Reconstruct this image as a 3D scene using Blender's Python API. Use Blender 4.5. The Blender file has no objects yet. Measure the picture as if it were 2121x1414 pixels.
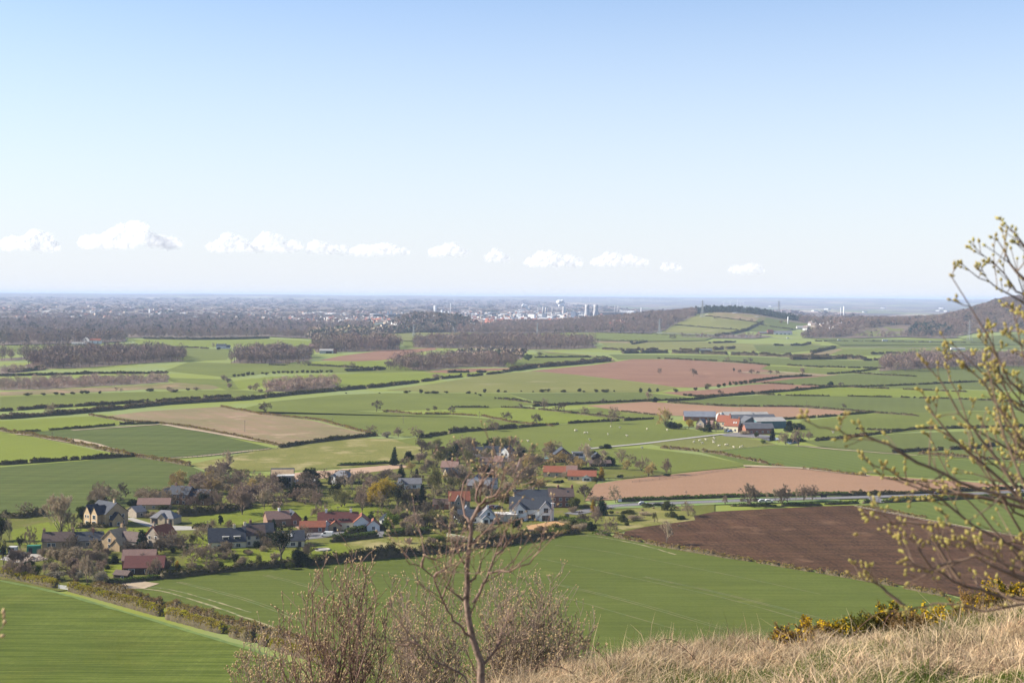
import bpy, bmesh, math, random
import numpy as np
from mathutils import Vector, Matrix, Euler
rad = math.radians
SC = bpy.context.scene
HAZE, EXPO = 5.2e-5, 1.37
COL = SC.collection
# ------------------------------------------------------------------ camera
F = 2121 * 50 / 36.0
PITCH, ROLL = 1.847, 0.38
CAM = Vector((0, 0, 95))
RC = Euler((rad(90 - PITCH), 0, 0)).to_matrix() @ Matrix.Rotation(rad(ROLL), 3, 'Z')

def ray(px, py):
    return RC @ Vector(((px - 1060.5) / F, -(py - 707) / F, -1.0))

# ------------------------------------------------------------------ terrain height
def lerp_tab(t, x):
    return np.interp(x, [a for a, b in t], [b for a, b in t])
RIDGE = [(1060, 0), (1150, 4), (1200, 12), (1240, 19), (1300, 24), (1360, 32), (1440, 44), (1480, 50), (1530, 48), (1570, 43), (1620, 30), (1660, 22), (1700, 17), (1760, 17), (1860, 19), (1940, 25), (1990, 42), (2030, 60), (2060, 74), (2100, 86), (2150, 94), (2300, 97), (2600, 60)]
FAR = [(-900, 74), (-300, 80), (0, 84), (200, 83), (420, 86), (620, 82), (760, 80), (830, 86), (900, 80), (1000, 76), (1130, 83), (1260, 85), (1400, 82), (1600, 84), (1700, 88), (1850, 84), (2000, 83), (2121, 86), (2900, 80)]
def sstep(a, b, x):
    t = np.clip((x - a) / (b - a), 0, 1)
    return t * t * (3 - 2 * t)
def G(x, y):
    """height of the plain and its hills at world x, y (arrays or floats)"""
    x = np.asarray(x, float); y = np.asarray(y, float)
    D = np.hypot(x, y); yy = np.maximum(y, 1.0)
    px = 1060.5 + F * x / yy
    prof = sstep(3280, 4250, D) * (1 - sstep(4550, 5900, D))
    z = lerp_tab(RIDGE, px) * prof
    kx = 1060.5 - 880
    cx, cy = -kx / F * 4250, 4250.0
    z = z + 27 * np.exp(-((x - cx) / 150) ** 2 - ((y - cy) / 420) ** 2)
    z = z + 14 * np.exp(-((x - (1835 - 1060.5) / F * 3650) / 130) ** 2 - ((y - 3720) / 220) ** 2)
    u = x / yy
    wob = 1 + 0.05 * np.sin(u * 31 + 1.3) + 0.035 * np.sin(u * 77 + 0.4)
    z = z + lerp_tab(FAR, px) * wob * sstep(11000, 27000, D) * 0.985
    return np.where(y > 50, z, 0.0)
def Gs(x, y):
    return float(G(x, y))
_STEPS = np.concatenate([np.geomspace(3000, 8000, 240), np.geomspace(8100, 42000, 160)])
def at(px, py):
    """world point on the plain or a hill that photo pixel (px, py) looks at"""
    d = ray(px, py)
    h = math.hypot(d.x, d.y)
    if d.z < -1e-5:
        t = -CAM.z / d.z
        if t * h < 3000:
            return Vector((d.x * t, d.y * t, 0.0))
    ts = _STEPS / h
    zs = CAM.z + d.z * ts - G(d.x * ts, d.y * ts)
    below = np.nonzero(zs <= 0)[0]
    if len(below) == 0:
        t = 30000 / h
    elif below[0] == 0:
        t = ts[0]
    else:
        a, b = ts[below[0] - 1], ts[below[0]]
        za, zb = zs[below[0] - 1], zs[below[0]]
        t = a + (b - a) * za / (za - zb)
    x, y = d.x * t, d.y * t
    return Vector((x, y, Gs(x, y)))
def scale_at(p):
    """photo pixels per metre at world point p"""
    return F / (p - CAM).length
def along(px, py, dist):
    """point in space seen at a photo pixel, at a given range from the camera"""
    return CAM + ray(px, py) * dist

# ------------------------------------------------------------------ objects
def tag(o, label=None, cat=None, group=None, kind=None):
    if label: o['label'] = label
    if cat: o['category'] = cat
    if group: o['group'] = group
    if kind: o['kind'] = kind
    return o
def empty(name, loc, rz=0.0, sc=1.0):
    o = bpy.data.objects.new(name, None)
    o.empty_display_size = 0.5
    COL.objects.link(o)
    o.location = loc; o.rotation_euler = (0, 0, rz)
    o.scale = (sc,) * 3 if not hasattr(sc, '__len__') else sc
    return o
def link(name, me, parent=None):
    o = bpy.data.objects.new(name, me)
    COL.objects.link(o)
    if parent is not None: o.parent = parent
    return o
def np_mesh(name, V, Fc, mats, midx=None, smooth=False, col=None):
    """mesh from arrays: V (n,3), Fc list of (m,k) index arrays"""
    me = bpy.data.meshes.new(name)
    if not isinstance(Fc, (list, tuple)): Fc = [Fc]
    V = np.asarray(V, np.float32)
    tot = sum(len(f) for f in Fc); nl = sum(f.size for f in Fc)
    me.vertices.add(len(V)); me.loops.add(nl); me.polygons.add(tot)
    me.vertices.foreach_set('co', V.ravel())
    me.loops.foreach_set('vertex_index', np.concatenate([np.asarray(f, np.int32).ravel() for f in Fc]))
    cnt = np.concatenate([np.full(len(f), f.shape[1], np.int32) for f in Fc])
    st = np.concatenate([[0], np.cumsum(cnt)[:-1]]).astype(np.int32)
    me.polygons.foreach_set('loop_start', st)
    for m in (mats if isinstance(mats, (list, tuple)) else [mats]): me.materials.append(m)
    if midx is not None: me.polygons.foreach_set('material_index', np.asarray(midx, np.int32))
    if smooth: me.polygons.foreach_set('use_smooth', np.ones(tot, bool))
    me.update(calc_edges=True)
    if col is not None:
        a = me.color_attributes.new('tint', 'FLOAT_COLOR', 'POINT')
        c = np.ones((len(V), 4), np.float32); c[:, :3] = col
        a.data.foreach_set('color', c.ravel())
    return me
class MB:
    """collects boxes, prisms and tubes into one mesh"""
    def __init__(s): s.v = []; s.f = []; s.m = []
    def add(s, vs, fs, m=0):
        o = len(s.v); s.v += [tuple(v) for v in vs]
        for f in fs: s.f.append([i + o for i in f]); s.m.append(m)
    def box(s, x0, x1, y0, y1, z0, z1, m=0):
        s.add([(x0, y0, z0), (x1, y0, z0), (x1, y1, z0), (x0, y1, z0), (x0, y0, z1), (x1, y0, z1), (x1, y1, z1), (x0, y1, z1)],
              [(0, 3, 2, 1), (4, 5, 6, 7), (0, 1, 5, 4), (1, 2, 6, 5), (2, 3, 7, 6), (3, 0, 4, 7)], m)
    def poly(s, pts, m=0): s.add(pts, [list(range(len(pts)))], m)
    def extr(s, pts, d, m=0):
        """closed prism: polygon pts moved by vector d"""
        n = len(pts); q = [tuple(Vector(p) + Vector(d)) for p in pts]
        s.add(list(pts) + q, [list(range(n))[::-1], [i + n for i in range(n)]] + [(i, (i + 1) % n, (i + 1) % n + n, i + n) for i in range(n)], m)
    def tube(s, pts, rs, n=6, m=0, cap=True):
        pts = [Vector(p) for p in pts]
        if not hasattr(rs, '__len__'): rs = [rs] * len(pts)
        o = len(s.v)
        for i, p in enumerate(pts):
            t = (pts[min(i + 1, len(pts) - 1)] - pts[max(i - 1, 0)])
            t = t.normalized() if t.length > 1e-9 else Vector((0, 0, 1))
            a = t.cross(Vector((0.13, 0.97, 0.21))).normalized(); b = t.cross(a)
            for k in range(n):
                an = 2 * math.pi * k / n
                s.v.append(tuple(p + (a * math.cos(an) + b * math.sin(an)) * rs[i]))
        for i in range(len(pts) - 1):
            for k in range(n):
                s.f.append([o + i * n + k, o + i * n + (k + 1) % n, o + (i + 1) * n + (k + 1) % n, o + (i + 1) * n + k]); s.m.append(m)
        if cap:
            s.f.append([o + k for k in range(n)][::-1]); s.m.append(m)
            s.f.append([o + (len(pts) - 1) * n + k for k in range(n)]); s.m.append(m)
    def lathe(s, prof, n=12, m=0, c=(0, 0, 0)):
        o = len(s.v)
        for r, z in prof:
            for k in range(n):
                an = 2 * math.pi * k / n
                s.v.append((c[0] + r * math.cos(an), c[1] + r * math.sin(an), c[2] + z))
        for i in range(len(prof) - 1):
            for k in range(n):
                s.f.append([o + i * n + k, o + i * n + (k + 1) % n, o + (i + 1) * n + (k + 1) % n, o + (i + 1) * n + k]); s.m.append(m)
        s.f.append([o + k for k in range(n)][::-1]); s.m.append(m)
        s.f.append([o + (len(prof) - 1) * n + k for k in range(n)]); s.m.append(m)
    def mesh(s, name, mats, smooth=False):
        me = bpy.data.meshes.new(name)
        me.from_pydata(s.v, [], s.f)
        for m in (mats if isinstance(mats, (list, tuple)) else [mats]): me.materials.append(m)
        me.polygons.foreach_set('material_index', s.m)
        if smooth: me.polygons.foreach_set('use_smooth', [True] * len(s.f))
        me.update()
        return me
    def build(s, name, mats, parent=None, smooth=False):
        return link(name, s.mesh(name, mats, smooth), parent)

# ------------------------------------------------------------------ materials
class NT:
    def __init__(s, nt): s.nt = nt; s.n = nt.nodes; s.l = nt.links
    def new(s, t, **kw):
        n = s.n.new(t)
        for k, v in kw.items(): setattr(n, k, v)
        return n
    def put(s, a, b): s.l.new(a, b)
def _mat(name):
    m = bpy.data.materials.new(name); m.use_nodes = True
    t = NT(m.node_tree); t.n.clear()
    out = t.new('ShaderNodeOutputMaterial')
    return m, t, out
KA = .80
def dim(c): return tuple(v * KA for v in c) if c else c
def rgb(c): return (c[0], c[1], c[2], 1)
def noise_fac(t, scale, detail=4, vec=None, rough=.55, stretch=None, rot=0):
    geo = vec
    if geo is None: geo = t.new('ShaderNodeNewGeometry').outputs['Position']
    if stretch:
        mp = t.new('ShaderNodeMapping'); mp.inputs['Scale'].default_value = stretch; mp.inputs['Rotation'].default_value = (0, 0, rot)
        t.put(geo, mp.inputs[0]); geo = mp.outputs[0]
    n = t.new('ShaderNodeTexNoise'); n.inputs['Scale'].default_value = scale; n.inputs['Detail'].default_value = detail; n.inputs['Roughness'].default_value = rough
    t.put(geo, n.inputs['Vector'])
    return n.outputs['Fac']
def remap(t, v, a, b, lo=0, hi=1):
    r = t.new('ShaderNodeMapRange'); r.inputs[1].default_value = a; r.inputs[2].default_value = b; r.inputs[3].default_value = lo; r.inputs[4].default_value = hi
    t.put(v, r.inputs[0]); return r.outputs[0]
def mixc(t, f, a, b, blend='MIX'):
    m = t.new('ShaderNodeMix', data_type='RGBA', blend_type=blend)
    for s_, v in ((m.inputs['Factor'], f), (m.inputs['A'], a), (m.inputs['B'], b)):
        if isinstance(v, (int, float)): s_.default_value = v
        elif isinstance(v, tuple): s_.default_value = rgb(v)
        else: t.put(v, s_)
    return m.outputs['Result']
def surf(t, out, col, rough=.85, bump=None, bstr=.3, spec=.2, bdist=.1, metal=0):
    b = t.new('ShaderNodeBsdfPrincipled'); b.inputs['Roughness'].default_value = rough; b.inputs['Specular IOR Level'].default_value = spec; b.inputs['Metallic'].default_value = metal
    if isinstance(col, tuple): b.inputs['Base Color'].default_value = rgb(col)
    else: t.put(col, b.inputs['Base Color'])
    if bump is not None:
        bn = t.new('ShaderNodeBump'); bn.inputs['Strength'].default_value = bstr; bn.inputs['Distance'].default_value = bdist
        t.put(bump, bn.inputs['Height']); t.put(bn.outputs[0], b.inputs['Normal'])
    t.put(b.outputs[0], out.inputs[0]); return b
def mat(name, c1, c2=None, scale=1.0, rough=.85, detail=4, spec=.2, lo=.35, hi=.65, c3=None, s3=.1, stretch=None, rot=0, objrand=0, metal=0, bump=0, bdist=.1, tint=False, local=False):
    """weathered surface: two noises mix up to three colours; optional per-object variation"""
    m, t, out = _mat(name)
    c1, c2, c3 = dim(c1), dim(c2), dim(c3)
    vec = None
    if local: vec = t.new('ShaderNodeTexCoord').outputs['Object']
    nf = noise_fac(t, scale, detail, vec, stretch=stretch, rot=rot)
    c = mixc(t, remap(t, nf, lo, hi), c1, c2 if c2 else tuple(v * .78 for v in c1))
    if c3: c = mixc(t, remap(t, noise_fac(t, s3, 3, vec), .45, .7), c, c3)
    if tint:
        a = t.new('ShaderNodeAttribute', attribute_name='tint'); c = mixc(t, 1.0, c, a.outputs['Color'], 'MULTIPLY')
    if objrand:
        oi = t.new('ShaderNodeObjectInfo'); hs = t.new('ShaderNodeHueSaturation')
        t.put(remap(t, oi.outputs['Random'], 0, 1, 1 - objrand, 1 + objrand), hs.inputs['Value'])
        t.put(remap(t, oi.outputs['Random'], 0, 1, .5 - .03 * objrand, .5 + .03 * objrand), hs.inputs['Hue'])
        t.put(c, hs.inputs['Color']); c = hs.outputs[0]
    surf(t, out, c, rough, nf if bump else None, bump, spec, bdist, metal)
    return m
def leafmat(name, c1, c2, trans=.35, scale=.4, objrand=.2, tint=False, rough=.7):
    """thin leaf, needle or grass blade: part of the light passes through"""
    m, t, out = _mat(name)
    c1, c2 = dim(c1), dim(c2)
    c = mixc(t, remap(t, noise_fac(t, scale, 2), .4, .6), c1, c2)
    if tint:
        a = t.new('ShaderNodeAttribute', attribute_name='tint'); c = mixc(t, 1.0, c, a.outputs['Color'], 'MULTIPLY')
    if objrand:
        oi = t.new('ShaderNodeObjectInfo'); hs = t.new('ShaderNodeHueSaturation')
        t.put(remap(t, oi.outputs['Random'], 0, 1, 1 - objrand, 1 + objrand), hs.inputs['Value'])
        t.put(c, hs.inputs['Color']); c = hs.outputs[0]
    d = t.new('ShaderNodeBsdfDiffuse'); d.inputs['Roughness'].default_value = rough; t.put(c, d.inputs[0])
    tr = t.new('ShaderNodeBsdfTranslucent'); t.put(c, tr.inputs[0])
    mx = t.new('ShaderNodeMixShader'); mx.inputs[0].default_value = trans
    t.put(d.outputs[0], mx.inputs[1]); t.put(tr.outputs[0], mx.inputs[2]); t.put(mx.outputs[0], out.inputs[0])
    return m
# ================================================================== SETTING
def warm(c): return (c[0] + max(0, c[1] - c[0]) * .52, c[1] * .93, c[2] * (.68 if c[1] > c[0] else .9))
def fieldmat(name, c1, c2, pscale=.02, rows=None, patch=None, patchlo=.58, fine=.12, rough=.95, streak=None):
    """crop or grass surface: broad patches, fine mottling and sown rows (spacing m, angle deg, depth)"""
    m, t, out = _mat(name)
    c1, c2 = dim(warm(c1)), dim(warm(c2)); patch = dim(warm(patch)) if patch else None
    nf = noise_fac(t, pscale, 5, rough=.6)
    c = mixc(t, remap(t, nf, .36, .64), c1, c2)
    f2 = noise_fac(t, 1.1, 3, rough=.7)
    c = mixc(t, remap(t, f2, .3, .7, 0, 1), c, mixc(t, 1.0, c, tuple([1 - 2.4 * fine] * 3), 'MULTIPLY'))
    if rows:
        for sp, ang, dep, dist in rows:
            geo = t.new('ShaderNodeNewGeometry')
            mp = t.new('ShaderNodeMapping'); mp.inputs['Rotation'].default_value = (0, 0, rad(ang)); t.put(geo.outputs['Position'], mp.inputs[0])
            w = t.new('ShaderNodeTexWave'); w.inputs['Scale'].default_value = 2 * math.pi / sp / 20; w.inputs['Distortion'].default_value = dist; w.inputs['Detail'].default_value = 3; w.inputs['Detail Scale'].default_value = .35
            t.put(mp.outputs[0], w.inputs[0])
            c = mixc(t, remap(t, w.outputs['Fac'], 0, 1, 0, dep), c, c2 if dep > 0 else c1)
    if streak:
        ang, fr, dep = streak
        ns = noise_fac(t, 1.0, 6, stretch=(fr * .035, fr, 1), rot=rad(ang), rough=.7)
        c = mixc(t, remap(t, ns, .44, .56, 0, dep), c, mixc(t, 1.0, c, (.50, .56, .42), 'MULTIPLY'))
        nl = noise_fac(t, 1.0, 7, stretch=(fr * .05, fr * .8, 1), rot=rad(ang + 17), rough=.75)
        c = mixc(t, remap(t, nl, .54, .68, 0, dep * .75), c, mixc(t, 1.0, c, (1.65, 1.45, 1.9), 'MULTIPLY'))
        nb = noise_fac(t, .035, 6, rough=.7)
        c = mixc(t, remap(t, nb, .5, .72, 0, dep * .6), c, mixc(t, 1.0, c, (1.35, 1.08, 1.1), 'MULTIPLY'))
    if patch:
        nf2 = noise_fac(t, pscale * 2.3, 6, rough=.65)
        c = mixc(t, remap(t, nf2, patchlo, patchlo + .12, 0, .85), c, patch)
    surf(t, out, c, rough, f2, .35, .05, .25)
    return m
GA, GB = (.118, .195, .052), (.092, .160, .044)
TAN = (.36, .27, .17)
M = {}
M['green'] = fieldmat('pasture grass', GA, GB, .012, [(7, 12, .35, 1.5)], (.19, .20, .075), .62)
M['green2'] = fieldmat('pasture grass cool', (.094, .165, .055), (.078, .142, .05), .01, [(9, 15, .4, 1.2)], (.14, .18, .07), .66)
M['bright'] = fieldmat('young crop bright', (.140, .245, .046), (.115, .21, .042), .012, [(8, 8, .35, 1)])
M['nearcrop'] = fieldmat('mown crop near', (.105, .205, .056), (.05, .128, .022), .018, [(11, 3, .3, 6), (3.1, 5, .35, 5), (.9, 4, .3, 4)], None, streak=(4, .75, .7))
M['crop'] = fieldmat('winter crop', (.080, .158, .042), (.062, .130, .034), .014, [(2.2, -36, .28, 1.2), (24, -36, .25, 2)], (.15, .185, .068), .63, streak=(-36, .5, .35))
M['darkcrop'] = fieldmat('dark crop', (.055, .128, .045), (.07, .138, .048), .015, [(12, 10, .4, 2), (3, 10, .2, 2)], (.15, .17, .08), .66, streak=(8, .25, .55))
M['darkcrop2'] = fieldmat('dark crop rows', (.058, .142, .045), (.08, .165, .05), .01, [(8, -20, .5, .8)])
M['meadow'] = fieldmat('rough meadow', (.215, .225, .085), (.15, .19, .06), .02, None, (.30, .27, .13), .52, .16)
M['meadow2'] = fieldmat('pale pasture', (.185, .215, .085), (.145, .185, .068), .006, None, (.25, .235, .12), .58)
M['stubble'] = fieldmat('patchy stubble', (.31, .222, .148), (.19, .18, .085), .013, [(14, -28, .45, 2)], (.36, .28, .19), .55)
M['rough'] = fieldmat('rough grass heath', (.24, .20, .12), (.17, .18, .075), .012, None, (.3, .21, .14), .5)
M['pink'] = fieldmat('harrowed pink soil', (.27, .165, .108), (.225, .132, .09), .012, [(10, 75, .35, 1.2)], (.34, .21, .15), .6)
M['pink2'] = fieldmat('pale red soil', (.33, .215, .138), (.29, .187, .12), .009, [(14, 78, .3, 1)])
M['plough'] = fieldmat('dark ploughed soil', (.155, .090, .052), (.112, .063, .035), .02, [(2.6, -8, .35, 3), (14, -8, .4, 2)], (.175, .108, .066), .58, .5, streak=(-12, .5, .6))
M['lawn'] = fieldmat('garden lawn', (.13, .225, .036), (.095, .18, .03), .05, None, (.17, .21, .06), .62)
M['lawn2'] = fieldmat('garden lawn dull', (.135, .17, .05), (.095, .135, .036), .05, None, (.17, .15, .07), .55)
M['track'] = mat('bare earth track', (.40, .31, .21), (.30, .23, .15), .3)
M['tram'] = mat('tramline soil', (.165, .16, .06), (.098, .135, .04), .25, lo=.45, hi=.58, detail=6)
M['tram2'] = mat('worn wheel line', (.27, .235, .12), (.12, .15, .05), .35, lo=.46, hi=.58, detail=6)
M['litter'] = mat('woodland floor', (.17, .12, .085), (.11, .085, .06), .03)
M['vergegrass'] = mat('lush verge grass', (.135, .19, .04), (.095, .14, .032), .3)
M['wheel'] = mat('wheel marking in crop', (.125, .19, .07), (.085, .15, .04), .3, lo=.45, hi=.58)
M['verge'] = mat('grass verge', (.15, .25, .05), (.19, .21, .09), .15)
M['asphalt'] = mat('road asphalt', (.17, .162, .165), (.14, .135, .14), .6)
M['drive'] = mat('pale gravel drive', (.36, .335, .30), (.29, .27, .24), .8)
M['gravel'] = mat('orange gravel drive', (.46, .27, .12), (.37, .22, .11), .5)
M['earth'] = mat('disturbed earth', (.42, .27, .17), (.32, .22, .15), .2)
M['white_line'] = mat('road paint', (.75, .75, .73), (.6, .6, .58), 1)
M['water'] = mat('pond water', (.05, .07, .10), (.06, .08, .1), .5, rough=.08, spec=.6)

# ---- the ground: one sheet out past the horizon, hills included
def ground_material():
    m, t, out = _mat('countryside ground')
    geo = t.new('ShaderNodeNewGeometry'); P = geo.outputs['Position']
    near = mixc(t, remap(t, noise_fac(t, .01, 5), .4, .6), warm(GA), (.16, .19, .07))
    # distant patchwork of fields, woods and built-up land
    mp = t.new('ShaderNodeMapping'); mp.inputs['Scale'].default_value = (1 / 260, 1 / 420, 0); t.put(P, mp.inputs[0])
    v = t.new('ShaderNodeTexVoronoi'); v.inputs['Scale'].default_value = 1; v.inputs['Randomness'].default_value = .9; t.put(mp.outputs[0], v.inputs['Vector'])
    sep = t.new('ShaderNodeSeparateColor'); t.put(v.outputs['Color'], sep.inputs[0])
    r = t.new('ShaderNodeValToRGB'); r.color_ramp.interpolation = 'CONSTANT'
    e = r.color_ramp.elements
    cols = [(0, (.085, .074, .078)), (.2, (.13, .15, .08)), (.34, (.11, .095, .098)), (.5, (.18, .19, .11)), (.62, (.10, .085, .082)), (.74, (.28, .25, .19)), (.84, (.10, .13, .07)), (.93, (.26, .19, .16))]
    e[0].position = 0; e[0].color = rgb(cols[0][1]); e[1].position = cols[1][0]; e[1].color = rgb(cols[1][1])
    for p_, c_ in cols[2:]: q = e.new(p_); q.color = rgb(c_)
    t.put(sep.outputs[0], r.inputs[0])
    town = mixc(t, remap(t, noise_fac(t, .004, 6, stretch=(1, 1, 0), rough=.7), .42, .6), (.075, .066, .068), (.16, .15, .15))
    far = mixc(t, remap(t, noise_fac(t, .00035, 3, stretch=(1, 1, 0)), .5, .56), r.outputs[0], town)
    sx = t.new('ShaderNodeSeparateXYZ'); t.put(P, sx.inputs[0])
    c = mixc(t, remap(t, sx.outputs['Y'], 4300, 4900), near, far)
    surf(t, out, c, .95, None, spec=.05)
    return m
def polar_sheet(name, az0, az1, naz, radii, zf, m, smooth=True):
    az = np.radians(np.linspace(az0, az1, naz)); r = np.asarray(radii, float)
    A, Rr = np.meshgrid(az, r)
    X, Y = np.sin(A) * Rr, np.cos(A) * Rr
    V = np.stack([X, Y, zf(X, Y, A, Rr)], -1).reshape(-1, 3)
    i = np.arange(len(r) - 1)[:, None] * naz + np.arange(naz - 1)[None, :]
    Fq = np.stack([i, i + 1, i + naz + 1, i + naz], -1).reshape(-1, 4)[:, ::-1]
    return link(name, np_mesh(name, V, Fq, m, smooth=smooth))
radii = np.concatenate([[60, 150, 400, 900, 1800, 2800], np.linspace(3100, 6100, 110), np.geomspace(6300, 46000, 90)])
ground = polar_sheet('ground', -62, 62, 560, radii, lambda X, Y, A, R: G(X, Y), ground_material())
tag(ground, 'wide flat farming plain rising into low hills', kind='structure')

# ---- the near hillside the camera stands on: a spur that falls away to the plain
EDGE = [(-3000, 1760, 9), (-600, 1680, 11), (300, 1620, 13), (700, 1550, 15), (900, 1496, 17), (1050, 1448, 19), (1200, 1410, 20.5), (1290, 1392, 21.5), (1400, 1375, 22.5), (1500, 1364, 23), (1600, 1347, 24), (1700, 1327, 25), (1800, 1312, 26), (1900, 1294, 27), (2000, 1262, 28), (2121, 1229, 29.5), (2400, 1170, 32), (3200, 1090, 36)]
def edge_of(px):
    py = np.interp(px, [e[0] for e in EDGE], [e[1] for e in EDGE]); d = np.interp(px, [e[0] for e in EDGE], [e[2] for e in EDGE])
    return py, d
def slope_z(X, Y, A=None, R=None):
    """height of the near hillside"""
    X = np.asarray(X, float); Y = np.asarray(Y, float)
    r = np.hypot(X, Y); yy = np.maximum(Y, .35 * np.abs(X) + .01)
    px = np.clip(1060.5 + F * X / yy, -3000, 3200)
    py, d = edge_of(px)
    tdep = (py - 707) / F * 1.0 + math.tan(rad(PITCH)) - (px - 1060.5) * math.sin(rad(ROLL)) / F
    ze = -d * tdep * .985 - .12
    k = (ze + 1.62) / d
    zin = -1.62 + k * r
    over = np.maximum(r - d, 0)
    zout = ze - (over * .16 + np.minimum(over, 14) ** 2 * .02) - np.maximum(over - 14, 0) * .56
    z = np.where(r <= d, zin, zout)
    bump = .15 * np.sin(X * 1.7 + Y * .6) * np.sin(Y * 1.1 - X * .3) + .11 * np.sin(X * 4.1 + 1 + np.sin(Y)) * np.sin(Y * 3.3 + X)
    bump = bump * np.clip(r / 6, 0, 1)
    return np.maximum(95 + z + bump, -2.0)
M['hillside'] = mat('dry turf', (.30, .22, .12), (.10, .11, .04), 1.2, lo=.4, hi=.62, c3=(.17, .11, .06), s3=.5, bump=.6, bdist=.1)
hs_r = np.concatenate([np.linspace(.05, 40, 150), np.linspace(41, 150, 60), [170, 200]])
hillside = polar_sheet('hillside', -100, 100, 420, hs_r, slope_z, M['hillside'])
tag(hillside, 'steep dry grass hillside under the viewpoint', kind='structure')

# ---- field sheets, roads and tracks laid on the ground
_layer = [0]
def sheet(name, pts, m, z=None, label=None, world=False, kind='structure', parent=None):
    P = [at(*p) for p in pts] if not world else [Vector(p) for p in pts]
    _layer[0] += 1
    D = sum((p.to_2d().length for p in P)) / len(P)
    hill = max(p.to_2d().length for p in P) > 3200
    off = z if z is not None else (.05 + .004 * (_layer[0] % 60) + D * 2e-5)
    me = bpy.data.meshes.new(name); bm = bmesh.new()
    vs = [bm.verts.new((p.x, p.y, 0)) for p in P]
    bm.faces.new(vs)
    bmesh.ops.triangulate(bm, faces=bm.faces[:])
    if hill:
        for _ in range(7):
            es = [e for e in bm.edges if e.calc_length() > 45]
            if not es: break
            bmesh.ops.subdivide_edges(bm, edges=es, cuts=1)
            bmesh.ops.triangulate(bm, faces=bm.faces[:])
        off = 1.6
    for v in bm.verts: v.co.z = Gs(v.co.x, v.co.y) + off
    for f in bm.faces:
        if f.normal.z < 0: f.normal_flip()
    bm.normal_update(); bm.to_mesh(me); bm.free()
    me.materials.append(m)
    o = link(name, me, parent)
    tag(o, label, kind=kind)
    return o
def strip(name, pts, w, m, z=None, label=None, kind='structure', step=12, w2=None, jit=0.0, parent=None):
    """band of width w metres along a line of photo pixels"""
    if len(pts) > 2:
        R_ = []; n_ = len(pts); q_ = [np.array(p, float) for p in pts]
        for i in range(n_ - 1):
            a, b, c_, d_ = q_[max(i - 1, 0)], q_[i], q_[i + 1], q_[min(i + 2, n_ - 1)]
            for u in np.arange(0, 1, .2): R_.append(tuple(.5 * (2 * b + (c_ - a) * u + (2 * a - 5 * b + 4 * c_ - d_) * u * u + (3 * b - a - 3 * c_ + d_) * u ** 3)))
        pts = R_ + [pts[-1]]
    P = [at(*p) for p in pts]; Q = []
    for a, b in zip(P, P[1:]):
        n = max(1, int((b - a).length / step))
        Q += [a.lerp(b, i / n) for i in range(n)]
    Q.append(P[-1]); rg = random.Random(len(Q) + int(pts[0][0]))
    _layer[0] += 1
    V = []; n = len(Q)
    for i, p in enumerate(Q):
        t = (Q[min(i + 1, n - 1)] - Q[max(i - 1, 0)]); t.z = 0; t.normalize()
        s = Vector((-t.y, t.x, 0)); ww = (w + (w2 - w) * i / max(n - 1, 1) if w2 else w) / 2
        D = p.to_2d().length; off = z if z is not None else (.32 + .004 * (_layer[0] % 50) + D * 2e-5 if D < 3200 else 2.0)
        for sg in (-1, 1):
            q = p + s * sg * ww * (1 + jit * rg.uniform(-1, 1)); V.append((q.x, q.y, Gs(q.x, q.y) + off))
    Fq = np.array([(2 * i, 2 * i + 2, 2 * i + 3, 2 * i + 1) for i in range(n - 1)])[:, ::-1]
    o = link(name, np_mesh(name, V, Fq, m), parent)
    return tag(o, label, kind=kind)

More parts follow.
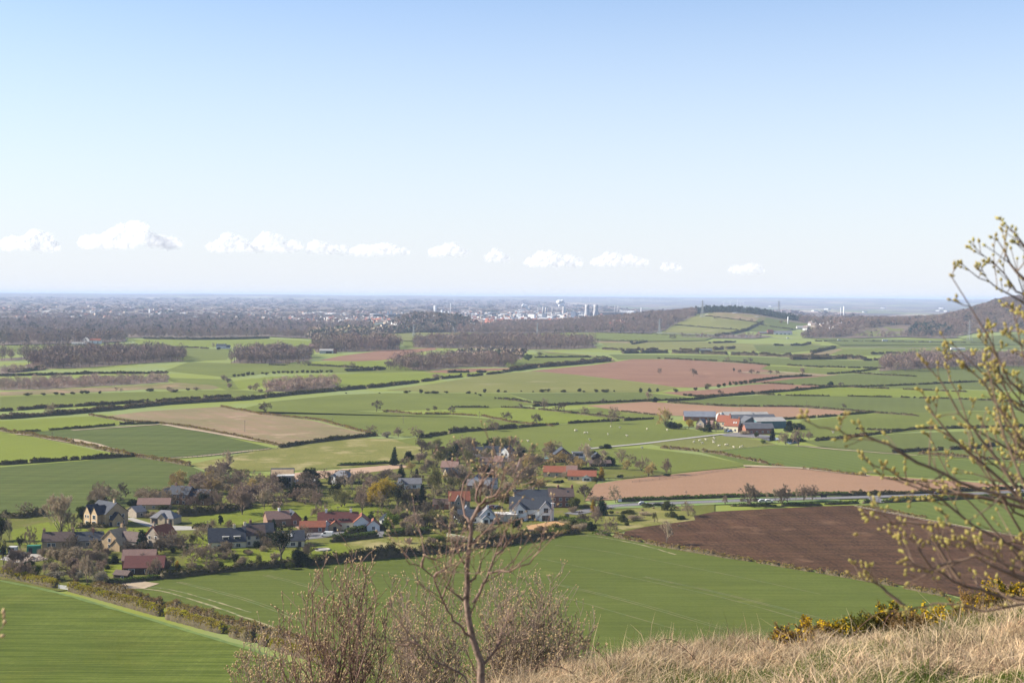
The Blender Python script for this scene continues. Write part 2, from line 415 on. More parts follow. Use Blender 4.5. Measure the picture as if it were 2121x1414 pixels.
FIELDS = [
 # far to near
 ('crop_field', 'bright', [(270, 703), (560, 702), (640, 706), (655, 700), (640, 715), (560, 722), (480, 716), (400, 722), (300, 716)], 'bright green field around the white farmhouse'),
 ('crop_field', 'green', [(0, 718), (200, 712), (290, 712), (400, 722), (430, 722), (480, 722), (470, 745), (385, 748), (340, 735), (0, 726)], None),
 ('pasture_field', 'meadow2', [(790, 692), (850, 690), (920, 690), (1000, 689), (930, 700), (850, 707), (830, 706)], None),
 ('pasture_field', 'green', [(826, 706), (862, 704), (862, 718), (840, 720)], None),
 ('crop_field', 'green', [(1090, 694), (1180, 690), (1350, 692), (1480, 698), (1460, 706), (1350, 708), (1240, 706)], None),
 ('fallow_field', 'rough', [(1215, 705), (1350, 703), (1390, 706), (1330, 711), (1240, 709)], None),
 ('pasture_field', 'meadow2', [(1240, 709), (1420, 706), (1560, 712), (1700, 712), (1690, 726), (1480, 728), (1270, 722)], None),
 ('crop_field', 'green2', [(1690, 700), (1850, 704), (2121, 708), (2300, 708), (2300, 716), (2000, 716), (1740, 716)], None),
 ('crop_field', 'green2', [(1560, 714), (1740, 716), (2121, 718), (2121, 724), (1745, 720), (1620, 732), (1570, 728)], None),
 ('crop_field', 'green', [(1740, 722), (1850, 722), (1990, 724), (2121, 726), (2121, 734), (1900, 738), (1780, 736), (1720, 734)], None),
 ('fallow_field', 'rough', [(1620, 735), (1690, 730), (1738, 722), (1745, 724), (1715, 736), (1640, 740)], None),
 ('crop_field', 'green2', [(1260, 734), (1480, 736), (1720, 745), (1830, 748), (1820, 762), (1720, 760), (1590, 755), (1480, 748), (1380, 743), (1280, 745)], None),
 ('pasture_field', 'green', [(1065, 738), (1140, 730), (1240, 738), (1262, 745), (1230, 753), (1150, 760), (1060, 764), (1040, 752)], None),
 ('ploughed_field', 'pink', [(662, 746), (700, 738), (790, 726), (900, 720), (905, 724), (850, 732), (820, 742), (790, 746), (740, 748), (680, 747)], 'small red soil field beside the grey barn'),
 ('crop_field', 'green', [(390, 750), (480, 752), (560, 754), (700, 750), (800, 748), (860, 766), (900, 769), (770, 772), (560, 772), (480, 782), (420, 776), (340, 768)], None),
 ('crop_field', 'bright', [(640, 750), (740, 748), (798, 748), (800, 760), (720, 760), (640, 756)], None),
 ('ploughed_field', 'pink', [(880, 770), (940, 764), (1060, 762), (1050, 766), (985, 770), (930, 773)], None),
 ('crop_field', 'bright', [(480, 790), (560, 780), (770, 772), (900, 772), (1000, 772), (960, 780), (880, 787), (800, 795), (700, 800), (690, 792), (580, 795), (530, 800), (495, 806)], None),
 ('fallow_field', 'rough', [(0, 812), (120, 806), (300, 797), (430, 788), (470, 800), (440, 806), (300, 806), (200, 812), (0, 820)], 'strip of brownish rough grass below the young wood'),
 ('crop_field', 'green', [(340, 782), (480, 786), (495, 806), (470, 808), (440, 798), (360, 792)], None),
 ('crop_field', 'green', [(0, 822), (200, 814), (440, 808), (500, 808), (560, 812), (480, 822), (300, 832), (100, 845), (0, 852)], None),
 ('pasture_field', 'meadow2', [(800, 808), (900, 794), (1010, 776), (1110, 768), (1200, 778), (1320, 792), (1400, 803), (1360, 812), (1200, 813), (1060, 813), (900, 813)], 'pale grass hill field below the big pink soil field'),
 ('ploughed_field', 'pink', [(1100, 768), (1230, 756), (1310, 744), (1400, 744), (1480, 749), (1560, 754), (1590, 757), (1575, 764), (1660, 776), (1740, 780), (1680, 782), (1595, 790), (1540, 795), (1440, 803), (1400, 802), (1330, 792), (1200, 777)], 'large pink harrowed field with bare trees standing in it'),
 ('fallow_field', 'stubble', [(1535, 773), (1600, 769), (1660, 772), (1740, 776), (1700, 779), (1620, 777)], None),
 ('crop_field', 'green', [(1575, 764), (1590, 758), (1720, 763), (1820, 766), (1800, 772), (1720, 776), (1640, 770)], None),
 ('crop_field', 'green2', [(1560, 795), (1640, 785), (1760, 775), (1840, 772), (1990, 778), (2121, 784), (2121, 792), (2000, 796), (1760, 800), (1600, 794)], None),
 ('crop_field', 'green2', [(1800, 770), (2000, 758), (2121, 758), (2121, 784), (1990, 778)], None),
 ('ploughed_field', 'pink', [(1370, 813), (1480, 806), (1550, 797), (1600, 795), (1720, 800), (1640, 808), (1560, 814), (1480, 822), (1420, 820)], 'narrow ploughed field of darker pink soil'),
 ('crop_field', 'bright', [(1580, 816), (1720, 803), (1800, 802), (2000, 808), (2121, 812), (2300, 814), (2300, 830), (2000, 824), (1850, 822), (1700, 820)], 'bright green crop strip right of the narrow pink field'),
 ('crop_field', 'green2', [(1760, 800), (2000, 796), (2121, 793), (2121, 810), (2000, 806), (1850, 804)], None),
 ('crop_field', 'green2', [(1050, 815), (1200, 814), (1330, 813), (1420, 822), (1340, 832), (1250, 836), (1180, 840), (1110, 832)], None),
 ('crop_field', 'green2', [(1385, 832), (1480, 824), (1580, 818), (1700, 820), (1990, 826), (2300, 832), (2300, 850), (2000, 850), (1840, 858), (1740, 850), (1640, 842), (1520, 842), (1420, 838)], None),
 ('ploughed_field', 'pink2', [(1215, 840), (1340, 832), (1400, 836), (1520, 843), (1640, 843), (1740, 850), (1785, 856), (1640, 864), (1500, 866), (1380, 860), (1290, 852)], 'orange pink soil field behind the red roofed farm'),
 ('crop_field', 'green', [(480, 852), (560, 832), (700, 818), (800, 814), (1050, 815), (1110, 838), (1000, 846), (900, 848), (800, 850), (650, 852), (530, 856)], None),
 ('crop_field', 'green', [(470, 850), (530, 856), (700, 850), (840, 856), (900, 858), (1000, 866), (1100, 876), (1060, 884), (950, 892), (870, 904), (810, 902), (750, 890), (640, 866), (560, 858)], None),
 ('crop_field', 'bright', [(880, 854), (1000, 847), (1060, 842), (1160, 852), (1260, 868), (1180, 876), (1120, 880), (1000, 862)], 'bright green field crossed by lone bare trees'),
 ('crop_field', 'green', [(1160, 850), (1240, 845), (1300, 854), (1370, 862), (1370, 872), (1290, 872)], None),
 ('stubble_field', 'stubble', [(205, 864), (300, 852), (460, 842), (540, 857), (650, 872), (765, 900), (745, 906), (590, 924), (520, 912), (400, 888), (330, 877), (260, 868)], 'patchy tan and green stubble field with pale streaks'),
 ('crop_field', 'bright', [(-200, 874), (0, 872), (190, 862), (270, 877), (150, 889), (40, 897), (-200, 905)], 'bright green field above the dark clipped hedge'),
 ('crop_field', 'darkcrop', [(40, 898), (150, 889), (325, 878), (400, 889), (565, 928), (400, 944), (340, 949), (280, 941), (100, 906)], 'dark green crop field between two long hedges'),
 ('crop_field', 'bright', [(-200, 900), (0, 898), (60, 904), (245, 942), (0, 964), (-200, 978)], None),
 ('pasture_field', 'meadow', [(390, 962), (540, 932), (750, 907), (830, 910), (900, 920), (880, 940), (810, 955), (805, 963), (600, 976), (430, 975)], 'yellowish rough meadow behind the village trees'),
 ('crop_field', 'darkcrop', [(-250, 985), (0, 968), (280, 946), (395, 966), (430, 980), (520, 985), (500, 1040), (220, 1060), (100, 1072), (-250, 1105)], 'dark green striped field left of the village'),
 ('pasture_field', 'green', [(820, 912), (950, 893), (1060, 884), (1180, 878), (1370, 864), (1400, 884), (1490, 900), (1250, 928), (1150, 945), (1000, 945), (900, 935)], 'green sheep pasture in front of the village trees'),
 ('pasture_field', 'meadow2', [(1340, 918), (1500, 902), (1590, 914), (1610, 922), (1450, 936), (1380, 926)], 'pale sheep paddock below the farm'),
 ('pasture_field', 'green', [(1100, 945), (1250, 930), (1330, 928), (1450, 942), (1555, 964), (1480, 972), (1330, 986), (1190, 985)], None),
 ('crop_field', 'darkcrop2', [(1450, 936), (1610, 922), (1700, 926), (1900, 945), (2121, 962), (2400, 985), (2400, 1012), (2121, 1000), (1900, 988), (1760, 978), (1600, 964), (1540, 960)], 'dark green crop field right of the sheep paddock'),
 ('crop_field', 'green2', [(1640, 908), (1700, 915), (1860, 898), (2121, 890), (2400, 890), (2400, 975), (2121, 960), (1900, 943), (1700, 925)], None),
 ('crop_field', 'green', [(1660, 872), (1790, 858), (2000, 852), (2300, 852), (2300, 888), (2000, 886), (1860, 896), (1720, 908), (1660, 904), (1640, 890)], None),
 ('ploughed_field', 'pink2', [(1190, 1010), (1290, 994), (1480, 973), (1590, 966), (1700, 975), (1800, 985), (2000, 998), (2121, 1008), (2300, 1016), (2300, 1018), (2121, 1016), (1800, 1022), (1500, 1028), (1330, 1033), (1210, 1038)], 'pale brown ploughed field along the country road'),
 ('ploughed_field', 'plough', [(1290, 1108), (1300, 1096), (1480, 1060), (1700, 1049), (1765, 1047), (1850, 1063), (1950, 1082), (2121, 1114), (2400, 1162), (2400, 1320), (2121, 1266), (1950, 1228), (1800, 1200), (1600, 1166), (1400, 1134)], 'dark brown freshly ploughed field on the near side of the road'),
 ('crop_field', 'darkcrop2', [(1768, 1046), (1830, 1043), (1990, 1036), (2300, 1020), (2500, 1030), (2500, 1175), (2121, 1111), (1950, 1079), (1850, 1060)], 'dark green field wedge right of the ploughed field'),
 ('garden_ground', 'lawn2', [(-200, 1085), (100, 1070), (350, 1040), (520, 1000), (800, 965), (900, 930), (1060, 915), (1150, 945), (1250, 975), (1210, 1040), (1250, 1055), (1480, 1045), (1480, 1060), (1300, 1100), (1240, 1108), (1000, 1135), (480, 1182), (230, 1215), (120, 1225), (0, 1200), (-200, 1180)], 'mixed garden ground under the village'),
 ('crop_field', 'crop', [(230, 1216), (330, 1197), (480, 1182), (640, 1168), (830, 1150), (1000, 1132), (1100, 1116), (1200, 1107), (1230, 1105), (1290, 1112), (1400, 1138), (1600, 1170), (1800, 1204), (1950, 1232), (2121, 1270), (2500, 1360), (2500, 1640), (700, 1640), (640, 1365), (420, 1290), (330, 1255)], 'large green crop field with faint wheel lines below the village'),
 ('crop_field', 'nearcrop', [(-300, 1150), (-100, 1185), (0, 1203), (120, 1228), (300, 1280), (420, 1316), (530, 1348), (620, 1378), (640, 1640), (-500, 1640)], 'bright green striped crop field in the near corner'),
]
for nm, mk, pts, lb in FIELDS:
    sheet(nm, pts, M[mk], label=lb)
# lawns, drives and bare patches round the houses
for pts, mk, nm, lb in [
    ([(100, 1115), (110, 1080), (160, 1090), (200, 1105), (240, 1112), (310, 1110), (305, 1096), (230, 1092), (160, 1125)], 'lawn', 'lawn', 'lawn of the stone house'),
    ([(20, 1100), (100, 1082), (125, 1112), (95, 1130), (30, 1130)], 'lawn', 'lawn', 'bright paddock by the big pale tree'),
    ([(390, 1075), (470, 1062), (560, 1048), (590, 1055), (560, 1075), (500, 1088), (400, 1088)], 'lawn', 'lawn', 'shaded lawn behind the white cottage'),
    ([(572, 1050), (700, 1045), (830, 1050), (870, 1065), (780, 1072), (650, 1072), (600, 1078)], 'lawn', 'lawn', 'bright lawn behind the red roofed house'),
    ([(405, 1110), (440, 1110), (520, 1140), (600, 1140), (640, 1158), (560, 1168), (440, 1178), (380, 1168), (400, 1140)], 'lawn', 'lawn', 'lawn in front of the white cottage'),
    ([(640, 1130), (700, 1128), (800, 1110), (900, 1118), (930, 1132), (760, 1150), (640, 1158)], 'meadow', 'rough_lawn', 'rough grass plot by the clipped hedge'),
    ([(640, 1132), (700, 1126), (740, 1140), (700, 1154), (645, 1158)], 'lawn', 'lawn', 'mown lawn with a pale paved circle'),
    ([(205, 1180), (250, 1168), (262, 1190), (225, 1196)], 'lawn', 'lawn', 'small lawn by the brown barn'),
    ([(1110, 1000), (1180, 990), (1235, 997), (1190, 1010), (1120, 1012)], 'meadow', 'lawn', 'yellowish lawn by the long barns'),
    ([(1220, 975), (1290, 968), (1390, 982), (1290, 992), (1230, 990)], 'lawn2', 'lawn', 'orchard lawn above the brown field'),
    ([(1255, 1062), (1330, 1052), (1430, 1050), (1440, 1078), (1290, 1098), (1250, 1085)], 'meadow', 'rough_lawn', 'scrubby rough grass between road and ploughed field'),
    ([(1090, 1090), (1160, 1078), (1230, 1088), (1150, 1108), (1100, 1110)], 'gravel', 'driveway', 'orange gravel forecourt of the white house'),
    ([(1100, 1088), (1190, 1076), (1215, 1090), (1140, 1096)], 'gravel', 'driveway', None),
    ([(258, 1074), (275, 1073), (322, 1088), (420, 1092), (422, 1098), (340, 1100), (300, 1090)], 'drive', 'driveway', 'pale drive to the triple garage'),
    ([(570, 1112), (640, 1104), (790, 1098), (795, 1103), (700, 1112), (620, 1120), (570, 1126)], 'asphalt', 'driveway', 'grey yard and lane by the white van'),
    ([(780, 1102), (795, 1100), (797, 1112), (783, 1114)], 'asphalt', 'driveway', None),
    ([(0, 1160), (20, 1148), (50, 1144), (85, 1150), (90, 1162), (40, 1168)], 'drive', 'yard', 'pale builders yard with heaps of rubble'),
    ([(565, 985), (650, 976), (680, 975), (830, 962), (850, 968), (720, 985), (640, 995), (580, 1000)], 'earth', 'yard', 'bare earth strip behind the modern house'),
    ([(990, 980), (1020, 972), (1028, 980), (1000, 988)], 'earth', 'yard', None),
    ([(1490, 899), (1530, 896), (1600, 903), (1606, 907), (1560, 907), (1500, 904)], 'asphalt', 'yard', 'grey concrete yard of the farm'),
    ([(1573, 908), (1600, 905), (1618, 910), (1592, 914)], 'water', 'pond', 'small pond by the farm yard'),
    ([(1625, 916), (1650, 910), (1655, 918), (1635, 920)], 'water', 'pond', None),
    ([(230, 1216), (260, 1208), (300, 1206), (330, 1210), (300, 1220), (250, 1222)], 'track', 'field_entrance', 'bare tan soil at the field gate'),
]:
    sheet(nm, pts, M[mk], z=.30 + .0055 * (_layer[0] % 30) if pts[0][1] > 880 else None, label=lb)
# roads, lanes, tracks
strip('road', [(1180, 1066), (1235, 1056), (1262, 1050), (1300, 1047), (1330, 1045.5), (1397, 1043), (1485, 1039.5), (1590, 1036), (1740, 1032), (1840, 1029), (2000, 1024), (2121, 1019), (2400, 1008)], 7.5, M['asphalt'], z=.44, label='country road running past the ploughed fields')
strip('road', [(1800, 1030.5), (1812, 1034), (1818, 1042)], 6, M['asphalt'], z=.45)
strip('road_marking', [(1262, 1050), (1300, 1047), (1330, 1045.5), (1397, 1043), (1485, 1039.5), (1590, 1036), (1740, 1032), (1840, 1029)], .25, M['white_line'], z=.47)
strip('verge', [(1250, 1053), (1300, 1051.5), (1397, 1048), (1485, 1044), (1590, 1041), (1740, 1037)], 5, M['verge'], z=.40)
strip('verge', [(1250, 1046), (1300, 1042), (1397, 1038), (1485, 1035), (1590, 1031), (1740, 1027)], 4, M['verge'], z=.40)
strip('farm_lane', [(1210, 931), (1260, 926), (1330, 919.5), (1400, 911), (1480, 901.5), (1500, 899)], 4.5, M['drive'], z=.44, label='pale farm lane across the pasture')
strip('lane', [(575, 1041), (571, 1052), (576, 1062), (592, 1075), (620, 1092), (640, 1104)], 4, M['earth'], z=.42, label='curving garden lane')
strip('garden_path', [(237, 1092), (225, 1099), (203, 1107)], 1.6, M['drive'], z=.42)
strip('far_road', [(1150, 686), (1280, 689), (1350, 690), (1400, 692), (1480, 695), (1560, 698), (1640, 702), (1680, 703)], 8, M['drive'], label='pale road at the foot of the hill')
strip('far_road', [(1690, 706), (1850, 708), (2121, 712)], 8, M['asphalt'])
strip('far_track', [(1110, 727), (1150, 731), (1200, 735), (1240, 739), (1262, 743), (1266, 748)], 9, M['rough'])
strip('far_track', [(1738, 719), (1800, 719), (1880, 721), (1960, 721)], 9, M['track'])
strip('far_track', [(1060, 725), (1150, 725), (1300, 722), (1360, 720)], 5, M['meadow'])
# field margins and wheel lines
for pts, w in [([(150, 892), (330, 879.5)], 4), ([(40, 899.5), (150, 912), (260, 938), (330, 951)], 6), ([(60, 902), (200, 928), (310, 949)], 3), ([(340, 880), (480, 904), (590, 923)], 5), ([(340, 951), (420, 945), (560, 930)], 3),
               ([(1650, 924), (1760, 934), (1900, 944)], 3), ([(1540, 966), (1640, 969), (1720, 977), (1800, 986)], 6), ([(1535, 772), (1600, 770), (1700, 778)], 6)]:
    strip('field_margin', pts, w, M['track'], jit=.5)
for pts in [[(365, 1207), (440, 1226), (530, 1252), (620, 1288)], [(372, 1206.5), (450, 1225), (540, 1251), (630, 1286)],
            [(545, 1193), (590, 1204), (660, 1224), (740, 1252)], [(552, 1192.5), (600, 1203), (670, 1223), (750, 1250)],
            [(760, 1180), (900, 1212), (1060, 1254), (1180, 1290)], [(1120, 1158), (1300, 1196), (1500, 1240), (1680, 1290)],
            [(1150, 1212), (1300, 1248), (1500, 1306)], [(1158, 1211.5), (1310, 1247), (1510, 1305)], [(1130, 1228), (1250, 1262), (1400, 1305)],
            [(1330, 1196), (1500, 1233), (1700, 1284)], [(1336, 1195.5), (1507, 1232.5), (1707, 1283)], [(1150, 1130), (1260, 1144), (1500, 1190), (1700, 1232)]]:
    strip('wheel_line', pts, .5, M['tram'], z=.36, jit=.5)
for pts, w in [([(250, 1216), (330, 1225), (420, 1250), (500, 1278), (580, 1305)], .9), ([(260, 1213), (350, 1222), (440, 1246), (520, 1270)], .7), ([(1200, 1110), (1240, 1113), (1330, 1130), (1400, 1150)], .9)]:
    strip('wheel_line', pts, w, M['tram2'], z=.37, jit=.7)
strip('verge', [(0, 1204), (120, 1229), (300, 1281), (420, 1317), (530, 1350), (600, 1374)], 1.7, M['vergegrass'], z=.37, jit=.35, step=4)
# fields up on the hill
for nm, mk, pts, lb in [
    ('pasture_field', 'meadow2', [(1372, 690), (1392, 674), (1450, 652), (1478, 658), (1560, 668), (1600, 672), (1545, 684), (1520, 692), (1470, 695)], 'sloping hill pasture below the conifer ridge'),
    ('fallow_field', 'rough', [(1455, 655), (1480, 648), (1560, 651), (1600, 656), (1580, 668), (1540, 666), (1480, 659)], 'reddish brown rough field near the hilltop'),
    ('pasture_field', 'green2', [(1545, 684), (1604, 656), (1660, 660), (1710, 667), (1690, 674), (1640, 684), (1600, 692)], None),
    ('pasture_field', 'green', [(1768, 694), (1800, 684), (1835, 678), (1890, 682), (1892, 690), (1860, 696), (1800, 698)], 'smooth green knoll below the white hill house'),
    ('pasture_field', 'meadow2', [(1230, 655), (1262, 652), (1295, 655), (1270, 661), (1240, 661)], None),
    ('fallow_field', 'rough', [(1960, 690), (1985, 678), (2010, 680), (2012, 690), (1985, 693)], None),
    ('pasture_field', 'green2', [(1990, 702), (2121, 690), (2121, 708), (2000, 708)], None)]:
    sheet(nm, pts, M[mk], label=lb)
# ================================================================== VEGETATION
M['bark'] = mat('bark', (.15, .115, .09), (.09, .068, .055), 2, objrand=.2)
M['bark_pale'] = mat('pale bark', (.27, .22, .17), (.19, .15, .12), 2)
def twigm(n, c, o=.18): return mat(n, c, tuple(v * .8 for v in c), .5, objrand=o)
M['twig'] = twigm('bare twigs', (.32, .245, .155))
M['twig_pale'] = twigm('pale bare twigs', (.43, .335, .23))
M['twig_purple'] = twigm('purplish bare twigs', (.31, .222, .160))
M['twig_dark'] = twigm('dark bare twigs', (.18, .14, .095))
M['twig_gold'] = twigm('golden budding twigs', (.50, .37, .14))
M['twig_olive'] = twigm('olive budding twigs', (.30, .255, .11))
M['ever'] = leafmat('dark evergreen leaves', (.020, .034, .015), (.035, .052, .02), .15)
M['fir'] = leafmat('fir needles', (.022, .044, .026), (.032, .06, .03), .15)
M['bushleaf'] = leafmat('bush leaves', (.085, .10, .03), (.12, .125, .04), .25)
M['limebush'] = leafmat('fresh green leaves', (.16, .21, .035), (.12, .16, .03), .3)
M['willow'] = leafmat('yellow catkin leaves', (.50, .36, .045), (.38, .28, .04), .35)
M['gold'] = leafmat('golden conifer leaves', (.48, .30, .03), (.30, .21, .03), .25)
M['blossom'] = leafmat('pale blossom', (.42, .37, .27), (.24, .21, .14), .3)
M['hedge_core'] = mat('hedge twigs inside', (.12, .095, .05), (.075, .06, .033), .8)
M['hedge_dark'] = leafmat('dark hedge leaves', (.072, .074, .024), (.10, .088, .036), .2, scale=.6, objrand=.15)
M['hedge_brown'] = leafmat('brown green hedge leaves', (.30, .24, .055), (.25, .155, .085), .25, scale=.35, objrand=.12)
M['hedge_far'] = leafmat('far hedge twigs', (.125, .105, .05), (.15, .11, .065), .2, scale=.1, objrand=.15)
M['hedge_lime'] = leafmat('budding hedge leaves', (.44, .40, .03), (.33, .25, .045), .25, scale=.25, objrand=.12)
M['hedge_green'] = leafmat('clipped green hedge leaves', (.11, .16, .028), (.08, .12, .025), .25, objrand=.1)

def tri_blades(P, Dr, L, W, rng, quad=False):
    """thin blades from points P along unit directions Dr"""
    n = len(P); s = np.cross(Dr, rng.normal(size=(n, 3))); s /= np.linalg.norm(s, axis=1)[:, None] + 1e-9
    L = np.asarray(L).reshape(-1, 1); W = np.asarray(W).reshape(-1, 1)
    if quad:
        V = np.stack([P - s * W * .3, P + Dr * L * .5 - s * W, P + Dr * L, P + Dr * L * .5 + s * W], 1).reshape(-1, 3)
        return V, np.arange(4 * n).reshape(-1, 4)
    V = np.stack([P - s * W, P + s * W, P + Dr * L], 1).reshape(-1, 3)
    return V, np.arange(3 * n).reshape(-1, 3)
def unit(a): return a / (np.linalg.norm(a, axis=-1, keepdims=True) + 1e-9)

def skeleton(seed, h=10, trunk=.22, limbs=6, depth=4, spread=.75, up=.25, ratio=.74, lean=0.0, multi=1, len0=.30):
    """recursive limbs: list of (points, radii, level) and tip points with directions, scaled to height h"""
    rg = random.Random(seed); segs = []; tips = []
    def grow(p, d, L, r, lev):
        n = 3; pts = [p]; q = p; dd = d
        for i in range(n):
            dd = (dd + Vector((rg.gauss(0, .13), rg.gauss(0, .13), rg.gauss(0, .1) + up * .12))).normalized()
            q = q + dd * (L / n); pts.append(q)
        segs.append((pts, [r, r * .85, r * .7, r * .55], lev))
        if lev >= 2: tips.append((pts[2], dd, lev)); 
        if lev >= depth: tips.append((q, dd, lev)); return
        k = rg.choice([2, 2, 3]) if lev else limbs
        a0 = rg.uniform(0, 6.28)
        for j in range(k):
            an = a0 + 6.283 * j / k + rg.uniform(-.5, .5)
            t = dd.cross(Vector((.3, .9, .2))).normalized(); b = dd.cross(t)
            sp = (spread if lev else spread * rg.uniform(.55, 1.25)) * rg.uniform(.6, 1.2)
            nd = (dd + (t * math.cos(an) + b * math.sin(an)) * sp + Vector((0, 0, up * .5))).normalized()
            st = q if rg.random() < .65 else pts[2]
            grow(st, nd, L * ratio * rg.uniform(.75, 1.15) if lev else h * len0 * rg.uniform(.8, 1.15), r * .55, lev + 1)
    for mI in range(multi):
        an = rg.uniform(0, 6.28)
        d = Vector((math.cos(an) * .35, math.sin(an) * .35, 1)).normalized() if multi > 1 else Vector((lean, 0, 1)).normalized()
        grow(Vector((rg.gauss(0, .25), rg.gauss(0, .25), 0)) if multi > 1 else Vector((0, 0, 0)), d, h * trunk, h * (.030 if multi == 1 else .016), 0)
    top = max(t[0].z for t in tips) + h * .05
    s = h / top
    segs = [([p * s for p in a], b, c) for a, b, c in segs]; tips = [(p * s, d, l) for p, d, l in tips]
    return segs, tips
PROTO = {}
def tips_np(tips):
    return np.array([t[0] for t in tips]), np.array([t[1] for t in tips])
def wood_meshes(name, segs, bark, twig, extra=None, split=1):
    a = MB()
    for pts, rs, lev in segs:
        if lev <= split: a.tube(pts, rs, 5 if lev else 7, cap=False)
    b = MB()
    for pts, rs, lev in segs:
        if lev > split: b.tube(pts, rs, 3, cap=False)
    V = [np.array(b.v, np.float32).reshape(-1, 3)]; Fq = [np.array(b.f, np.int64).reshape(-1, 4)] if b.f else [np.zeros((0, 4), np.int64)]; mi = [np.zeros(len(b.f))]
    off = len(b.v)
    for v, f, k in (extra or []):
        V.append(v); Fq.append(f + off); mi.append(np.full(len(f), k)); off += len(v)
    mats = twig if isinstance(twig, list) else [twig]
    crown = np_mesh(name + ' crown', np.concatenate(V), Fq, mats, np.concatenate(mi))
    return a.mesh(name + ' trunk', bark, smooth=True), crown
def bare(seed, twig, bark, n=38, L=.95, W=.028, **kw):
    segs, tips = skeleton(seed, **kw); rng = np.random.default_rng(seed)
    P, Dn = tips_np(tips); P = np.repeat(P, n, 0); Dn = np.repeat(Dn, n, 0)
    P = P + rng.normal(size=P.shape) * .12
    d = unit(Dn + rng.normal(size=P.shape) * .75 + np.array([0, 0, .25]))
    ex = [(*tri_blades(P, d, L * rng.uniform(.4, 1.2, len(P)), W * rng.uniform(.7, 1.3, len(P)), rng), 0)]
    return wood_meshes('bare', segs, bark, twig, ex)
def leafy(seed, leaf, bark, twig, n=26, size=.30, clump=.42, nt=6, **kw):
    segs, tips = skeleton(seed, **kw); rng = np.random.default_rng(seed)
    P0, D0 = tips_np(tips)
    keep = rng.random(len(P0)) < .85; P0, D0 = P0[keep], D0[keep]
    P = np.repeat(P0, n, 0) + rng.normal(size=(len(P0) * n, 3)) * clump * np.array([1, 1, .8])
    P[:, 2] = np.maximum(P[:, 2], .1)
    d = unit(rng.normal(size=P.shape) + np.array([0, 0, .2]))
    s = size * rng.uniform(.5, 1.3, len(P))
    ex = [(*tri_blades(P, d, s * 1.3, s * .5, rng, True), 1)]
    if nt:
        Pt = np.repeat(P0, nt, 0); dt = unit(np.repeat(D0, nt, 0) + rng.normal(size=Pt.shape) * .6)
        ex.append((*tri_blades(Pt, dt, rng.uniform(.4, 1.1, len(Pt)), np.full(len(Pt), .03), rng), 0))
    return wood_meshes('leafy', segs, bark, [twig, leaf], ex)
def conifer(seed, leaf, bark, h=10, base=.08, width=2.3, dens=1.0, power=.85, droop=.25, size=.34):
    rng = np.random.default_rng(seed); a = MB()
    a.tube([(0, 0, 0), (0.05, 0, h * .5), (0, 0, h * .97)], [.20, .13, .02], 6)
    P = []; Dr = []
    z = h * base
    while z < h * .985:
        R = width * (1 - (z - h * base) / (h * (1 - base))) ** power * rng.uniform(.75, 1.15) + .12
        k = int(5 + R * 3)
        for j in range(k):
            an = rng.uniform(0, 6.283); rr = R * rng.uniform(.7, 1.1)
            m_ = int(max(4, rr * 11 * dens)); t = rng.uniform(.12, 1, m_)
            c = np.stack([np.cos(an) * rr * t, np.sin(an) * rr * t, z - droop * rr * t ** 1.5 + rng.normal(size=m_) * .08], 1)
            P.append(c + rng.normal(size=c.shape) * .13); Dr.append(unit(np.array([np.cos(an), np.sin(an), -.15]) + rng.normal(size=c.shape) * .7))
        z += h * .035 * rng.uniform(.8, 1.2)
    P = np.concatenate(P); Dr = np.concatenate(Dr); s = size * rng.uniform(.6, 1.2, len(P))
    V, Fq = tri_blades(P, Dr, s * 1.5, s * .45, rng, True)
    return a.mesh('conifer trunk', bark), np_mesh('conifer crown', V, Fq, leaf)
def bush(seed, leaf, bark, h=10, w=6, n=2600, size=.75, lumps=9, stems=True, twig=None):
    """round shrub: several lumps of leaf-sized faces around short stems, 10 units high"""
    rng = np.random.default_rng(seed); rg = random.Random(seed); a = MB(); P = []
    cs = [(np.array([rng.normal() * w * .28, rng.normal() * w * .28, h * rng.uniform(.3, .68)]), rng.uniform(.22, .36) * min(h, w * 1.3)) for _ in range(lumps)]
    for c, r in cs:
        k = n // lumps; u = unit(rng.normal(size=(k, 3))) * (rng.uniform(.15, 1, (k, 1)) ** .45) * r
        P.append(c + u); a.tube([(c[0] * .2, c[1] * .2, 0), tuple(c * .6), tuple(c)], [.28, .18, .08], 5, cap=False)
    P = np.concatenate(P); P[:, 2] = np.maximum(P[:, 2], .15); P *= np.array([1, 1, h / P[:, 2].max()])
    d = unit(rng.normal(size=P.shape) + [0, 0, .3])
    if twig: V, Fq = tri_blades(P, d, rng.uniform(1, 2.4, len(P)), np.full(len(P), .085), rng)
    else:
        s = size * rng.uniform(.5, 1.2, len(P)); V, Fq = tri_blades(P, d, s * 1.4, s * .5, rng, True)
    return a.mesh('bush stem', bark), np_mesh('bush crown', V, Fq, twig or leaf)
B = M['bark']
PROTO['oak'] = [bare(s, M['twig'], B, depth=4, limbs=7, spread=.95, up=.18, trunk=.13, len0=.33) for s in (1, 2, 3)]
PROTO['ash'] = [bare(s, M['twig_pale'], B, depth=4, limbs=6, spread=.7, up=.4, trunk=.16, n=34) for s in (11, 12)]
PROTO['pale'] = [bare(s, M['twig_pale'], B, depth=4, limbs=8, spread=.62, up=.6, trunk=.10, n=44, W=.028, len0=.34) for s in (21, 22)]
PROTO['purple'] = [bare(s, M['twig_purple'], B, depth=4, limbs=8, spread=.9, up=.22, trunk=.12, len0=.33, n=44, W=.028) for s in (31, 32, 33)]
PROTO['dark'] = [bare(s, M['twig_dark'], B, depth=4, limbs=8, spread=.85, up=.25, trunk=.1, n=44, W=.028) for s in (41, 42)]
